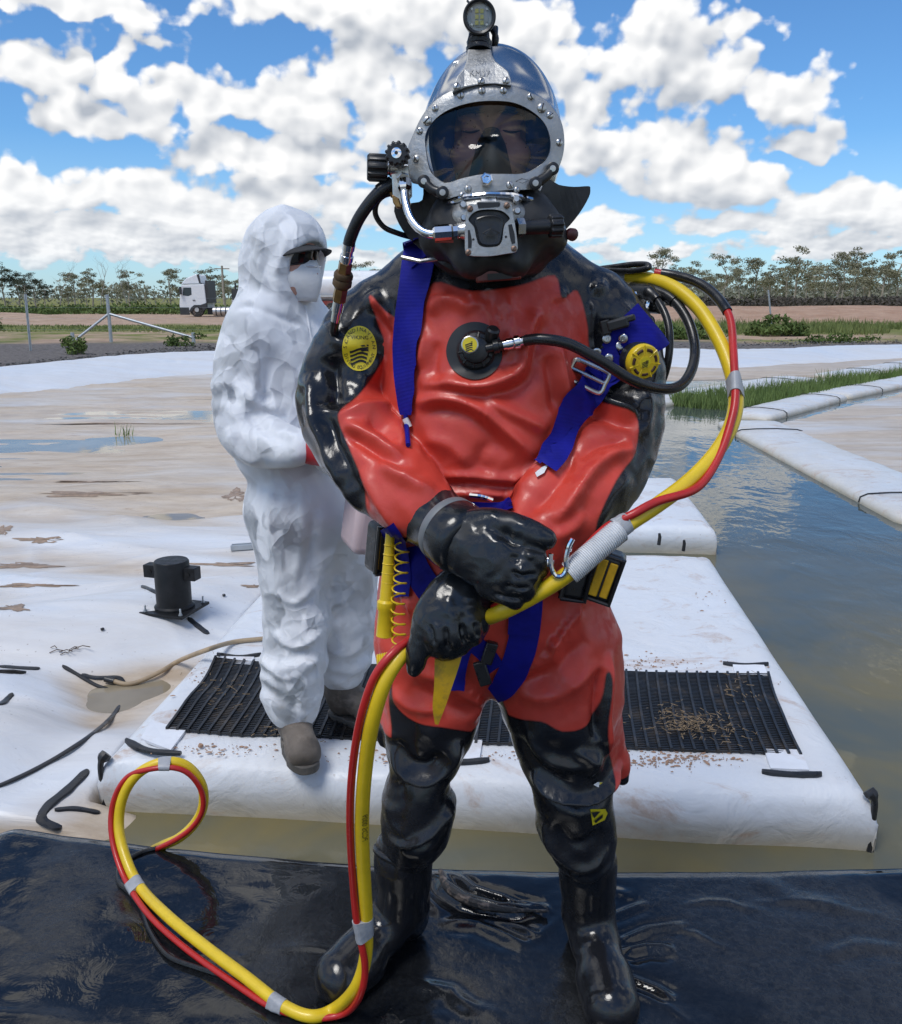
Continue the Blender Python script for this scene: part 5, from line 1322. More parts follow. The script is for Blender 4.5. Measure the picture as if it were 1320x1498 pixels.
# ---- boots
def boot(shaft, heel, toe, ankle, name_label, wid=.046):
    heel = Vector(heel); toe = Vector(toe)
    lo = (min(heel.x, toe.x) - .12, min(heel.y, toe.y) - .12, -.03); hi = (max(heel.x, toe.x) + .14, max(heel.y, toe.y) + .12, .46)
    f = SDF(lo, hi, .0036); ax = (toe - heel).normalized()
    f.chain(shaft, .03, n=3)
    a = Vector(ankle)
    hb = heel + ax * .05; tb = toe - ax * .062; bl = toe - ax * .125
    f.chain([(a.x, a.y, a.z, .044), ((hb.x + a.x) / 2, (hb.y + a.y) / 2, .07, .048), (hb.x, hb.y, .046, .045)], .03)
    f.chain([(a.x, a.y, a.z - .02, .043), (*(hb + ax * .10)[:2], .072, .050), (bl.x, bl.y, .054, .053), (tb.x, tb.y, .050, .053)], .03)
    sdv = Vector((-ax.y, ax.x, 0))
    for s in (-.5, .5): p = bl + sdv * s * .018; f.cap((p.x, p.y, .042), (tb.x + sdv.x * s * .02, tb.y + sdv.y * s * .02, .040), .050, .048, .02)
    V, Q = f.mesh(); V = relax(V, Q, 3)
    n = vnormals(V, Q)
    cr = (.0022 * (.4 - np.abs(pn(V[:, 0] * 10, V[:, 1] * 10, V[:, 2] * 14, seed=31)) * 1.7) + .002 * fbm(V[:, 0] * 9, V[:, 1] * 9, V[:, 2] * 14, o=2, seed=33)) * sstep(.06, .13, V[:, 2])
    V = V + n * cr[:, None]
    # sole rand: flat underside with a welt
    wl = np.exp(-((V[:, 2] - .016) / .008) ** 2) * .004; V = V + np.stack([n[:, 0], n[:, 1], 0 * wl], 1) * wl[:, None]
    V[:, 2] = np.maximum(V[:, 2], .004 + .003 * np.clip(V[:, 2] * -30, 0, 1))
    o = link('boot', mesh_np('boot', V, Q), M_BOOT, DIV); o['label'] = name_label; return o
BL_ANK = (-.112, 1.84, .14); BR_ANK = (.325, 1.825, .14)
boot([q4(590, 1246, 1.785, 41), q4(591, 1290, 1.80, 32), q4(589, 1330, 1.82, 29), (*BL_ANK, .044)], (-.075, 1.915, 0), (-.285, 1.64, 0), BL_ANK, 'wet black rubber boot behind the looping hoses')
boot([q4(861, 1258, 1.775, 39), q4(860, 1300, 1.79, 32), q4(861, 1340, 1.81, 29), (*BR_ANK, .043)], (.322, 1.91, 0), (.350, 1.545, 0), BR_ANK, 'wet black rubber boot pointing out of the picture')
# rolled cuff at the top of the near-hose boot, with the red lining showing
c0 = Vector(q4(592, 1246, 1.785, 50)[:3]); ring = []
for j in range(33):
    a = 2 * PI * j / 32; ring.append(c0 + Vector((math.cos(a) * .064, math.sin(a) * .062, .004 * math.sin(2 * a) - .010 * math.cos(a) - .012 * math.sin(a) + (.02 * max(0, math.cos(a))))))
MB().tube(ring, .0085, 10).build('boot_cuff', M_BOOT, DIV)
# ---- gloves
def glove(parts, flat, folds, label, h=.0026, k=.010, seed=1):
    allp = [p for ch in parts for p in ch[0]]; A = np.array(allp)
    f = SDF(A[:, :3].min(0) - .075, A[:, :3].max(0) + .075, h)
    for ch, kk, fy in parts: f.chain(ch, kk, fy, 2)
    V, Q = f.mesh(); V = relax(V, Q, 2); n = vnormals(V, Q)
    cr = .0016 * (.35 - np.abs(pn(V[:, 0] * 30, V[:, 1] * 30, V[:, 2] * 40, seed=seed)) * 1.5) + .001 * fbm(V[:, 0] * 26, V[:, 1] * 26, V[:, 2] * 26, o=2, seed=seed + 4)
    for pts, Yn, amp, wpx in folds:
        pl = spline([xz(px, py, Yn) for px, py in pts], 4); d, s = line_d(V[:, 0], V[:, 2], pl); cr = cr + amp * .001 * np.exp(-(d / (wpx * .0011)) ** 2) * np.clip(np.minimum(s, 1 - s) * 5, 0, 1) * sstep(.3, -.3, n[:, 1])
    V = V + n * cr[:, None]
    o = link('glove', mesh_np('glove', V, Q), M_GLOVE, DIV); o['label'] = label; return o
gl = glove([(qs((672, 786, 1.452, 44), (705, 806, 1.425, 46), (740, 828, 1.40, 45), (752, 842, 1.395, 38)), .02, .72),
            (qs((735, 800, 1.40, 24), (765, 803, 1.388, 18), (784, 818, 1.383, 15), (792, 832, 1.395, 12)), .008, 1),
            (qs((742, 822, 1.392, 20), (764, 830, 1.375, 16), (776, 841, 1.378, 14), (772, 852, 1.392, 11)), .006, 1),
            (qs((732, 840, 1.39, 20), (757, 850, 1.372, 16), (770, 862, 1.376, 13), (766, 872, 1.39, 11)), .006, 1),
            (qs((715, 856, 1.392, 20), (738, 869, 1.378, 15), (752, 878, 1.382, 12), (755, 885, 1.394, 10)), .006, 1),
            (qs((690, 768, 1.435, 22), (726, 765, 1.418, 20), (765, 775, 1.402, 18), (790, 785, 1.392, 15), (802, 790, 1.388, 12)), .010, 1)],
           1, [([(735, 770), (755, 795), (775, 800)], 1.39, -5, 7), ([(745, 812), (760, 818)], 1.37, -4, 5), ([(700, 770), (720, 785), (745, 792)], 1.4, 3, 8), ([(690, 840), (715, 850), (740, 846)], 1.38, 3, 10), ([(748, 832), (764, 838), (786, 838)], 1.37, -6, 4), ([(736, 852), (756, 858), (776, 856)], 1.37, -6, 4), ([(722, 866), (744, 872), (764, 876)], 1.37, -6, 4), ([(722, 782), (756, 790), (800, 806)], 1.38, -7, 6), ([(768, 806), (778, 816)], 1.37, 3, 5), ([(758, 828), (768, 836)], 1.37, 3, 5)], 'wet black rubber glove folded over the other hand', seed=3)
g2 = glove([(qs((690, 858, 1.485, 44), (668, 885, 1.465, 44), (655, 910, 1.452, 44), (652, 925, 1.448, 40)), .02, .75),
            (qs((634, 900, 1.45, 26), (620, 928, 1.44, 17), (611, 955, 1.437, 15), (606, 978, 1.437, 12)), .010, 1),
            (qs((640, 912, 1.432, 20), (640, 932, 1.42, 17), (645, 944, 1.432, 14), (652, 944, 1.45, 12)), .006, 1),
            (qs((662, 908, 1.432, 20), (664, 928, 1.42, 17), (669, 938, 1.432, 14), (674, 937, 1.45, 12)), .006, 1),
            (qs((684, 900, 1.438, 20), (688, 920, 1.428, 16), (693, 931, 1.44, 13), (697, 929, 1.455, 11)), .006, 1),
            (qs((700, 890, 1.45, 16), (704, 908, 1.445, 13), (703, 920, 1.455, 11)), .006, 1)],
           1, [([(655, 870), (660, 890), (668, 905)], 1.43, 3, 8), ([(676, 890), (676, 925)], 1.43, -3, 5), ([(630, 910), (636, 940)], 1.42, -6, 4), ([(652, 912), (656, 948)], 1.42, -6, 4), ([(676, 908), (681, 942)], 1.42, -6, 4), ([(694, 905), (700, 930)], 1.43, -5, 4)], 'wet black rubber glove with one finger pointing down', seed=7)
def cuff(A, B, r, prof, ring, parent, label=None):
    ax = (B - A); L = ax.length; ax.normalize()
    o = MB().lathe(A, ax, [(a * L, b * r) for a, b in prof], 40).build('glove_cuff', M_GLOVE, parent, auto=60)
    MB().lathe(A, ax, [(a * L, b * r) for a, b in ring], 40).build('cuff_ring', M_GREY, o, auto=60)
cuff(U(622, 748, 1.535), U(692, 802, 1.43), .060, [(-.02, .8), (-.02, 1.0), (.0, 1.06), (.05, 1.06), (.08, 1.0), (.3, .95), (.52, .93), (.56, 1.0), (.60, 1.03), (.78, 1.03), (.90, .98), (.95, .84), (.93, .6)], [(.46, .9), (.46, .99), (.47, 1.0), (.57, 1.02), (.58, 1.0), (.58, .9)], DIV)
cuff(U(728, 822, 1.515), U(664, 892, 1.462), .055, [(-.1, .8), (.0, .92), (.25, .95), (.32, 1.0), (.40, 1.03), (.5, 1.03), (.58, .96), (.6, .7)], [(.14, .9), (.14, 1.0), (.16, 1.01), (.31, 1.03), (.32, 1.01), (.32, .9)], DIV)
# =================================================================== DIVER'S GEAR
def ribbon(path, widths, th=.003, bv=None, off=.003, n=5, default=1.6, smooth_it=6, conform=True, edge=.45):
    """webbing laid over the suit: path of photo pixels (optionally with depth); widths in pixels"""
    P_ = spline(np.array([(*p[:2], w) for p, w in zip(path, widths)], float), n); k = len(P_)
    rows = []; M_ = 6
    for i in range(k):
        t = P_[min(i + 1, k - 1), :2] - P_[max(i - 1, 0), :2]; t = t / (np.linalg.norm(t) + 1e-9); s = np.array([-t[1], t[0]])
        row = []
        for j in range(M_ + 1):
            f = j / M_ - .5; q = P_[i, :2] + s * P_[i, 2] * f
            if len(path[0]) > 2:
                Yv = np.interp(i / (k - 1), np.linspace(0, 1, len(path)), [p[2] for p in path]); row.append(U(q[0], q[1], Yv))
            else: row.append(hit(q[0], q[1], off, default, bv)[0])
        rows.append(row)
    Yd = np.array([[(p - CAM).length for p in row] for row in rows])
    for _ in range(smooth_it):                       # webbing is stiffer than the suit beneath it
        sm = Yd.copy(); sm[1:-1] = (Yd[:-2] + 2 * Yd[1:-1] + Yd[2:]) / 4; sm[:, 1:-1] = (sm[:, :-2] + 2 * sm[:, 1:-1] + sm[:, 2:]) / 4
        Yd = np.minimum(sm, Yd + .001)
    pts = [[CAM + (rows[i][j] - CAM).normalized() * Yd[i, j] for j in range(M_ + 1)] for i in range(k)]
    V = []; F = []; m = M_ + 1
    for i in range(k):
        for j in range(m): V.append(pts[i][j])
    for i in range(k):
        for j in range(m): V.append(pts[i][j] + (pts[i][j] - CAM).normalized() * th)
    b = k * m
    for i in range(k - 1):
        for j in range(m - 1):
            F.append((i * m + j, i * m + j + 1, (i + 1) * m + j + 1, (i + 1) * m + j)); F.append((b + i * m + j, b + (i + 1) * m + j, b + (i + 1) * m + j + 1, b + i * m + j + 1))
        F.append((i * m, (i + 1) * m, b + (i + 1) * m, b + i * m)); F.append((i * m + m - 1, b + i * m + m - 1, b + (i + 1) * m + m - 1, (i + 1) * m + m - 1))
    for i in (0, k - 1): F += [(i * m + j, b + i * m + j, b + i * m + j + 1, i * m + j + 1) for j in range(m - 1)]
    return MB().add(V, F)
def decal(V2, F, off, bv=None, lift=None):
    return MB().add([hit(px, py, off, 1.62, bv)[0] for px, py in V2], F)
def text_mesh(body, size=1.0, extrude=0., align='CENTER'):
    cu = bpy.data.curves.new('t', 'FONT'); cu.body = body; cu.size = size; cu.align_x = align; cu.align_y = 'CENTER'; cu.extrude = extrude; cu.resolution_u = 3
    o = bpy.data.objects.new('t', cu); COL.objects.link(o); dg = bpy.context.evaluated_depsgraph_get(); dg.update()
    me = o.evaluated_get(dg).to_mesh(); V = [tuple(v.co) for v in me.vertices]; F = [tuple(p.vertices) for p in me.polygons]
    o.evaluated_get(dg).to_mesh_clear(); bpy.data.objects.remove(o); bpy.data.curves.remove(cu); return V, F
def disc2(cx, cy, rx, ry, rings=5, n=36):
    V = [(cx, cy)]; F = []
    for i in range(1, rings + 1):
        for j in range(n): V.append((cx + rx * i / rings * math.cos(2 * PI * j / n), cy + ry * i / rings * math.sin(2 * PI * j / n)))
    F += [(0, 1 + j, 1 + (j + 1) % n) for j in range(n)]
    for i in range(rings - 1): F += [(1 + i * n + j, 1 + (i + 1) * n + j, 1 + (i + 1) * n + (j + 1) % n, 1 + i * n + (j + 1) % n) for j in range(n)]
    return V, F
M_LOGOY = pm('logo_yellow', (.70, .56, .02), .4, var=.05); M_LOGOK = pm('logo_black', (.015, .015, .015), .45, var=.1); M_WHT = pm('white_tape', (.66, .67, .68), .5, var=.1, vscale=40, bump=.3, bscale=120)
M_TAPE = pm('duct_tape', (.34, .35, .37), .36, var=.14, vscale=40, bump=.4, bscale=90)
# ---- shoulder badge
bx_, by_ = 526, 510
badge = decal(*disc2(bx_, by_, 25, 33), .0022).build('badge', M_LOGOY, DIV); badge['label'] = 'round yellow maker badge on the black sleeve'
def arc_text(s, cx, cy, rx, ry, a0, a1, size, flip=False):
    V = []; F = []
    for i, ch in enumerate(s):
        if ch == ' ': continue
        a = math.radians(a0 + (a1 - a0) * (i + .5) / len(s)); v, f = text_mesh(ch, size); b = len(V)
        ox, oy = cx + rx * math.cos(a), cy - ry * math.sin(a); rot = a - PI / 2 if not flip else a + PI / 2
        for x, y, _ in v: V.append((ox + (x * math.cos(rot) - y * math.sin(rot)) * .86, oy - (x * math.sin(rot) + y * math.cos(rot)))) 
        F += [tuple(b + q for q in g) for g in f]
    return V, F
for nm, (V2, F2) in (('badge_lettering', arc_text('SCANDINAVIAN', bx_, by_, 20.6, 27.6, 182, -2, 8.2)), ('badge_lettering', arc_text('DIVING EQUIPMENT', bx_, by_, 20.6, 27.8, 194, 346, 7.4, True))):
    decal(V2, F2, .0030).build(nm, M_LOGOK, badge, smooth=False)
v, f = text_mesh('VIKING', 7.5); decal([(bx_ + x, by_ - 15.5 - y) for x, y, _ in v], f, .0030).build('badge_lettering', M_LOGOK, badge, smooth=False)
def wave_stripes(cx, cy, s, bv=None, off=.0030):
    V = []; F = []
    for r in range(4):
        y0 = cy + (-1 + r * 6.2) * s; n = 12; b = len(V); w0 = (14 - .8 * r) * s
        for i in range(n + 1):
            f_ = i / n; x = cx + (-w0 + 2 * w0 * f_); y = y0 + 2.6 * s * math.sin(f_ * 2 * PI * .75 + PI * .55) ; V += [(x, y - 1.7 * s), (x, y + 1.9 * s)]
        F += [(b + 2 * i, b + 2 * i + 1, b + 2 * i + 3, b + 2 * i + 2) for i in range(n)]
    for r in range(3):
        b = len(V); V += [(cx + 2.5 * s, cy + (-9 + r * 3.6) * s), (cx + 13 * s, cy + (-9.5 + r * 3.6) * s), (cx + 14 * s, cy + (-7.2 + r * 3.6) * s), (cx + 4 * s, cy + (-6.6 + r * 3.6) * s)]; F.append((b, b + 1, b + 2, b + 3))
    return V, F
V2, F2 = wave_stripes(bx_ - 1, by_ + 3, .95); decal(V2, F2, .0030).build('badge_emblem', M_LOGOK, badge, smooth=False)
# ---- little emblem on the right knee
V2 = [(863, 1184), (884, 1183), (887, 1189), (883, 1198), (866, 1206)]; kn = decal(V2, [(0, 1, 2, 3, 4)], .004).build('knee_emblem', M_LOGOY, DIV, smooth=False)
decal([(864, 1188), (877, 1186), (868, 1195)], [(0, 1, 2)], .005).build('emblem_mark', M_LOGOK, kn, smooth=False); decal([(868, 1199), (880, 1189), (880, 1194), (870, 1202)], [(0, 1, 2, 3)], .005).build('emblem_mark', M_LOGOK, kn, smooth=False)
k2 = decal([(867, 1147), (873, 1143), (880, 1144), (875, 1148), (875, 1152), (870, 1149)], [(0, 1, 2, 3, 4, 5)], .004).build('knee_emblem', M_WHT, DIV, smooth=False); decal([(875, 1143.4), (880, 1144), (876, 1147)], [(0, 1, 2)], .005).build('emblem_mark', M_LOGOY, k2, smooth=False)

# ---- harness
HAR = DIV
s1 = ribbon([(620, 366), (614, 392), (606, 440), (598, 490), (596, 540), (598, 585), (598, 606)], [46, 46, 43, 36, 30, 23, 16], off=.009).build('shoulder_strap', M_BLUE, HAR); s1['label'] = 'blue webbing strap over the shoulder without buckle'
MB().tube([U(588, 376, 1.60), U(615, 382, 1.585), U(640, 378, 1.59)], .004, 8).build('strap_bar', M_STEEL, s1)
ribbon([(603, 352), (610, 368), (622, 384)], [22, 30, 40], off=.012).build('strap_loop', M_BLUE, s1)
st = hit(597, 610, .006)[0]; MB().tube([hit(597, 602, .007)[0], hit(596, 622, .007)[0], hit(596, 655, .006)[0]], .0045, 8).build('strap_cord', M_BLUE, s1)
MB().tube([hit(597, 611, .008)[0], hit(596, 629, .008)[0]], .0062, 8).build('cord_tip', M_WHT, s1)
s2 = ribbon([(884, 538), (866, 566), (848, 592), (828, 626), (806, 664), (794, 682)], [58, 54, 51, 48, 46, 42], off=.0125).build('chest_strap', M_BLUE, HAR); s2['label'] = 'wide blue webbing strap below the steel buckle'
pad = ribbon([(946, 478), (922, 498), (900, 516), (878, 540), (866, 556)], [66, 62, 50, 52, 52], off=.017).build('strap_pad', M_BLUE, HAR); pad['label'] = 'blue strap pad with steel snaps'
for px, py in ((883, 496), (902, 508), (870, 511), (889, 522), (916, 493)):
    c, nn = hit(px, py, .0195); sn = MB().lathe(c, nn, [(0, .0085), (.002, .0085), (.0035, .0065), (.0035, .004), (.0025, .0035), (.0025, .0015), (.004, .001)], 18).build('snap_button', M_STEEL, pad)
# plastic side release clip
cc, nn = hit(906, 472, .024); tv = (hit(930, 472, .018)[0] - hit(884, 478, .018)[0]).normalized(); bvx = nn.cross(tv).normalized(); R = Matrix((tv, bvx, nn)).transposed()
clip = MB().box(cc, (.040, .020, .012), R).build('clip', M_BLK, pad, smooth=False, bevel=.004)
MB().box(cc + tv * .022 + bvx * .004, (.022, .012, .009), R).build('clip_prong', M_BLK, clip, smooth=False, bevel=.003); MB().box(cc - tv * .022, (.016, .026, .008), R).build('clip_prong', M_BLK, clip, smooth=False, bevel=.002)
# steel slide buckle
qd = [(843, 524), (893, 546), (878, 577), (828, 552)]; pts = [hit(px, py, .016)[0] for px, py in qd]
ym = sum(p.y for p in pts) / 4; pts = [U(px, py, ym - .004) for px, py in qd]
loop = closed_spline([tuple(pts[i].lerp(pts[(i + 1) % 4], f)) for i in range(4) for f in (.12, .5, .88)], 4)
bk = MB().tube([Vector(p) for p in loop] + [Vector(loop[0])], .0042, 8).build('slide_buckle', M_STEEL, HAR)
MB().tube([pts[3].lerp(pts[0], .5), pts[2].lerp(pts[1], .5)], .0038, 8).build('buckle_bar', M_STEEL, bk)
decal([(793, 686), (802, 682), (796, 694), (786, 700), (784, 694)], [(0, 1, 2, 3, 4)], .006).build('strap_label', M_WHT, s2, smooth=False)
# crotch and leg straps
ribbon([(768, 840), (770, 880), (766, 926), (756, 966), (738, 1000), (722, 1014)], [44, 44, 43, 42, 38, 26], off=.006, default=1.58).build('crotch_strap', M_BLUE, HAR)
ribbon([(762, 862), (764, 900), (762, 926)], [44, 43, 41], off=.0115, default=1.575).build('strap_tail', M_BLUE, HAR)
ribbon([(604, 800), (612, 830), (634, 866), (668, 884), (700, 880)], [32, 36, 40, 36, 30], off=.006).build('leg_strap', M_BLUE, HAR)
ribbon([(676, 940), (668, 975), (664, 1008)], [34, 30, 28], off=.006).build('leg_strap', M_BLUE, HAR)
ribbon([(690, 935), (712, 955), (726, 975)], [26, 26, 24], off=.007).build('leg_strap', M_BLUE, HAR)
ribbon([(566, 770), (584, 800), (590, 840), (588, 872)], [26, 30, 30, 26], off=.008, default=1.64).build('side_strap', M_BLUE, HAR)
ribbon([(680, 738), (720, 742), (752, 736)], [18, 22, 20], off=.008).build('waist_belt', M_BLUE, HAR)
MB().tube([Vector(p) for p in spline([tuple(U(688, 724, 1.545)), tuple(U(706, 726, 1.535)), tuple(U(720, 731, 1.54))], 4)], .0045, 8).build('belt_ring', M_CHROME, HAR)
b_ = MB().box(U(716, 955, 1.575), (.022, .016, .045), Matrix.Rotation(.3, 3, 'Y')).build('strap_adjuster', M_BLK, HAR, bevel=.003)
MB().box(U(706, 985, 1.58), (.024, .012, .05), Matrix.Rotation(-.3, 3, 'Y')).build('strap_adjuster', M_BLK, HAR, bevel=.003)
# yellow webbing tongue hanging from the fist
yt = ribbon([(658, 940, 1.455), (655, 965, 1.45), (648, 1005, 1.445), (642, 1035, 1.45), (639, 1060, 1.455)], [42, 38, 26, 18, 5], th=.002).build('yellow_tongue', M_YELW, HAR); yt['label'] = 'dirty yellow webbing tongue hanging from the lower glove'
# weight pouches
def pouch(c, size, rz, tilt, label, stripes):
    R = Matrix.Rotation(rz, 3, 'Z') @ Matrix.Rotation(tilt, 3, 'Y')
    o = MB().box(c, size, R).build('weight_pouch', M_BLK, HAR, bevel=.012, bseg=3); o['label'] = label
    for sx, w_, hgt, zc in stripes:
        MB().box(Vector(c) + R @ Vector((sx * size[0], -size[1] * .5 - .002, zc * size[2])), (w_, .006, hgt), R).build('pouch_stripe', M_YELW, o, bevel=.002)
    fr = [Vector(c) + R @ Vector((x * size[0] * .46, -size[1] * .5 - .001, z * size[2] * .46)) for x, z in ((-1, -1), (1, -1), (1, 1), (-1, 1), (-1, -1))]
    MB().tube(fr, .005, 8).build('pouch_rim', M_BLK, o); return o
pouch(U(872, 836, 1.60), (.092, .055, .098), -.25, .28, 'black weight pouch with yellow bars under the hose wrap', ((.08, .017, .075, 0), (.30, .015, .07, 0)))
pouch(U(838, 845, 1.60), (.05, .06, .075), .1, .2, 'small black pouch beside the carabiner', ())
pouch(U(553, 800, 1.665), (.032, .06, .10), .5, .12, 'black pouch with a yellow edge at the hip', ((-.42, .006, .075, 0),))
MB().box(U(812, 828, 1.59), (.045, .012, .05)).build('belt_webbing', M_YELW, HAR, bevel=.003)
# yellow torch stick and its coiled lanyard
a, m_, b = U(572, 762, 1.575), U(566, 880, 1.56), U(563, 930, 1.56); tq = empty('torch_stick', b, 'slim yellow plastic stick hanging by the hip pouch', 'stick')
ax = (b - a).normalized(); L = (b - a).length
MB().lathe(a, ax, [(0, .004), (.004, .008), (.03, .0085), (L * .68, .0135), (L * .70, .0175), (L * .76, .0175), (L * .78, .0145), (L, .0165), (L + .003, .010)], 20).build('stick_body', M_YEL, tq)
for f in np.linspace(.2, .6, 6): MB().lathe(a + ax * L * f, ax, [(0, .0085 + .0052 * f), (.0015, .0098 + .0056 * f), (.003, .0085 + .0052 * f)], 16).build('grip_ring', M_YEL, tq)
c0, c1 = U(583, 790, 1.57), U(577, 955, 1.555); ax2 = (c1 - c0); n_ = 230; s_ = []
u_ = Vector((1, 0, 0)); w_ = Vector((0, 1, 0))
for i in range(n_ + 1):
    f = i / n_; ph = f * 2 * PI * 11; s_.append(c0 + ax2 * f + u_ * (math.cos(ph) * .0125 + .006) + w_ * (math.sin(ph) * .0125 - .010) + Vector((.002 * math.sin(f * 9), 0, 0)))
ld = empty('coiled_lanyard', c1, 'coiled yellow lanyard beside the yellow stick', 'lanyard')
MB().tube(s_, .0017, 6).build('coil', M_YEL, ld)
MB().tube([c0 + Vector((0, 0, .0)), U(580, 782, 1.572), U(586, 778, 1.572), U(588, 790, 1.572)], .0022, 6).build('hook', M_YEL, ld)
s_ = []
for i in range(100):
    f = i / 99; ph = f * 2 * PI * 7; s_.append(U(552 + 24 * f, 968 - 5 * f, 1.55) + Vector((0, .012 * math.cos(ph), .012 * math.sin(ph))))
MB().tube(s_, .0024, 6).build('coil_end', M_YEL, ld)
MB().tube([Vector(p) for p in closed_spline([tuple(U(x, y, 1.585)) for x, y in ((560, 752), (568, 750), (571, 760), (565, 768), (558, 762))], 4)], .0025, 8).build('split_ring', M_CHROME, tq)

# ---- chest inflation valve
vc, vn = hit(697, 513, .001); vn = Vector((-.06, -.97, .12)).normalized()
M_VPATCH = pm('valve_patch', (.016, .017, .019), .5, var=.2, vscale=30)
cv = decal(*disc2(695, 514, 41, 43, 6, 40), .003).build('chest_valve', M_VPATCH, DIV); cv['label'] = 'round black chest valve with small yellow cap'
c = vc + vn * .006
MB().lathe(c - vn * .01, vn, [(0, .035), (.010, .035), (.014, .031), (.018, .030), (.020, .024), (.030, .022), (.033, .016)], 32).build('valve_body', M_BLK, cv)
for j in range(10):
    a = 2 * PI * j / 10; u_ = vn.orthogonal().normalized(); w_ = vn.cross(u_); d = u_ * math.cos(a) + w_ * math.sin(a)
    MB().tube([c + d * .018 + vn * .012, c + d * .031 + vn * .008], .0022, 6).build('valve_rib', M_BLK, cv)
cap = c + vn * .022 + Vector((-.010, 0, .008))
MB().lathe(cap, vn, [(0, .0150), (.006, .0150), (.007, .0135)], 28).build('valve_collar', M_STEEL, cv)
capo = MB().lathe(cap + vn * .0068, vn, [(0, .0128), (.0012, .0128), (.0014, .010)], 28).build('valve_cap', M_LOGOY, cv)
V2, F2 = wave_stripes(0, 0, 1.0); uu_ = Vector((1, 0, 0)); ww_ = vn.cross(uu_).normalized() * -1
if ww_.z < 0: ww_ = -ww_
MB().add([cap + vn * .0085 + uu_ * (x * .00056) - ww_ * (y * .00056) for x, y in V2], F2).build('cap_emblem', M_LOGOK, capo, smooth=False)
bt = c + Vector((.027, -.012, .028)); MB().lathe(bt, (.2, -.5, .8), [(-.014, .010), (0, .012), (.010, .012), (.013, .009)], 14).build('inflate_button', M_BLK, cv)
# connector
p0 = c + vn * .018 + Vector((.018, 0, .002)); p1 = U(772, 497, p0.y - .004); ax = (p1 - p0).normalized(); L = (p1 - p0).length
MB().lathe(p0, ax, [(0, .008), (.012, .008), (.013, .0125), (.022, .0125), (.023, .009), (.030, .009)], 16).build('connector', M_BLK, cv)
MB().lathe(p0 + ax * .030, ax, [(0, .0095), (.006, .0095), (.006, .0108), (.016, .0108), (.017, .0095), (.020, .0125), (.029, .0125), (.030, .0085), (.034, .0085)], 18).build('connector_sleeve', M_CHROME, cv)
MB().lathe(p0 + ax * .062, ax, [(0, .0082), (L - .058, .0082)], 16).build('hose_ferrule', pm('ferrule', (.30, .27, .24), .4, metal=1), cv)
# inflation hose sweeping round the shoulder
ip = [tuple(p0 + ax * (L - .004)), tuple(U(792, 496, 1.545)), tuple(U(832, 503, 1.54)), tuple(U(878, 527, 1.545)), tuple(U(925, 556, 1.56)), tuple(U(968, 569, 1.60)), tuple(U(998, 562, 1.64)), tuple(U(1014, 535, 1.68)), tuple(U(1016, 500, 1.72)), tuple(U(1003, 462, 1.76)), tuple(U(978, 434, 1.80)), tuple(U(940, 420, 1.84))]
M_HOSE = pm('black_hose', (.013, .0135, .015), .28, var=.25, vscale=30, rvar=.1)
ih = empty('inflation_hose', ip[0], 'black rubber hose sweeping from the chest valve round the shoulder', 'hose'); MB().tube([Vector(p) for p in spline(ip, 10)], .0098, 14).build('hose', M_HOSE, ih)
MB().tube([Vector(p) for p in spline(ip, 10)[-14:-2]], .0125, 12).build('hose_sleeve', M_HOSE, ih)
h2 = [tuple(U(x, y, Y)) for x, y, Y in ((925, 424, 1.86), (948, 428, 1.82), (964, 442, 1.79), (977, 470, 1.76), (980, 505, 1.74), (975, 540, 1.74), (964, 570, 1.76), (955, 590, 1.80))]
i2 = empty('gauge_hose', h2[0], 'thinner black hose hanging behind the yellow shoulder valve', 'hose'); MB().tube([Vector(p) for p in spline(h2, 8)], .0075, 12).build('hose', M_HOSE, i2)
MB().tube([Vector(p) for p in spline(h2, 8)[:16]], [.016] * 10 + [.0145, .013, .012, .012, .0115, .011], 12).build('hose_boot', M_HOSE, i2)
# ---- shoulder exhaust valve
ec, en = hit(938, 528, .0); en = Vector((.28, -.93, -.12)).normalized(); c = U(938, 528, ec.y - .018)
ev = empty('exhaust_valve', c, 'yellow vented valve disc on the black sleeve', 'valve')
MB().lathe(c - en * .02, en, [(0, .034), (.018, .034), (.02, .030)], 32).build('valve_seat', M_BLK, ev)
MB().lathe(c, en, [(0, .0300), (.002, .0325), (.010, .0325), (.014, .0295), (.0155, .020), (.0155, .006)], 40).build('valve_disc', M_YEL, ev)
u_ = en.orthogonal().normalized(); w_ = en.cross(u_)
for j in range(7):
    a0 = 2 * PI * j / 7; arc = [c + en * .0142 + (u_ * math.cos(a0 + t) + w_ * math.sin(a0 + t)) * .0225 for t in np.linspace(-.27, .27, 5)]
    MB().tube(arc, .0032, 6).build('vent_slot', pm('slot_dark', (.05, .02, .01), .7), ev)
    a1 = a0 + PI / 7; MB().tube([c + en * .0145 + (u_ * math.cos(a1) + w_ * math.sin(a1)) * r for r in (.013, .0315)], .0016, 6).build('valve_rib', M_YEL, ev)
MB().lathe(c + en * .0150, en, [(0, .0112), (.0012, .0112), (.0013, .009)], 28).build('valve_emblem', M_LOGOY, ev)
V2, F2 = wave_stripes(0, 0, 1.); w2 = Vector((0, 0, 1)) - en * en.z; w2.normalize(); u2 = w2.cross(en)
if u2.x < 0: u2 = -u2
MB().add([c + en * .0168 + u2 * (x * .00046) - w2 * (y * .00046) for x, y in V2], F2).build('emblem_mark', M_LOGOK, ev, smooth=False)
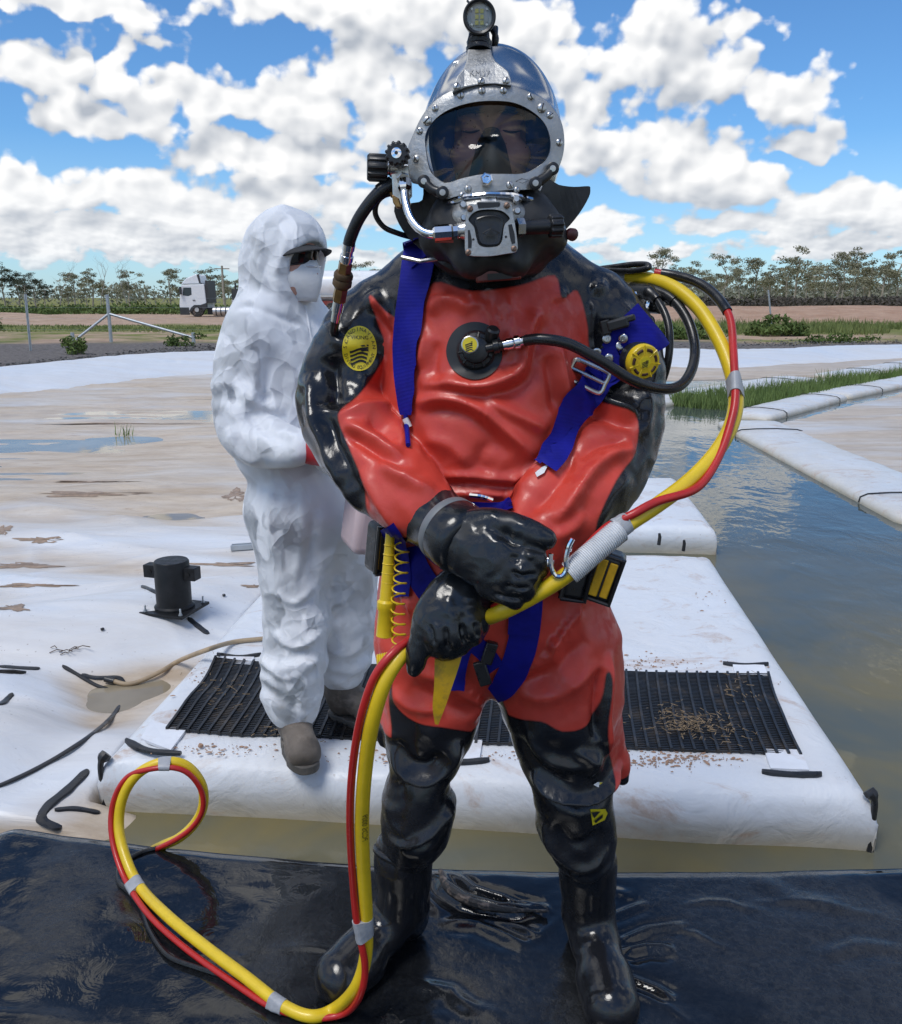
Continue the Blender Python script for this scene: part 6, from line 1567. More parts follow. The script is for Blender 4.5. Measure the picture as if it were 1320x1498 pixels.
# shackles and valve knobs half hidden behind the shoulder
sh = empty('shackle', U(935, 432, 1.84), 'small chrome shackle and black knobs behind the shoulder', 'shackle')
MB().tube([Vector(p) for p in closed_spline([tuple(U(x, y, 1.83)) for x, y in ((930, 430), (944, 428), (950, 440), (944, 452), (932, 448))], 4)], .005, 8).build('bow', M_CHROME, sh)
MB().lathe(U(944, 470, 1.84), (.2, -1, 0), [(0, .012), (.02, .013), (.022, .010)], 14).build('knob', M_BLK, sh); MB().lathe(U(949, 448, 1.85), (.6, -.8, 0), [(0, .014), (.03, .015), (.032, .012)], 14).build('knob', M_BLK, sh)
MB().tube([U(925, 432, 1.86), U(936, 460, 1.84), U(946, 475, 1.84)], .009, 8).build('link', M_BLK, sh)

# ---- umbilical
UY = [(870, 400, 1.93), (905, 404, 1.89), (945, 407, 1.85), (985, 420, 1.80), (1020, 448, 1.75), (1046, 486, 1.70), (1066, 530, 1.65), (1077, 580, 1.60), (1070, 622, 1.56), (1046, 664, 1.52), (1008, 704, 1.48), (960, 740, 1.445), (912, 772, 1.415), (868, 808, 1.395), (828, 842, 1.385), (780, 872, 1.39), (735, 895, 1.405), (700, 908, 1.48), (650, 920, 1.49), (612, 938, 1.475), (585, 962, 1.44), (562, 1000, 1.425), (544, 1060, 1.43), (534, 1130, 1.46), (530, 1200, 1.495), (532, 1270, 1.53), (536, 1340, 1.56), (535, 1400, 1.575), (520, 1446, 1.58)]
pts = [tuple(U(*p)) for p in UY]
def gh(px, py, z): return tuple(G(px, py, z))
pts += [gh(490, 1476, .02), gh(455, 1487, .016), gh(412, 1470, .02), gh(360, 1430, .03), gh(300, 1385, .035), gh(245, 1340, .04)]
lp = [(205, 1298, 2.03), (184, 1255, 2.10), (174, 1210, 2.15), (180, 1166, 2.17), (202, 1132, 2.18), (238, 1115, 2.19), (272, 1120, 2.20), (295, 1148, 2.21), (297, 1180, 2.21), (284, 1206, 2.215), (262, 1226, 2.22), (238, 1237, 2.235), (222, 1246, 2.30), (215, 1262, 2.36)]
pts += [tuple(U(*p)) for p in lp]
YP = spline(pts, 9); YR = .0136
ok = np.r_[True, np.linalg.norm(np.diff(YP, axis=0), axis=1) > 1e-5]; YP = YP[ok]
UMB = empty('umbilical', YP[0], 'thick yellow hose bundled with a red hose looping to the ground', 'hose')
yh = MB().tube([Vector(p) for p in YP], YR, 18).build('yellow_hose', M_YEL, UMB)
# red hose: wanders round the yellow one, lower / left of it where the photo shows it
def nearest(px, py):
    pp = np.array([P(*p) for p in YP]); return int(((pp - np.array([px, py])) ** 2).sum(1).argmin())
K = len(YP); Tn = np.gradient(YP, axis=0); Tn /= np.linalg.norm(Tn, axis=1)[:, None]
anch = [(945, 407, 10, -8), (1000, 432, 26, -14), (1046, 486, 22, -22), (1070, 560, -4, -14), (1070, 622, -8, 2), (1046, 664, -2, 9), (1008, 704, 10, 10), (960, 740, -4, -12), (912, 772, -12, -8), (828, 842, 0, 0), (735, 895, 0, -4), (612, 938, -8, -10), (562, 1000, -16, -9), (544, 1060, -18, -4), (534, 1130, -19, 0), (530, 1200, -18, 0), (532, 1270, -17, 0), (536, 1340, -15, 0), (535, 1400, 2, 0), (500, 1470, 12, 6), (455, 1487, 2, 16), (412, 1470, -14, 14), (360, 1430, -16, 16), (300, 1385, -18, 14), (245, 1340, -20, 10), (205, 1298, -14, 4), (176, 1210, -12, 0), (202, 1132, -14, 2), (238, 1115, -3, 3), (272, 1120, 2, 1), (296, 1170, 3, 2), (262, 1226, -2, -4), (238, 1238, -4, -2)]
idx = [nearest(a, b) for a, b, _, _ in anch]; order = np.argsort(idx); ii = np.array(idx)[order]; dxs = np.array([anch[o][2] for o in order], float); dys = np.array([anch[o][3] for o in order], float)
tt = np.arange(K); ox = np.interp(tt, ii, dxs); oy = np.interp(tt, ii, dys)
RP = []; hid0, hid1 = nearest(918, 768), nearest(640, 924)
for i in range(ii[0], K):
    px, py = P(*YP[i]); s = mpp(px, py, YP[i][1]); off = Vector((ox[i] * s, 0, -oy[i] * s)); d = off.length
    base = Vector(YP[i]) + off
    need = YR + .0085
    if d < need: base = base + Vector((0, -math.sqrt(max(need ** 2 - d ** 2, 0)), 0)) * (-1 if hid0 < i < hid1 else 1)
    if base.z < .012 and YP[i][1] < 2.2: base.z = .012
    RP.append(base)
RA = np.array([tuple(p) for p in RP])
for _ in range(10): RA[1:-1] = (RA[:-2] + 2 * RA[1:-1] + RA[2:]) / 4
M_REDH = pm('red_hose', (.46, .018, .016), .36, var=.12, vscale=30, coat=.1)
rh = MB().tube([Vector(p) for p in RA], .0074, 14).build('red_hose', M_REDH, UMB)
MB().tube([Vector(p) for p in RA[2:26]], .0098, 12).build('hose_sleeve', M_HOSE, rh)
def tape(px, py, halfpx, mt=None, name='tape_band', extra=.001):
    i = nearest(px, py); L = np.r_[0, np.cumsum(np.linalg.norm(np.diff(YP, axis=0), axis=1))]; s = mpp(px, py, YP[i][1]) * halfpx
    sel = [j for j in range(K) if abs(L[j] - L[i]) < s]
    j0, j1 = sel[0], sel[-1]
    # wrap both hoses: convex hull section
    V = []; n = 20; F = []; rows = 0
    for f in np.linspace(0, 1, max(6, len(sel) * 2)):
        l = L[i] - s + 2 * s * f; c = np.array([np.interp(l, L, YP[:, k]) for k in range(3)]); t_ = np.array([np.interp(l, L, Tn[:, k]) for k in range(3)]); t_ = Vector(t_).normalized(); c = Vector(c)
        r_i = int(np.argmin(((RA - np.array(c)) ** 2).sum(1))); rc = Vector(RA[r_i]); rc = rc - t_ * (rc - c).dot(t_)
        e = rc - c; L2 = e.length; e.normalize(); g = t_.cross(e)
        for j in range(n):
            a = 2 * PI * j / n; d = e * math.cos(a) + g * math.sin(a)
            sup = max(((YR + extra) * 1.0, c), ((.0082 + extra), rc), key=lambda q: (q[1] - c).dot(d) + q[0]); V.append(sup[1] + d * sup[0])
        rows += 1
    for r in range(rows - 1):
        for j in range(n): F.append((r * n + j, r * n + (j + 1) % n, (r + 1) * n + (j + 1) % n, (r + 1) * n + j))
    F += [tuple(range(n - 1, -1, -1)), tuple((rows - 1) * n + j for j in range(n))]
    return MB().add(V, F).build(name, mt or M_TAPE, UMB, auto=50)
tape(1076, 568, 16); tape(532, 1352, 17); tape(406, 1466, 12); tape(203, 1294, 11); tape(244, 1116, 8); tape(910, 405, 10)
i0 = nearest(905, 776); i1 = nearest(832, 840); seg = YP[i0:i1 + 1]; k = len(seg)
fine = spline(seg, 6); wr = []
rr = [.0195 + .0012 * math.sin(i * 2.1) for i in range(len(fine))]
MB().tube([Vector(p) for p in fine], rr, 18).build('white_whipping', M_WHT, UMB)
tape(912, 772, 9)
# printed lettering along the yellow hose
def hose_text():
    v, f = text_mesh('PCDS 0009', 1.0, align='LEFT'); pp = np.array([P(*p) for p in YP]); i0 = nearest(531, 1225); V = []
    L = np.r_[0, np.cumsum(np.linalg.norm(np.diff(YP, axis=0), axis=1))]
    for x, y, _ in v:
        l = L[i0] - x * .0155; c = Vector([np.interp(l, L, YP[:, k]) for k in range(3)]); t_ = Vector([np.interp(l, L, Tn[:, k]) for k in range(3)]).normalized()
        view = (CAM - c).normalized(); sd_ = t_.cross(view).normalized(); a = -.35 - y * .0155 / YR * 1.0; nn = (view - t_ * view.dot(t_)).normalized()
        V.append(c + (nn * math.cos(a) + sd_ * math.sin(a)) * (YR + .0005))
    MB().add(V, f).build('hose_lettering', M_LOGOK, UMB, smooth=False)
hose_text()
# carabiner holding the umbilical
cp = closed_spline([tuple(U(x, y, 1.39)) for x, y in ((806, 812), (809, 834), (818, 845), (828, 838), (832, 818), (835, 800), (830, 796), (826, 806), (820, 826), (814, 830), (811, 814))], 5)
cb = empty('carabiner', U(820, 830, 1.39), 'chrome snap hook clipped round the white hose wrap', 'carabiner')
MB().tube([Vector(p) for p in spline([tuple(U(x, y, 1.372)) for x, y in ((806, 810), (807, 830), (813, 842), (823, 842), (829, 832), (828, 818), (832, 800), (838, 788))], 5)], .0042, 8).build('hook', M_CHROME, cb)
MB().lathe(U(803, 822, 1.385), (.1, -1, .2), [(0, .007), (.006, .008), (.008, .005)], 12).build('swivel', M_CHROME, cb); MB().tube([U(838, 789, 1.372), U(834, 806, 1.38)], .003, 8).build('gate', M_CHROME, cb)
# black power lead looped at the shoulder
lead = [tuple(U(x, y, Y)) for x, y, Y in ((860, 392, 1.90), (890, 395, 1.88), (925, 396, 1.85), (948, 392, 1.83), (946, 387, 1.84), (925, 387, 1.86), (895, 391, 1.88), (865, 395, 1.9))]
pl = empty('power_lead', lead[0], 'thin black lead looped over the shoulder above the yellow hose', 'cable'); MB().tube([Vector(p) for p in spline(lead, 8)], .006, 10).build('lead', M_HOSE, pl)
# dark strip added in the shape of the hoses' reflection on the wet sheet
dl = [gh(x, y, .006) for x, y in ((232, 1240), (205, 1248), (176, 1266), (174, 1290), (190, 1306), (208, 1330), (220, 1362), (246, 1398), (290, 1416), (340, 1432), (355, 1442))]
sl_ = empty('hose_reflection', dl[0], 'thin dark strip standing in for the hose reflection on the wet sheet', 'reflection'); MB().tube([Vector(p) for p in spline(dl, 8)], .0062, 8).build('line', M_HOSE, sl_)
# =================================================================== DIVING HELMET
HEL = empty('diving_helmet', U(718, 390, 1.66), 'steel diving helmet with oval window, breathing regulator and lamp on top', 'helmet')
def z1(x, y): return 500 + x / 3.3, y / 3.3                 # coordinates read in an enlarged view of the helmet
def FY(px, py): return 1.532 + .030 * ((px - 713) / 115) ** 2 + .00012 * (250 - py)
def polar_loop(pts, cx, cy, n=96):
    """resample a closed outline by angle about (cx,cy)"""
    A = closed_spline(pts, 8); ang = np.arctan2(A[:, 1] - cy, A[:, 0] - cx); r = np.hypot(A[:, 0] - cx, A[:, 1] - cy)
    o = np.argsort(ang); ang, r = ang[o], r[o]; ang = np.r_[ang[-1] - 2 * PI, ang, ang[0] + 2 * PI]; r = np.r_[r[-1], r, r[0]]
    th = np.linspace(-PI, PI, n, endpoint=False); rr = np.interp(th, ang, r)
    return np.stack([cx + rr * np.cos(th), cy + rr * np.sin(th)], 1)
HC = (713, 205)
outer = polar_loop([z1(*p) for p in ((535, 435), (450, 485), (388, 560), (340, 660), (316, 730), (322, 810), (335, 878), (385, 895), (430, 935), (490, 962), (530, 955), (610, 938), (700, 928), (800, 920), (915, 915), (965, 895), (1035, 830), (1066, 760), (1076, 680), (1062, 590), (1022, 522), (980, 480), (900, 440), (820, 416), (735, 411), (640, 415))], *HC)
inner = polar_loop([z1(*p) for p in ((408, 650), (450, 580), (520, 530), (620, 498), (720, 488), (830, 497), (920, 540), (980, 600), (1005, 680), (995, 750), (950, 800), (880, 835), (780, 838), (680, 840), (580, 860), (510, 882), (470, 865), (430, 820), (412, 740))], *HC)
NL = len(outer)
def loop3(l, dy=0., sc=1., yf=FY): return [U(HC[0] + (x - HC[0]) * sc, HC[1] + (y - HC[1]) * sc, yf(x, y) + dy) for x, y in l]
def rings(rs_, close=True, capend=None):
    V = [p for r in rs_ for p in r]; n = len(rs_[0]); F = []
    for i in range(len(rs_) - 1):
        for j in range(n): F.append((i * n + j, (i + 1) * n + j, (i + 1) * n + (j + 1) % n, i * n + (j + 1) % n))
    return V, F
mid = (outer + inner) / 2
V, F = rings([loop3(inner, .016), loop3(inner, .002, 1.0), loop3(inner, 0, 1.012), loop3(mid, -.001), loop3(outer, 0, .988), loop3(outer, .002), loop3(outer, .014), loop3(outer, .016, .985)])
M_SATIN = pm('satin_casting', (.40, .40, .39), .45, metal=.85, var=.16, vscale=22, rvar=.1, bump=.25, bscale=150)
frame = MB().add(V, F).build('face_frame', M_SATIN, HEL, auto=50)
# lens
lens_in = inner
def glass_mat(hi=.93, lo=.84, fk=1.0):
    mt = bpy.data.materials.new('visor_glass'); mt.use_nodes = True; nt = mt.node_tree; nt.nodes.clear(); t = NT(nt); p = geopos(t)
    gl_ = t.n('ShaderNodeBsdfGlossy'); gl_.inputs['Roughness'].default_value = .015
    tr = t.n('ShaderNodeBsdfTransparent'); spots = t.mr(t.noise(p, 170, 2, .5), .70, .73); film = t.mr(t.noise(p, 30, 4, .6), .35, .7, hi, lo)
    t.put(tr.inputs[0], t.mix(spots, t.xyz(film, film, film), (.16, .13, .11)))
    fr = t.n('ShaderNodeFresnel'); fr.inputs[0].default_value = 1.5
    ms = t.n('ShaderNodeMixShader'); t.put(ms.inputs[0], t.m('MULTIPLY', fr.outputs[0], fk, clamp=True)); t.put(ms.inputs[1], tr.outputs[0]); t.put(ms.inputs[2], gl_.outputs[0])
    o = t.n('ShaderNodeOutputMaterial'); t.put(o.inputs[0], ms.outputs[0]); return mt
rs_ = [loop3(lens_in, 0, s, lambda x, y: 1.553 + .00015 * (205 - y)) for s in (1.012, .8, .55, .3, .1)]; V, F = rings(rs_); n = NL; V.append(sum(rs_[-1], Vector()) / n); F += [(4 * n + j, len(V) - 1, 4 * n + (j + 1) % n) for j in range(n)]
MB().add(V, F).build('face_window', glass_mat(), HEL)
# shell: lofted from the frame back over an egg shaped dome
M_SHELL = pm('polished_shell', (.52, .52, .51), .20, metal=1., var=.06, vscale=14, rvar=.05)
SC = U(719, 214, 1.70); mp = mpp(719, 214, 1.70); RX, RZ, RY = 103 * mp, 134 * mp, .165
def shell_ring(y, sc=1.):
    k = math.sqrt(max(1e-4, 1 - ((y - SC.y) / (RY * sc)) ** 2)); out = []
    for j in range(NL):
        th = -PI + 2 * PI * j / NL; out.append(Vector((SC.x + RX * sc * k * math.cos(th), y, SC.z - RZ * sc * k * math.sin(th))))
    return out
def shell(sc, dy): 
    ys = [1.62, 1.65, 1.70, 1.75, 1.80, 1.835, 1.853, 1.862]
    rr = [loop3(outer, .012 + dy, .975 * sc), loop3(outer, .03 + dy, .97 * sc)]
    a = rr[-1]; b = shell_ring(1.63, sc)
    rr.append([a[j].lerp(b[j], .55) for j in range(NL)])
    rr += [shell_ring(SC.y + (y - SC.y) * sc, sc) for y in ys]
    V, F = rings(rr); k = len(rr); F.append(tuple((k - 1) * NL + j for j in range(NL))); return MB().add(V, F)
shell(1., 0).build('shell', M_SHELL, HEL, auto=75)
shell(.95, .004).build('shell_lining', pm('lining', (.06, .07, .085), .8), HEL, auto=75)
# bolts
def bolt(px, py, r, Y=None, nrm=(0, -1, .05), mt=None, parent=None, slot=.7, h=.35):
    c = U(px, py, (FY(px, py) if Y is None else Y)); r_ = r * mpp(px, py, c.y); nn = Vector(nrm).normalized()
    o = MB().lathe(c + nn * -.001, nn, [(0, r_), (r_ * h, r_), (r_ * (h + .3), r_ * .86), (r_ * (h + .45), r_ * .5), (r_ * (h + .48), .0002)], 18).build('bolt', mt or M_STEEL, parent or HEL, auto=60)
    s = Vector((math.cos(slot), 0, math.sin(slot))); MB().tube([c + nn * (r_ * (h + .42)) - s * r_ * .8, c + nn * (r_ * (h + .42)) + s * r_ * .8], r_ * .14, 4).build('bolt_slot', pm_slot, o)
pm_slot = pm('bolt_slot', (.03, .028, .026), .6)
rb = random.Random(5)
for x, y, r in ((575, 460, 5.5), (677, 438, 5.5), (780, 437, 5.5), (912, 467, 5.5), (452, 522, 5.5), (377, 632, 5.5), (1005, 557, 5.5), (1050, 688, 5.5), (360, 766, 5.5), (610, 912, 5.5), (812, 893, 5.5), (414, 583, 7.2), (965, 522, 7.2)):
    px, py = z1(x, y); bolt(px, py, r, nrm=(.3 * (px - 713) / 115, -1, .06), slot=rb.uniform(.6, 2.2))
for x, y in ((582, 942), (845, 916)): bolt(*z1(x, y), 4.6, FY(*z1(x, y)) - .004, slot=rb.uniform(0, 3))
c = U(*z1(698, 878), FY(*z1(698, 878))); MB().lathe(c, (0, -1, .12), [(-.002, .0085), (.010, .0085), (.010, .0105), (.020, .0105), (.022, .008), (.022, .005), (.019, .004)], 6).build('valve_nut', M_CHROME, HEL, auto=20)
# little diamond engraved on the frame
dm = [z1(*p) for p in ((840, 875), (870, 862), (905, 870), (873, 884), (840, 875))]; MB().tube([U(x, y, FY(x, y) - .0005) for x, y in dm], .0006, 5).build('frame_mark', pm_slot, frame)
# top yoke plate
def slab(poly, yf, th, name, mt, parent, bevel=.002):
    n = len(poly); V = [U(x, y, yf(x, y)) for x, y in poly] + [U(x, y, yf(x, y)) + Vector((0, th, 0)) for x, y in poly]
    me = bpy.data.meshes.new(name); bm = bmesh.new(); vs = [bm.verts.new(v) for v in V]
    f1 = bm.faces.new(vs[:n][::-1]); f2 = bm.faces.new(vs[n:])
    for i in range(n): bm.faces.new((vs[i], vs[(i + 1) % n], vs[n + (i + 1) % n], vs[n + i]))
    bmesh.ops.recalc_face_normals(bm, faces=bm.faces); bmesh.ops.triangulate(bm, faces=[f1, f2]); bm.to_mesh(me); bm.free()
    o = link(name, me, mt, parent, False)
    if bevel: md = o.modifiers.new('bevel', 'BEVEL'); md.width = bevel; md.segments = 2; md.limit_method = 'ANGLE'; md.angle_limit = math.radians(50)
    return o
yk = [z1(*p) for p in ((608, 238), (722, 238), (727, 265), (745, 295), (785, 325), (806, 345), (818, 380), (822, 412), (740, 402), (675, 404), (600, 420), (533, 446), (545, 395), (560, 362), (588, 332), (602, 295))]
YKF = lambda x, y: 1.545 + .055 * max(0, min(1, (125 - y) / 52)) ** 1.5 - .003
yoke = slab(yk, YKF, .012, 'top_yoke', M_SATIN, HEL)
for x, y in ((556, 418), (673, 392), (793, 390)): bolt(*z1(x, y), 5.5, YKF(*z1(x, y)), nrm=(0, -1, .25), slot=1.2)
v, f = text_mesh('KM37', 12.0, .0); cxk, cyk = z1(665, 347)
MB().add([U(cxk + x * 1.05, cyk - y + x * -.06, YKF(cxk + x, cyk - y) - .0012) for x, y, _ in v], f).build('cast_lettering', pm('cast_letters', (.36, .36, .35), .45, metal=1.), yoke, smooth=False)
# lugs on the dome
LY = lambda x, y: 1.62
lg = slab([(662, 104), (663, 90), (669, 88), (684, 86), (690, 96), (676, 106)], LY, .01, 'dome_lug', M_STEEL, HEL)
MB().lathe(U(667.5, 95, 1.619), (0, -1, 0), [(0, .0032), (.0006, .0032)], 12).build('lug_hole', M_WHT, lg)
lg = slab([(726, 88), (730, 80), (752, 79), (759, 80), (761, 88), (768, 89), (769, 97), (745, 96)], lambda x, y: 1.65, .01, 'dome_lug', M_STEEL, HEL)
MB().lathe(U(755, 82, 1.649), (0, -1, 0), [(0, .003), (.0006, .003)], 12).build('lug_hole', pm_slot, lg)
# ---- lamp
LC = U(701.5, 26, 1.60); ln = Vector((-.02, -1, -.10)).normalized(); ms_ = mpp(701, 26, 1.60)
lamp = empty('helmet_lamp', LC, 'round black diving lamp with six yellow diodes on the helmet', 'lamp')
R0 = 24 * ms_
MB().lathe(LC, ln, [(-.055, R0 * .5), (-.05, R0 * .8), (-.012, R0 * .95), (.004, R0), (.012, R0), (.014, R0 * .92), (.012, R0 * .78), (.004, R0 * .76), (.003, R0 * .1)], 40).build('lamp_housing', M_BLK, lamp)
face = MB().lathe(LC, ln, [(.0040, R0 * .76), (.0052, R0 * .74), (.0052, .0005)], 36).build('reflector', pm('lamp_face', (.78, .79, .80), .45, var=.04), lamp)
MB().lathe(LC, ln, [(.0052, R0 * .55), (.0072, R0 * .55), (.0076, R0 * .5)], 36).build('diode_board', pm('board', (.60, .61, .62), .5), lamp)
lu = ln.cross(Vector((0, 0, 1))).normalized() * -1; lw = lu.cross(ln) * -1
if lw.z < 0: lw = -lw
if lu.x < 0: lu = -lu
M_LED = pm('diode', (.72, .66, .16), .4)
for i in range(2):
    for j in range(3):
        MB().box(LC + ln * .0085 + lu * ((i - .5) * .0082) + lw * ((j - 1) * .0085), (.0055, .003, .006), Matrix((lu, ln, lw)).transposed()).build('diode', M_LED, lamp, smooth=False)
for sx in (-1, 1):
    for sz in (-1, 1): MB().lathe(LC + lu * sx * R0 * .45 + lw * sz * R0 * .42 + ln * .0076, ln, [(0, .0022), (.0012, .002), (.0013, .0005)], 10).build('screw', M_STEEL, lamp)
MB().lathe(LC, ln, [(.0115, R0 * .80), (.0118, R0 * .4), (.0119, .0003)], 36).build('lens', glass_mat(.97, .93, .6), lamp)
# taped mount
mb = MB()
p = [U(x, y, Y) for x, y, Y in ((701, 76, 1.612), (702, 64, 1.615), (701, 50, 1.62), (702, 40, 1.63))]
mb.lathe(p[0], p[2] - p[0], [(0, .021), (.006, .022), (.010, .019), (.016, .021), (.022, .018), (.034, .017)], 18)
mb.build('tape_mount', pm('black_tape', (.010, .010, .012), .3, var=.3, bump=.8, bscale=70, rvar=.12), lamp)
for i, o_ in enumerate((0, .006, .012)):
    MB().tube([Vector(q) for q in spline([tuple(U(719 + i * 3, 40, 1.64)), tuple(U(726 - i, 56, 1.63)), tuple(U(722, 72, 1.635)), tuple(U(722, 84, 1.65))], 5)], .005, 8).build('cable_turn', M_HOSE, lamp)
MB().tube([U(690, 45, 1.61), U(686, 60, 1.608), U(686, 74, 1.612)], .003, 6).build('cable_turn', M_HOSE, lamp)
MB().tube([U(684, 1, 1.62), U(690, 8, 1.61)], .002, 6).build('cable_tail', M_HOSE, lamp)
# ---- side block with two knobs
def knob(c, ax, r, L, ribs, name, face=None, parent=None):
    ax = Vector(ax).normalized(); u = ax.orthogonal().normalized(); w_ = ax.cross(u); n = ribs * 6; V = []; F = []; prof = [(0, .82), (.08, 1), (.88, 1), (1, .86), (1.0, .3)]
    for h, k in prof:
        for j in range(n):
            a = 2 * PI * j / n; rr = r * k * (1 + (.075 * (1 if (j % 6) in (0, 1, 2) else -1) if k > .8 else 0)); V.append(Vector(c) + ax * (h * L) + (u * math.cos(a) + w_ * math.sin(a)) * rr)
    m = len(prof)
    for i in range(m - 1):
        for j in range(n): F.append((i * n + j, i * n + (j + 1) % n, (i + 1) * n + (j + 1) % n, (i + 1) * n + j))
    F += [tuple(range(n - 1, -1, -1)), tuple((m - 1) * n + j for j in range(n))]
    o = MB().add(V, F).build(name, M_BLK, parent or HEL, bevel=.0008)
    return o
kc = U(584, 228, 1.545); kn_ = Vector((-.12, -1, .05)).normalized()
k1 = knob(kc, kn_, 16.5 * mpp(584, 228, 1.545), .024, 12, 'valve_knob')
MB().lathe(kc + kn_ * .0238, kn_, [(0, .0082), (.0016, .0082), (.0018, .0065)], 24).build('knob_face', M_CHROME, k1); MB().lathe(kc + kn_ * .0254, kn_, [(0, .003), (.0012, .0025)], 12).build('knob_nut', pm_slot, k1)
knob(U(567, 246, 1.58), (-1, -.12, .03), 18.5 * mpp(560, 246, 1.58), .034, 10, 'valve_knob')
sbk = slab([(570, 238), (600, 240), (602, 268), (602, 284), (596, 292), (588, 300), (578, 298), (574, 286), (573, 262)], lambda x, y: 1.565, .035, 'side_block', M_STEEL, HEL, .003)
MB().lathe(U(578, 246, 1.575), (-1, -.1, 0), [(-.004, .014), (.008, .014), (.010, .011), (.016, .011)], 18).build('knob_stem', M_STEEL, sbk)
MB().lathe(U(591, 262, 1.562), (0, -1, -.2), [(0, .012), (.008, .012), (.009, .010)], 6).build('gland_nut', M_STEEL, sbk, auto=20)
slab([(573, 284), (584, 290), (588, 304), (580, 304), (575, 296)], lambda x, y: 1.562, .02, 'brass_fitting', M_BRASS, sbk)
# chrome bent tube to the regulator
bt = [U(x, y, Y) for x, y, Y in ((592, 268, 1.553), (592, 282, 1.548), (595, 300, 1.535), (602, 320, 1.52), (614, 335, 1.508), (628, 342, 1.502), (640, 342, 1.50))]
MB().tube([Vector(p) for p in spline([tuple(p) for p in bt], 6)], .0072, 14).build('bent_tube', M_CHROME, HEL)
MB().lathe(bt[0], bt[1] - bt[0], [(-.006, .011), (.006, .0115), (.010, .010), (.014, .0078)], 6).build('tube_nut', M_CHROME, HEL, auto=20)
a = U(633, 341, 1.50); b = U(688, 337, 1.505); ax = (b - a).normalized()
MB().lathe(a, ax, [(0, .009), (.003, .0125), (.030, .0125), (.033, .011), (.040, .011)], 8).build('union_nut', M_CHROME, HEL, auto=20)
MB().lathe(a + ax * .040, ax, [(0, .013), (.007, .013), (.009, .014), (.022, .015), (.032, .016)], 18).build('inlet_stem', M_STEEL, HEL)
MB().box(U(650, 352, 1.51), (.030, .010, .006)).build('red_seal', pm('red_seal', (.40, .04, .02), .5), HEL)
# ---- regulator
def z5(x, y): return 640 + x / 5.5, 260 + y / 5.5
RGY = lambda x, y: 1.470 - .00006 * (y - 335)
ro = polar_loop([z5(*p) for p in ((238, 240), (262, 208), (310, 214), (325, 194), (415, 188), (500, 190), (520, 206), (562, 194), (598, 212), (606, 270), (622, 350), (640, 470), (648, 565), (628, 600), (560, 612), (450, 630), (350, 634), (260, 628), (226, 602), (220, 500), (222, 380), (232, 300))], 718, 334)
ri = polar_loop([z5(*p) for p in ((252, 335), (290, 285), (345, 262), (430, 256), (510, 266), (560, 298), (582, 335), (548, 365), (532, 410), (520, 500), (492, 545), (440, 556), (380, 556), (335, 536), (315, 480), (298, 400), (272, 368))], 718, 334)
def loopR(l, dy, sc=1.): return [U(718 + (x - 718) * sc, 334 + (y - 334) * sc, RGY(x, y) + dy) for x, y in l]
V, F = rings([loopR(ri, .008), loopR(ri, .001), loopR(ri, 0, 1.02), loopR(ro, 0, .985), loopR(ro, .0015), loopR(ro, .008)])
reg = MB().add(V, F).build('regulator_bracket', M_SATIN, HEL, auto=50)
V, F = rings([loopR(ro, .045, .93), loopR(ro, .010, .95), loopR(ro, .009, .5)]); F.append(tuple(2 * NL + j for j in range(NL))); MB().add(V, F).build('regulator_body', M_BLK, HEL)
pc = polar_loop([z5(*p) for p in ((300, 340), (350, 308), (420, 298), (490, 305), (535, 345), (530, 420), (512, 510), (480, 545), (380, 548), (335, 520), (318, 440))], 718, 336)
rr = [loopR(pc, .010), loopR(pc, .0035, .97), loopR(pc, .0025, .90), loopR(pc, .0032, .82), loopR(pc, .0022, .5), loopR(pc, .002, .05)]; V, F = rings(rr); F.append(tuple(5 * NL + j for j in range(NL)))
pg = MB().add(V, F).build('purge_cover', pm('purge_rubber', (.012, .014, .017), .32, var=.2, rvar=.1, vscale=40), HEL)
dm = [z5(*p) for p in ((365, 445), (430, 408), (502, 442), (432, 470), (365, 445))]; MB().tube([U(x, y, RGY(x, y) + .0016) for x, y in dm], .0006, 5).build('cover_mark', pm_slot, pg)
for x, y in ((263, 248), (560, 222), (250, 600), (616, 570)): bolt(*z5(x, y), 4.6, RGY(718, 330) - .001, mt=pm('rusty_screw', (.30, .20, .15), .5, metal=.8), slot=.8)
for q in (((320, 205), (325, 198), (500, 195), (508, 210), (500, 232), (415, 240), (330, 246)), ((245, 420), (262, 420), (278, 500), (275, 562), (248, 566)), ((570, 378), (600, 372), (622, 450), (628, 525), (600, 535), (585, 480))):
    slab([z5(*p) for p in q], lambda x, y: RGY(x, y) - .0008, .004, 'bracket_slot', M_BLK, reg, 0)
for x, y in ((290, 497), (298, 542), (306, 584), (552, 475), (552, 520), (552, 565)): MB().lathe(U(*z5(x, y), RGY(0, 330) - .0005), (0, -1, 0), [(0, .0022), (.0008, .002)], 10).build('bracket_hole', pm_slot, reg)
# adjustment barrel
a = U(756, 333, 1.50); b = U(822, 330, 1.515); ax = (b - a).normalized(); L = (b - a).length
MB().lathe(a, ax, [(0, .0150), (.012, .0150), (.013, .0125)], 6).build('barrel_nut', M_STEEL, HEL, auto=20)
MB().lathe(a + ax * .012, ax, [(0, .0118), (L - .028, .0118), (L - .026, .009)], 20).build('adjust_barrel', M_BLK, HEL)
knob(a + ax * (L - .022), ax, .0175, .022, 9, 'adjust_knob')
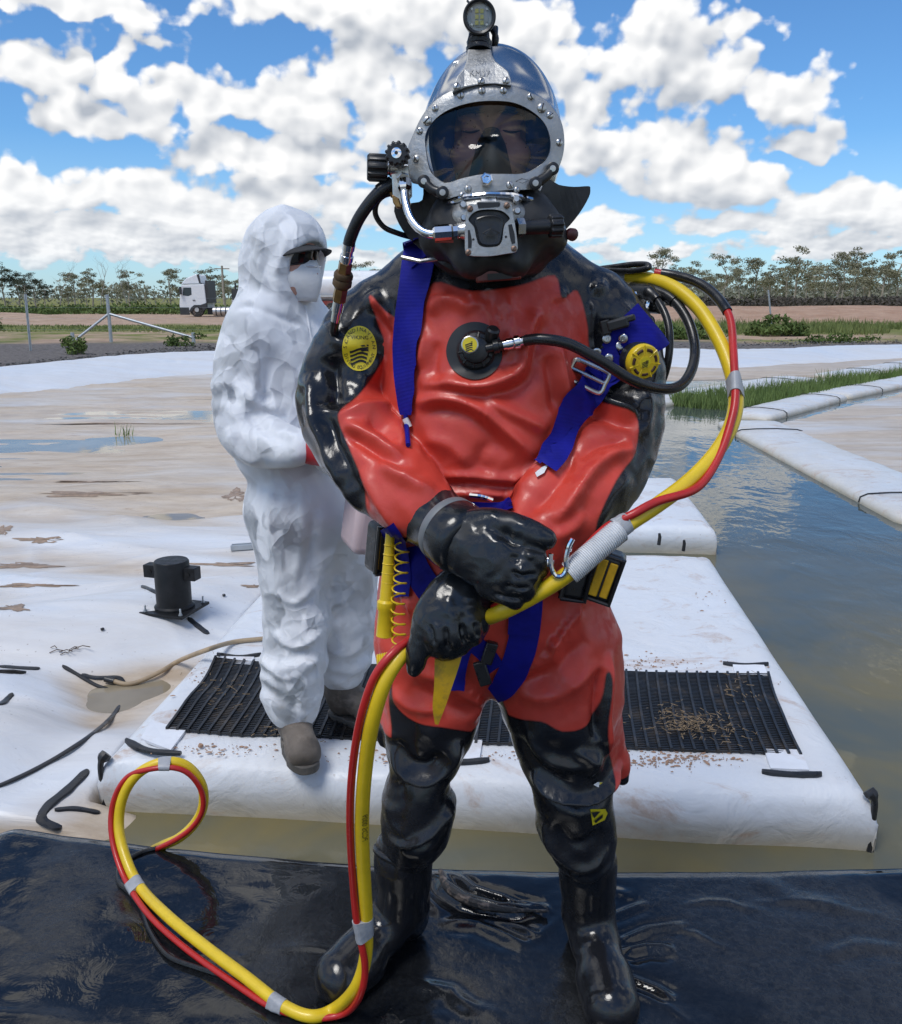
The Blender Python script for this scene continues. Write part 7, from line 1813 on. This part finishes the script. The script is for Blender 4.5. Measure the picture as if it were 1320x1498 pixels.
# nose block dome above the regulator and ported housing
ep = SDF(np.array(U(715, 300, 1.52)) - .13, np.array(U(715, 300, 1.52)) + .13, .003)
ep.ell(U(715, 318, 1.555), (60 * 1.15e-3, .050, 34 * 1.15e-3), .01); V, Q = ep.mesh(); link('nose_block', mesh_np('nose_block', V, Q), M_SATIN, HEL)
MB().tube([U(x, y, Y) for x, y, Y in ((658, 297, 1.545), (680, 288, 1.525), (715, 284, 1.515), (750, 285, 1.522), (778, 292, 1.545))], .0045, 8).build('seal_ring', M_CHROME, HEL)
for x, y in ((208, 215), (637, 170), (215, 320), (645, 265)): MB().lathe(U(*z5(x, y), 1.515), (0, -1, .1), [(-.02, .006), (0, .006), (.004, .0045)], 10).build('stud', M_STEEL, HEL)
MB().lathe(U(715, 296, 1.52), (0, -1, .5), [(-.02, .02), (.0, .018), (.006, .012)], 20).build('vent_boss', M_STEEL, HEL)
# chin shroud and flaring rubber wings
M_DAM = pm('neck_rubber', (.017, .0175, .019), .5, var=.3, vscale=14, rvar=.15, bump=.2, bscale=40)
ch = SDF(np.array(U(718, 350, 1.64)) - np.array((.2, .2, .14)), np.array(U(718, 350, 1.64)) + np.array((.2, .2, .14)), .004)
ch.ell(U(718, 338, 1.645), (.118, .125, .072), .02); ch.ell(U(720, 372, 1.66), (.105, .115, .05), .03); ch.cap(U(668, 300, 1.575), U(690, 380, 1.545), .028, .030, .03); ch.cap(U(772, 300, 1.575), U(750, 380, 1.545), .028, .030, .03); ch.cap(U(655, 330, 1.57), U(640, 350, 1.60), .03, .03, .03); ch.cap(U(790, 330, 1.57), U(805, 345, 1.60), .032, .03, .03)
V, Q = ch.mesh(); V = relax(V, Q, 2); nn_ = vnormals(V, Q); V = V + nn_ * (.003 * fbm(V[:, 0] * 22, V[:, 1] * 22, V[:, 2] * 22, o=2, seed=3))[:, None]
link('chin_shroud', mesh_np('chin_shroud', V, Q), M_DAM, HEL)
def flap(poly, yf, name='rubber_wing'):
    xs = [p[0] for p in poly]; ys = [p[1] for p in poly]; n = 34; V2 = []; F2 = []
    gx = np.linspace(min(xs), max(xs), n); gy = np.linspace(min(ys), max(ys), n)
    o = slab(closed_spline(poly, 3).tolist(), yf, .006, name, M_DAM, HEL, .001); return o
flap([(577, 302), (600, 297), (618, 292), (622, 268), (652, 288), (672, 306), (668, 345), (690, 392), (668, 398), (636, 380), (604, 354), (584, 328)], lambda x, y: 1.56 + .0009 * max(0, 650 - x) + .00025 * max(0, y - 300))
flap([(800, 262), (818, 270), (840, 273), (861, 272), (864, 276), (862, 288), (848, 312), (828, 336), (800, 362), (764, 396), (742, 392), (772, 340), (764, 305), (786, 288)], lambda x, y: 1.56 + .0009 * max(0, x - 770) + .00025 * max(0, y - 300))
# black link straps with screws
for pts in (((397, 876), (440, 915), (487, 930)), ((1018, 815), (985, 852), (935, 885))):
    pp = spline([z1(*p) for p in pts], 6); k = len(pp)
    mb = MB(); mb.tube([U(x, y, FY(x, y) - .006) for x, y in pp], .0078, 12); o = mb.build('link_strap', M_BLK, HEL)
    for q in (pts[0], pts[-1]):
        px, py = z1(*q); c = U(px, py, FY(px, py) - .009); MB().lathe(c, (0, -1, 0), [(0, .0105), (.004, .0105), (.005, .009)], 20).build('strap_eye', M_BLK, o); MB().lathe(c, (0, -1, 0), [(.004, .0052), (.0062, .005), (.0064, .001)], 14).build('strap_screw', M_STEEL, o)
# chin latch and drain tubes
for px in (701, 743): MB().lathe(U(px, 386, 1.535), (0, -1, -.2), [(-.03, .0085), (0, .0085), (0, .006), (-.004, .006), (-.004, .0003)], 16).build('drain_tube', M_BLK, HEL)
lt = MB().box(U(729, 402, 1.545), (.076, .02, .020), Matrix.Rotation(-.08, 3, 'Y')).build('chin_latch', pm('latch_red', (.16, .028, .022), .3, var=.3, vscale=40), HEL, bevel=.003)
MB().box(U(731, 404, 1.533), (.040, .004, .010), Matrix.Rotation(-.08, 3, 'Y')).build('latch_slot', pm_slot, lt)
MB().tube([U(697, 395, 1.54), U(730, 391, 1.535), U(762, 390, 1.54)], .0022, 6).build('latch_wire', M_CHROME, lt)
MB().lathe(U(834, 342, 1.60), (.4, -.9, -.2), [(0, .010), (.01, .011), (.013, .007)], 14).build('pull_pin', pm('pin', (.08, .02, .02), .3), HEL)
# ---- supply hoses at the side block
hp = [U(x, y, Y) for x, y, Y in ((574, 268, 1.585), (558, 278, 1.58), (540, 298, 1.58), (524, 322, 1.585), (513, 348, 1.595), (510, 362, 1.60))]
wh = empty('supply_hose', hp[-1], 'black whip hose with brass coupling hanging from the helmet side block', 'hose'); S_ = [Vector(p) for p in spline([tuple(p) for p in hp], 7)]
MB().tube(S_, [.0105] * len(S_), 14).build('hose', M_HOSE, wh)
MB().tube(S_[:9], .0125, 12).build('hose_sleeve', M_HOSE, wh)
d = (U(496, 440, 1.64) - hp[-1]).normalized(); c = hp[-1]
MB().lathe(c - d * .006, d, [(0, .0112), (.010, .0112), (.011, .0098), (.020, .0098), (.021, .0118), (.030, .0118), (.031, .010), (.034, .010)], 18).build('crimp_ferrule', M_CHROME, wh)
MB().lathe(c + d * .028, d, [(0, .0125), (.018, .0125), (.020, .0115)], 6).build('hex_nut', M_BRASS, wh, auto=20)
MB().lathe(c + d * .046, d, [(0, .0150), (.004, .0172), (.010, .0172), (.012, .0155), (.016, .0172), (.024, .0172), (.027, .0145), (.030, .0125)], 24).build('coupling', pm('dark_brass', (.13, .085, .05), .55, metal=.8, var=.3, vscale=40), wh)
MB().lathe(c + d * .076, d, [(0, .0125), (.024, .0125), (.026, .0115)], 6).build('hex_nut', M_BRASS, wh, auto=20)
MB().lathe(c + d * .102, d, [(0, .010), (.02, .010), (.021, .0085), (.04, .0085)], 16).build('crimp_ferrule', M_CHROME, wh)
MB().tube([c + d * .14, c + d * .16, c + d * .19 + Vector((.006, .02, 0)), c + d * .24 + Vector((.02, .06, 0))], .0085, 12).build('hose', M_HOSE, wh)
hp = [U(x, y, Y) for x, y, Y in ((578, 282, 1.585), (562, 286, 1.585), (551, 298, 1.59), (550, 315, 1.60), (562, 332, 1.61), (582, 341, 1.62), (606, 348, 1.64))]
th = empty('gas_line', hp[0], 'thin black line curving beneath the helmet side block', 'hose'); MB().tube([Vector(p) for p in spline([tuple(p) for p in hp], 7)], .0048, 10).build('line', M_HOSE, th)
MB().lathe(hp[0], (hp[1] - hp[0]), [(-.004, .0065), (.008, .0065), (.009, .005)], 6).build('line_nut', M_BRASS, th)

# ---- head inside the helmet
HY = 1.692; hc = U(716, 212, HY)
hd = SDF(np.array(hc) - np.array((.13, .15, .30)), np.array(hc) + np.array((.13, .15, .17)), .0032)
hd.ell(hc + Vector((0, .015, .015)), (.076, .092, .108), .01)
hd.ell(hc + Vector((0, -.015, -.055)), (.060, .068, .065), .04)
hd.cap(hc + Vector((0, .03, -.06)), hc + Vector((0, .06, -.28)), .055, .06, .03)
E_ = {}
for s in (-1, 1):
    hd.ell(hc + Vector((s * .034, -.088, .016)), (.022, .014, .012), .012, 's')
    hd.ell(hc + Vector((s * .034, -.064, .014)), (.018, .016, .013), .006)
    hd.cap(hc + Vector((s * .014, -.078, .032)), hc + Vector((s * .052, -.064, .034)), .008, .007, .012)
    hd.ell(hc + Vector((s * .045, -.06, -.025)), (.024, .02, .02), .02)
    hd.ell(hc + Vector((s * .080, .015, -.01)), (.012, .022, .032), .006)
hd.cap(hc + Vector((0, -.078, .018)), hc + Vector((0, -.104, -.028)), .009, .014, .014)
hd.cap(hc + Vector((-.018, -.082, -.062)), hc + Vector((.018, -.082, -.062)), .008, .008, .01)
V, Q = hd.mesh(); V = relax(V, Q, 2)
M_SKIN = pm('skin', (.50, .27, .205), .62, var=.1, vscale=40, dirt=(.42, .17, .13), dscale=14, damt=.4); M_SKIN.node_tree.nodes['Principled BSDF'].inputs['Subsurface Weight'].default_value = .12; M_SKIN.node_tree.nodes['Principled BSDF'].inputs['Subsurface Radius'].default_value = (.02, .008, .004)
head = link('body', mesh_np('body', V, Q), M_SKIN, DIV)
HB = BVHTree.FromPolygons([tuple(v) for v in V], [tuple(int(i) for i in q) for q in Q])
M_HAIR = pm('brow_hair', (.05, .035, .025), .8, var=.3, vscale=80)
for s in (-1, 1):
    pts = []
    for f in np.linspace(0, 1, 8):
        o_ = hc + Vector((s * (.012 + .042 * f), -.2, .038 + .006 * math.sin(f * 2.6) - .006 * f)); h = HB.ray_cast(o_, Vector((0, 1, 0))); pts.append((h[0] if h[0] else o_) + Vector((0, -.001, 0)))
    MB().tube(pts, [.002, .0035, .004, .004, .0038, .0032, .0025, .0012], 6).build('eyebrow', M_HAIR, head)
    pts = []
    for f in np.linspace(0, 1, 8):
        o_ = hc + Vector((s * (.019 + .032 * f), -.2, .012 - .004 * math.sin(f * PI))); h = HB.ray_cast(o_, Vector((0, 1, 0))); pts.append((h[0] if h[0] else o_) + Vector((0, -.0006, 0)))
    MB().tube(pts, [.0006, .0014, .0017, .0018, .0018, .0016, .0012, .0006], 6).build('eyelashes', M_HAIR, head)
# blue hood liner round the face, breathing mask over nose
lp_ = [hc + Vector((math.cos(a) * .080, -.030 + .02 * abs(math.sin(a)), -.002 + math.sin(a) * .094)) for a in np.linspace(0, 2 * PI, 40)]
lin = MB().tube(lp_, .022, 14).build('hood_liner', pm('blue_liner', (.02, .045, .20), .8, var=.2, vscale=40), DIV); lin['label'] = 'blue cloth hood liner around the face'
mk = []
for (z, w_, yo, yb) in ((.010, .009, -.103, -.092), (.002, .014, -.112, -.086), (-.016, .024, -.119, -.076), (-.04, .034, -.122, -.064), (-.075, .042, -.120, -.052)):
    row = []
    for a in np.linspace(-1, 1, 15): row.append(hc + Vector((w_ * a, yb + (yo - yb) * (1 - abs(a) ** 2.2), z)))
    mk.append(row)
V = [p for r in mk for p in r]; F = [(i * 15 + j, i * 15 + j + 1, (i + 1) * 15 + j + 1, (i + 1) * 15 + j) for i in range(4) for j in range(14)]
mko = MB().add(V, F).build('breathing_mask', pm('mask_rubber', (.026, .036, .038), .55, var=.2), DIV, auto=60); md = mko.modifiers.new('s', 'SOLIDIFY'); md.thickness = .003; mko['label'] = 'dark rubber breathing mask over the nose'
# =================================================================== WORKER in white coverall
WK = empty('person', G(450, 1080, 0), 'person in a hooded white disposable coverall with dust mask and sunglasses', 'person')
def tyvek():
    mt, t, b = mat_new('coverall_white'); p = geopos(t)
    c = t.mix(t.mr(t.noise(p, 5, 4, .6), .3, .7), (.70, .72, .76), (.76, .78, .81))
    z = t.sep(p)[2]; dirt = t.m('MULTIPLY', t.mr(t.noise(p, 16, 6, .7), .56, .7), t.mr(z, .75, .1, 0, .35)); c = t.mix(dirt, c, (.45, .38, .31))
    t.put(b.inputs['Base Color'], c); b.inputs['Roughness'].default_value = .52; b.inputs['Specular IOR Level'].default_value = .35
    b.inputs['Sheen Weight'].default_value = .1
    w1 = t.v('ADD', p, t.v('SCALE', t.noise(p, 5, 2, .5, color=True), scale=.16))
    def ridge(sc, det=0): return t.m('POWER', t.m('ABSOLUTE', t.m('SUBTRACT', t.noise(w1, sc, det, .4), .5)), .82)
    msk = t.mr(t.noise(p, 3.2, 2, .5), .36, .60, .15, 1)
    h = t.m('ADD', t.m('MULTIPLY', ridge(4.6), -2.9), t.m('MULTIPLY', t.m('ADD', t.m('MULTIPLY', ridge(11), -1.25), t.m('MULTIPLY', ridge(27), -.25)), msk))
    # thin crisp facets of crumpled film: each cell of the creased sheet leans its own way
    wf = t.v('ADD', t.v('MULTIPLY', p, (1, 1, .62)), t.v('SCALE', t.noise(p, 7, 2, .5, color=True), scale=.12))
    c1 = t.v('SUBTRACT', t.vor(wf, 11, 0, .5, 'SMOOTH_F1', smooth=.12, out='Color'), (.5, .5, .5)); c2 = t.v('SUBTRACT', t.vor(wf, 27, 0, .5, 'SMOOTH_F1', smooth=.15, out='Color'), (.5, .5, .5))
    lean = t.v('ADD', t.v('SCALE', c1, scale=.62), t.v('SCALE', c2, scale=t.m('MULTIPLY', msk, .42)))
    t.put(b.inputs['Normal'], t.v('NORMALIZE', t.v('ADD', t.bump(h, .45, .024), lean))); return mt
M_TYV = tyvek()
WH = .0055
wl, wh_ = (-.86, 2.40, .06), (.02, 3.30, 1.90)
body = SDF(wl, wh_, WH)
hood = SDF(wl, wh_, WH); pants = SDF(wl, wh_, WH); armN = SDF(wl, wh_, WH)
hood.chain(qs((411, 362, 2.87, 55), (410, 392, 2.87, 57), (408, 425, 2.87, 52), (402, 455, 2.87, 50)), .03, .95)
hood.ell(U(430, 362, 2.84), (.10, .10, .115), .03)
hood.ell(U(468, 396, 2.775), (.088, .10, .086), .012, 's')
body.chain(qs((402, 470, 2.87, 62), (404, 520, 2.86, 74), (410, 590, 2.85, 78), (417, 650, 2.85, 72), (428, 690, 2.85, 60)), .04, .85)
body.chain(qs((380, 468, 2.80, 44), (372, 490, 2.78, 46)), .04)
body.chain(qs((440, 470, 2.92, 40), (480, 520, 2.90, 45), (500, 600, 2.82, 44), (490, 660, 2.70, 36)), .04)
armN.chain(qs((372, 482, 2.78, 44), (357, 545, 2.76, 40), (355, 605, 2.74, 38), (372, 642, 2.71, 36), (404, 650, 2.66, 31), (428, 655, 2.63, 24), (438, 657, 2.615, 19)), .03, n=2)
pants.chain(qs((436, 690, 2.86, 66), (440, 740, 2.87, 76), (447, 790, 2.88, 68)), .04, .9)
pants.chain(qs((425, 750, 2.85, 66), (433, 830, 2.84, 52), (434, 910, 2.83, 47), (430, 970, 2.82, 45), (428, 1015, 2.81, 42), (430, 1036, 2.81, 34)), .03)
pants.chain(qs((478, 750, 2.92, 66), (502, 830, 2.95, 50), (508, 900, 2.98, 46), (504, 950, 3.0, 40), (500, 978, 3.01, 34)), .03)
full = tuple(slice(0, n) for n in body.n)
cov = SDF(wl, wh_, WH); cov.d = body.d.copy(); cov.comb(full, hood.d, .025); cov.comb(full, pants.d, .02); cov.comb(full, armN.d, .012)
V, Q = cov.mesh(); V = relax(V, Q, 3); n_ = vnormals(V, Q)
x, y, z = V[:, 0], V[:, 1], V[:, 2]
wx = x + .05 * pn(x * 7, y * 7, z * 7, 71); wz = z + .06 * pn(x * 6, y * 6, z * 6, 72)
mk1 = sstep(-.25, .35, pn(x * 3.1, y * 3, z * 2.6, 81)); mk2 = sstep(-.2, .4, pn(x * 4.3, y * 4, z * 4.1, 82))
d = .020 * (.30 - np.abs(pn(wx * 4.6 + z * 1.3, y * 4, wz * 2.7, 73))) * (.35 + .65 * mk1) + .009 * (.3 - np.abs(pn(wx * 9.5, y * 8, wz * 6.5 + x * 3, 74))) * mk2 + .002 * (.3 - np.abs(pn(wx * 21, y * 18, wz * 17, 75))) * mk1
# gathered folds at waist, knees and ankles
d += .0055 * np.sin(wz * 80 + 2 * pn(x * 9, y * 9, z * 3, 77)) * (np.exp(-((z - .30) / .13) ** 2) + .5 * np.exp(-((z - 1.25) / .10) ** 2)) * .8
d -= .016 * np.exp(-((z - 1.175 - .02 * pn(x * 8, y * 8, seed=78)) / .018) ** 2) * (cov.at(V) < 1) * (pants.at(V) < .03)
for pts, Yn, amp, wpx in (([(345, 455), (372, 448), (410, 462), (450, 480)], 2.78, -9, 5), ([(352, 560), (380, 590), (420, 600)], 2.72, 12, 9), ([(360, 590), (400, 625), (440, 640)], 2.70, -10, 8), ([(340, 620), (362, 660), (390, 676)], 2.7, 11, 8), ([(372, 510), (380, 560), (362, 600)], 2.73, 10, 9), ([(330, 560), (345, 580), (350, 560)], 2.73, -12, 8), ([(390, 480), (430, 530), (455, 590)], 2.75, 9, 12),
                          ([(400, 330), (420, 350), (405, 400), (420, 440)], 2.76, 9, 7), ([(370, 340), (362, 390), (370, 430)], 2.77, -8, 9), ([(385, 330), (380, 380), (395, 430)], 2.77, 8, 7), ([(440, 700), (445, 780), (430, 860)], 2.74, 9, 8), ([(400, 700), (395, 760), (410, 820)], 2.75, 10, 8), ([(470, 720), (455, 800), (470, 880)], 2.75, -10, 9), ([(395, 860), (430, 880), (465, 860)], 2.73, 8, 7), ([(390, 920), (430, 945), (470, 930)], 2.72, 10, 7), ([(390, 980), (425, 990), (465, 965)], 2.72, 10, 7), ([(475, 950), (510, 960), (540, 930)], 2.88, 9, 7)):
    pl = spline([xz(a, b, Yn) for a, b in pts], 4); dd, s = line_d(x, z, pl); d += amp * .001 * np.exp(-(dd / (wpx * .0022)) ** 2) * np.clip(np.minimum(s, 1 - s) * 5, 0, 1) * sstep(.4, -.2, n_[:, 1])
V = V + n_ * d[:, None]
link('coverall', mesh_np('coverall', V, Q), M_TYV, WK)['label'] = 'crumpled white hooded coverall'
CVB = BVHTree.FromPolygons([tuple(v) for v in V], [tuple(int(i) for i in f) for f in Q])
# head under the hood
fd = Vector((.80, -.58, -.05)).normalized(); fs = fd.cross(Vector((0, 0, 1))).normalized(); fu = Vector((0, 0, 1))      # facing, its side and up
hc2 = U(424, 385, 2.84)
def hp3(f, s, u): return hc2 + fd * f + fs * s + fu * u
hd = SDF(np.array(hc2) - .19, np.array(hc2) + .19, .004)
Rf = Matrix((fs, fd, fu)).transposed()
hd.ell(hp3(0, 0, .02), (.075, .095, .11), .01, R=Rf); hd.ell(hp3(.03, 0, -.055), (.058, .066, .06), .04, R=Rf)
hd.cap(hp3(.088, 0, .012), hp3(.112, 0, -.030), .009, .014, .012)
for s in (-1, 1):
    hd.ell(hp3(.092, s * .034, .02), (.022, .014, .012), .012, 's', Rf); hd.ell(hp3(.070, s * .034, .018), (.018, .016, .013), .006, R=Rf); hd.cap(hp3(.082, s * .012, .036), hp3(.068, s * .052, .038), .008, .007, .012)
hd.cap(hp3(-.02, 0, -.05), hp3(-.04, 0, -.18), .055, .06, .03)
V, Q = hd.mesh(); head2 = link('body', mesh_np('body', V, Q), M_SKIN, WK)
# dust mask
mb = []; rows = 9; cols = 13
for i in range(rows):
    f = i / (rows - 1); u = .012 - .122 * f; w_ = .027 + .034 * math.sin(min(1, f * .88 + .14) * PI); out = .022 + .022 * math.sin(f * PI * .9 + .25)
    mb.append([hp3(.055 + .030 * (1 - abs(a) ** 2) + out * (1 - abs(a) ** 1.25), w_ * 1.05 * a, u) for a in np.linspace(-1, 1, cols)])
V = [p for r in mb for p in r]; F = [(i * cols + j, i * cols + j + 1, (i + 1) * cols + j + 1, (i + 1) * cols + j) for i in range(rows - 1) for j in range(cols - 1)]
dm_ = MB().add(V, F).build('dust_mask', pm('mask_white', (.70, .71, .73), .75, var=.05, bump=.2, bscale=90), WK, auto=80); md = dm_.modifiers.new('s', 'SOLIDIFY'); md.thickness = .003
MB().tube([hp3(.098 + .022 * (1 - abs(a) ** 2), .030 * a, -.006) for a in np.linspace(-1, 1, 9)], .0022, 6).build('nose_clip', M_STEEL, dm_)
# sunglasses
M_SHADE = pm('dark_lens', (.012, .012, .014), .08, var=.1)
sg = []
for s in (-1, 1):
    V = []; nn = 8
    for i in range(nn):
        f = i / (nn - 1)
        for j, u in enumerate((.042, .036, .024, .010, .002)):
            V.append(hp3(.108 - .045 * f ** 2 - .003 * j, s * (.006 + .058 * f), u - .010 * f * (j > 2) + (.006 * (1 - f) if j == 4 else 0)))
    F = [(i * 5 + j, i * 5 + j + 1, (i + 1) * 5 + j + 1, (i + 1) * 5 + j) for i in range(nn - 1) for j in range(4)]
    o = MB().add(V, F).build('sunglass_lens', M_SHADE, WK, auto=80); md = o.modifiers.new('s', 'SOLIDIFY'); md.thickness = .003
    MB().tube([hp3(.063, s * .064, .030), hp3(.0, s * .078, .030), hp3(-.04, s * .078, .022)], .003, 6).build('sunglass_arm', M_BLK, WK)
# cap brim
V = []; nr, na = 6, 17
for i in range(nr):
    r = i / (nr - 1)
    for j in range(na):
        a = -1 + 2 * j / (na - 1); V.append(hp3(.085 * math.cos(a * 1.15) + r * .072 * (math.cos(a * 1.35) * .9 + .1), .088 * math.sin(a * 1.15) * (1 + .10 * r), .058 - .012 * r - .022 * a * a * (1 + .2 * r)))
F = [(i * na + j, i * na + j + 1, (i + 1) * na + j + 1, (i + 1) * na + j) for i in range(nr - 1) for j in range(na - 1)]
M_CAP = pm('cap_cloth', (.030, .031, .034), .85, var=.2, vscale=60)
o = MB().add(V, F).build('cap_brim', M_CAP, WK, auto=80); md = o.modifiers.new('s', 'SOLIDIFY'); md.thickness = .004
# red gloves
M_RGL = pm('red_glove', (.46, .02, .03), .45, var=.15, vscale=30)
gf = SDF(np.array(U(480, 664, 2.58)) - .15, np.array(U(480, 664, 2.58)) + .15, .003)
a = U(466, 663, 2.60)
gf.chain(qs((438, 657, 2.61, 15), (450, 659, 2.605, 17), (462, 661, 2.60, 17), (478, 664, 2.585, 18), (498, 668, 2.57, 19), (510, 672, 2.565, 17)), .02, .7)
for k, (dy, ln_) in enumerate(((-9, 30), (-3, 34), (4, 33), (10, 27))): gf.chain(qs((505, 670 + dy, 2.56, 6.5), (505 + ln_ * .55, 673 + dy * 1.1, 2.545, 6), (505 + ln_ * .85, 682 + dy * 1.1, 2.55, 5)), .004)
gf.chain(qs((488, 656, 2.57, 7), (502, 648, 2.55, 6.5), (514, 648, 2.54, 5)), .006)
V, Q = gf.mesh(); V = relax(V, Q, 1); link('glove', mesh_np('glove', V, Q), M_RGL, WK)['label'] = 'red rubber glove showing behind the diver sleeve'
# boots
M_WB = pm('worn_leather', (.115, .095, .078), .7, var=.3, vscale=14, bump=.4, bscale=60, dirt=(.24, .20, .165), dscale=12, damt=.6); M_SOLE = pm('sole', (.085, .078, .07), .8, var=.3, vscale=20, dirt=(.2, .165, .13), dscale=20, damt=.5)
def wboot(heel, toe, ank, lb):
    heel, toe, ank = Vector(heel), Vector(toe), Vector(ank); ax = (toe - heel).normalized(); L = (toe - heel).length; sd_ = Vector((-ax.y, ax.x, 0))
    f = SDF(np.minimum(np.array(heel), np.array(toe)) - .12, np.maximum(np.array(heel), np.array(toe)) + np.array((.12, .12, .3)), .004)
    f.chain([(ank.x, ank.y, .19, .058), (ank.x, ank.y, .12, .055), (*(heel + ax * .06)[:2], .06, .046)], .03)
    f.chain([(ank.x, ank.y, .10, .054), (*(heel + ax * L * .52)[:2], .078, .044), (*(heel + ax * L * .72)[:2], .058, .043), (*(toe - ax * .052)[:2], .052, .043)], .03)
    for s in (-.014, .014): f.cap(heel + ax * L * .66 + sd_ * s + Vector((0, 0, .045)), toe - ax * .058 + sd_ * s + Vector((0, 0, .045)), .042, .040, .02)
    V, Q = f.mesh(); V = relax(V, Q, 2); n_ = vnormals(V, Q); cr = .003 * (.3 - np.abs(pn(V[:, 0] * 22, V[:, 1] * 22, V[:, 2] * 30, 91))); V = V + n_ * cr[:, None]; V[:, 2] = np.maximum(V[:, 2], .022)
    zb = .008; V[:, 2] += zb
    o = link('boot', mesh_np('boot', V, Q), M_WB, WK); o['label'] = lb
    n = 40; ring = []
    for j in range(n):
        t = 2 * PI * j / n; cc = math.cos(t); ss = math.sin(t); wdt = .047 + .010 * (cc > -.2) - .006 * (abs(cc + .1) < .35); ring.append(heel + ax * (L / 2 + (L / 2 - .002) * np.sign(cc) * abs(cc) ** .8) + sd_ * (wdt * np.sign(ss) * abs(ss) ** .8))
    V = [p + Vector((0, 0, .004)) for p in ring] + [p + Vector((0, 0, .034)) for p in ring]
    MB().add(V, [tuple(range(n - 1, -1, -1)), tuple(range(n, 2 * n))] + [(j, (j + 1) % n, n + (j + 1) % n, n + j) for j in range(n)]).build('sole', M_SOLE, o, bevel=.004)
    sa = Vector((ank.x, ank.y, .165)) ; MB().add([sa + sd_ * -.0585 + ax * a_ + Vector((0, 0, z_)) for a_, z_ in ((-.02, .03), (.025, .03), (.012, -.06), (-.008, -.06))], [(0, 1, 2, 3)]).build('elastic_gusset', M_BLK, o)
    MB().tube([Vector((ank.x, ank.y, .0)) + ax * .0 + Vector((0, 0, .235)) - ax * .055, Vector((ank.x, ank.y, .262)) - ax * .062, Vector((ank.x, ank.y, .235)) - ax * .068], .004, 6).build('pull_tab', M_BLK, o)
g1 = G(417, 1080, 0); g2_ = G(470, 1108, 0)
an = U(430, 1030, 2.815)
h1 = Vector((an.x - .035, an.y + .055, 0)); wboot(h1, (h1.x + .115, h1.y - .255, 0), (an.x, an.y + .0, 0), 'worn brown elastic sided boot pointing forward')
an2 = U(500, 985, 3.01); h2_ = Vector((an2.x - .055, an2.y + .03, 0)); wboot(h2_, (h2_.x + .245, h2_.y - .13, 0), (an2.x, an2.y, 0), 'worn brown elastic sided boot turned towards the hoses')
# zip flap
pts = []
for px, py in ((447, 446), (450, 462), (453, 480), (457, 500), (462, 525), (466, 548)):
    h = CVB.ray_cast(CAM, ray(px, py).normalized())
    if h[0]: pts.append(tuple(h[0] - ray(px, py).normalized() * .002))
if len(pts) > 3: MB().tube([Vector(p) for p in spline(pts, 5)], .0035, 6).build('zip_seam', M_TYV, WK)
# pale container carried by the worker
ct = empty('plastic_container', U(537, 760, 2.62), 'pale pink plastic container between the worker and the diver', 'container')
MB().box(U(540, 758, 2.66), (.13, .16, .20), Matrix.Rotation(.15, 3, 'Y') @ Matrix.Rotation(.4, 3, 'Z')).build('container_body', pm('pink_plastic', (.66, .52, .54), .35, var=.05, trans=.15), ct, bevel=.025, bseg=3)
MB().tube([Vector(p) for p in spline([tuple(U(530, 712, 2.62)), tuple(U(532, 694, 2.6)), tuple(U(548, 690, 2.6)), tuple(U(556, 708, 2.62))], 5)], .010, 8).build('container_handle', pm('pink_handle', (.62, .48, .5), .4), ct)
MB().lathe(U(522, 708, 2.63), (.1, 0, 1), [(0, .022), (.02, .022), (.022, .018)], 16).build('container_cap', M_RGL, ct)
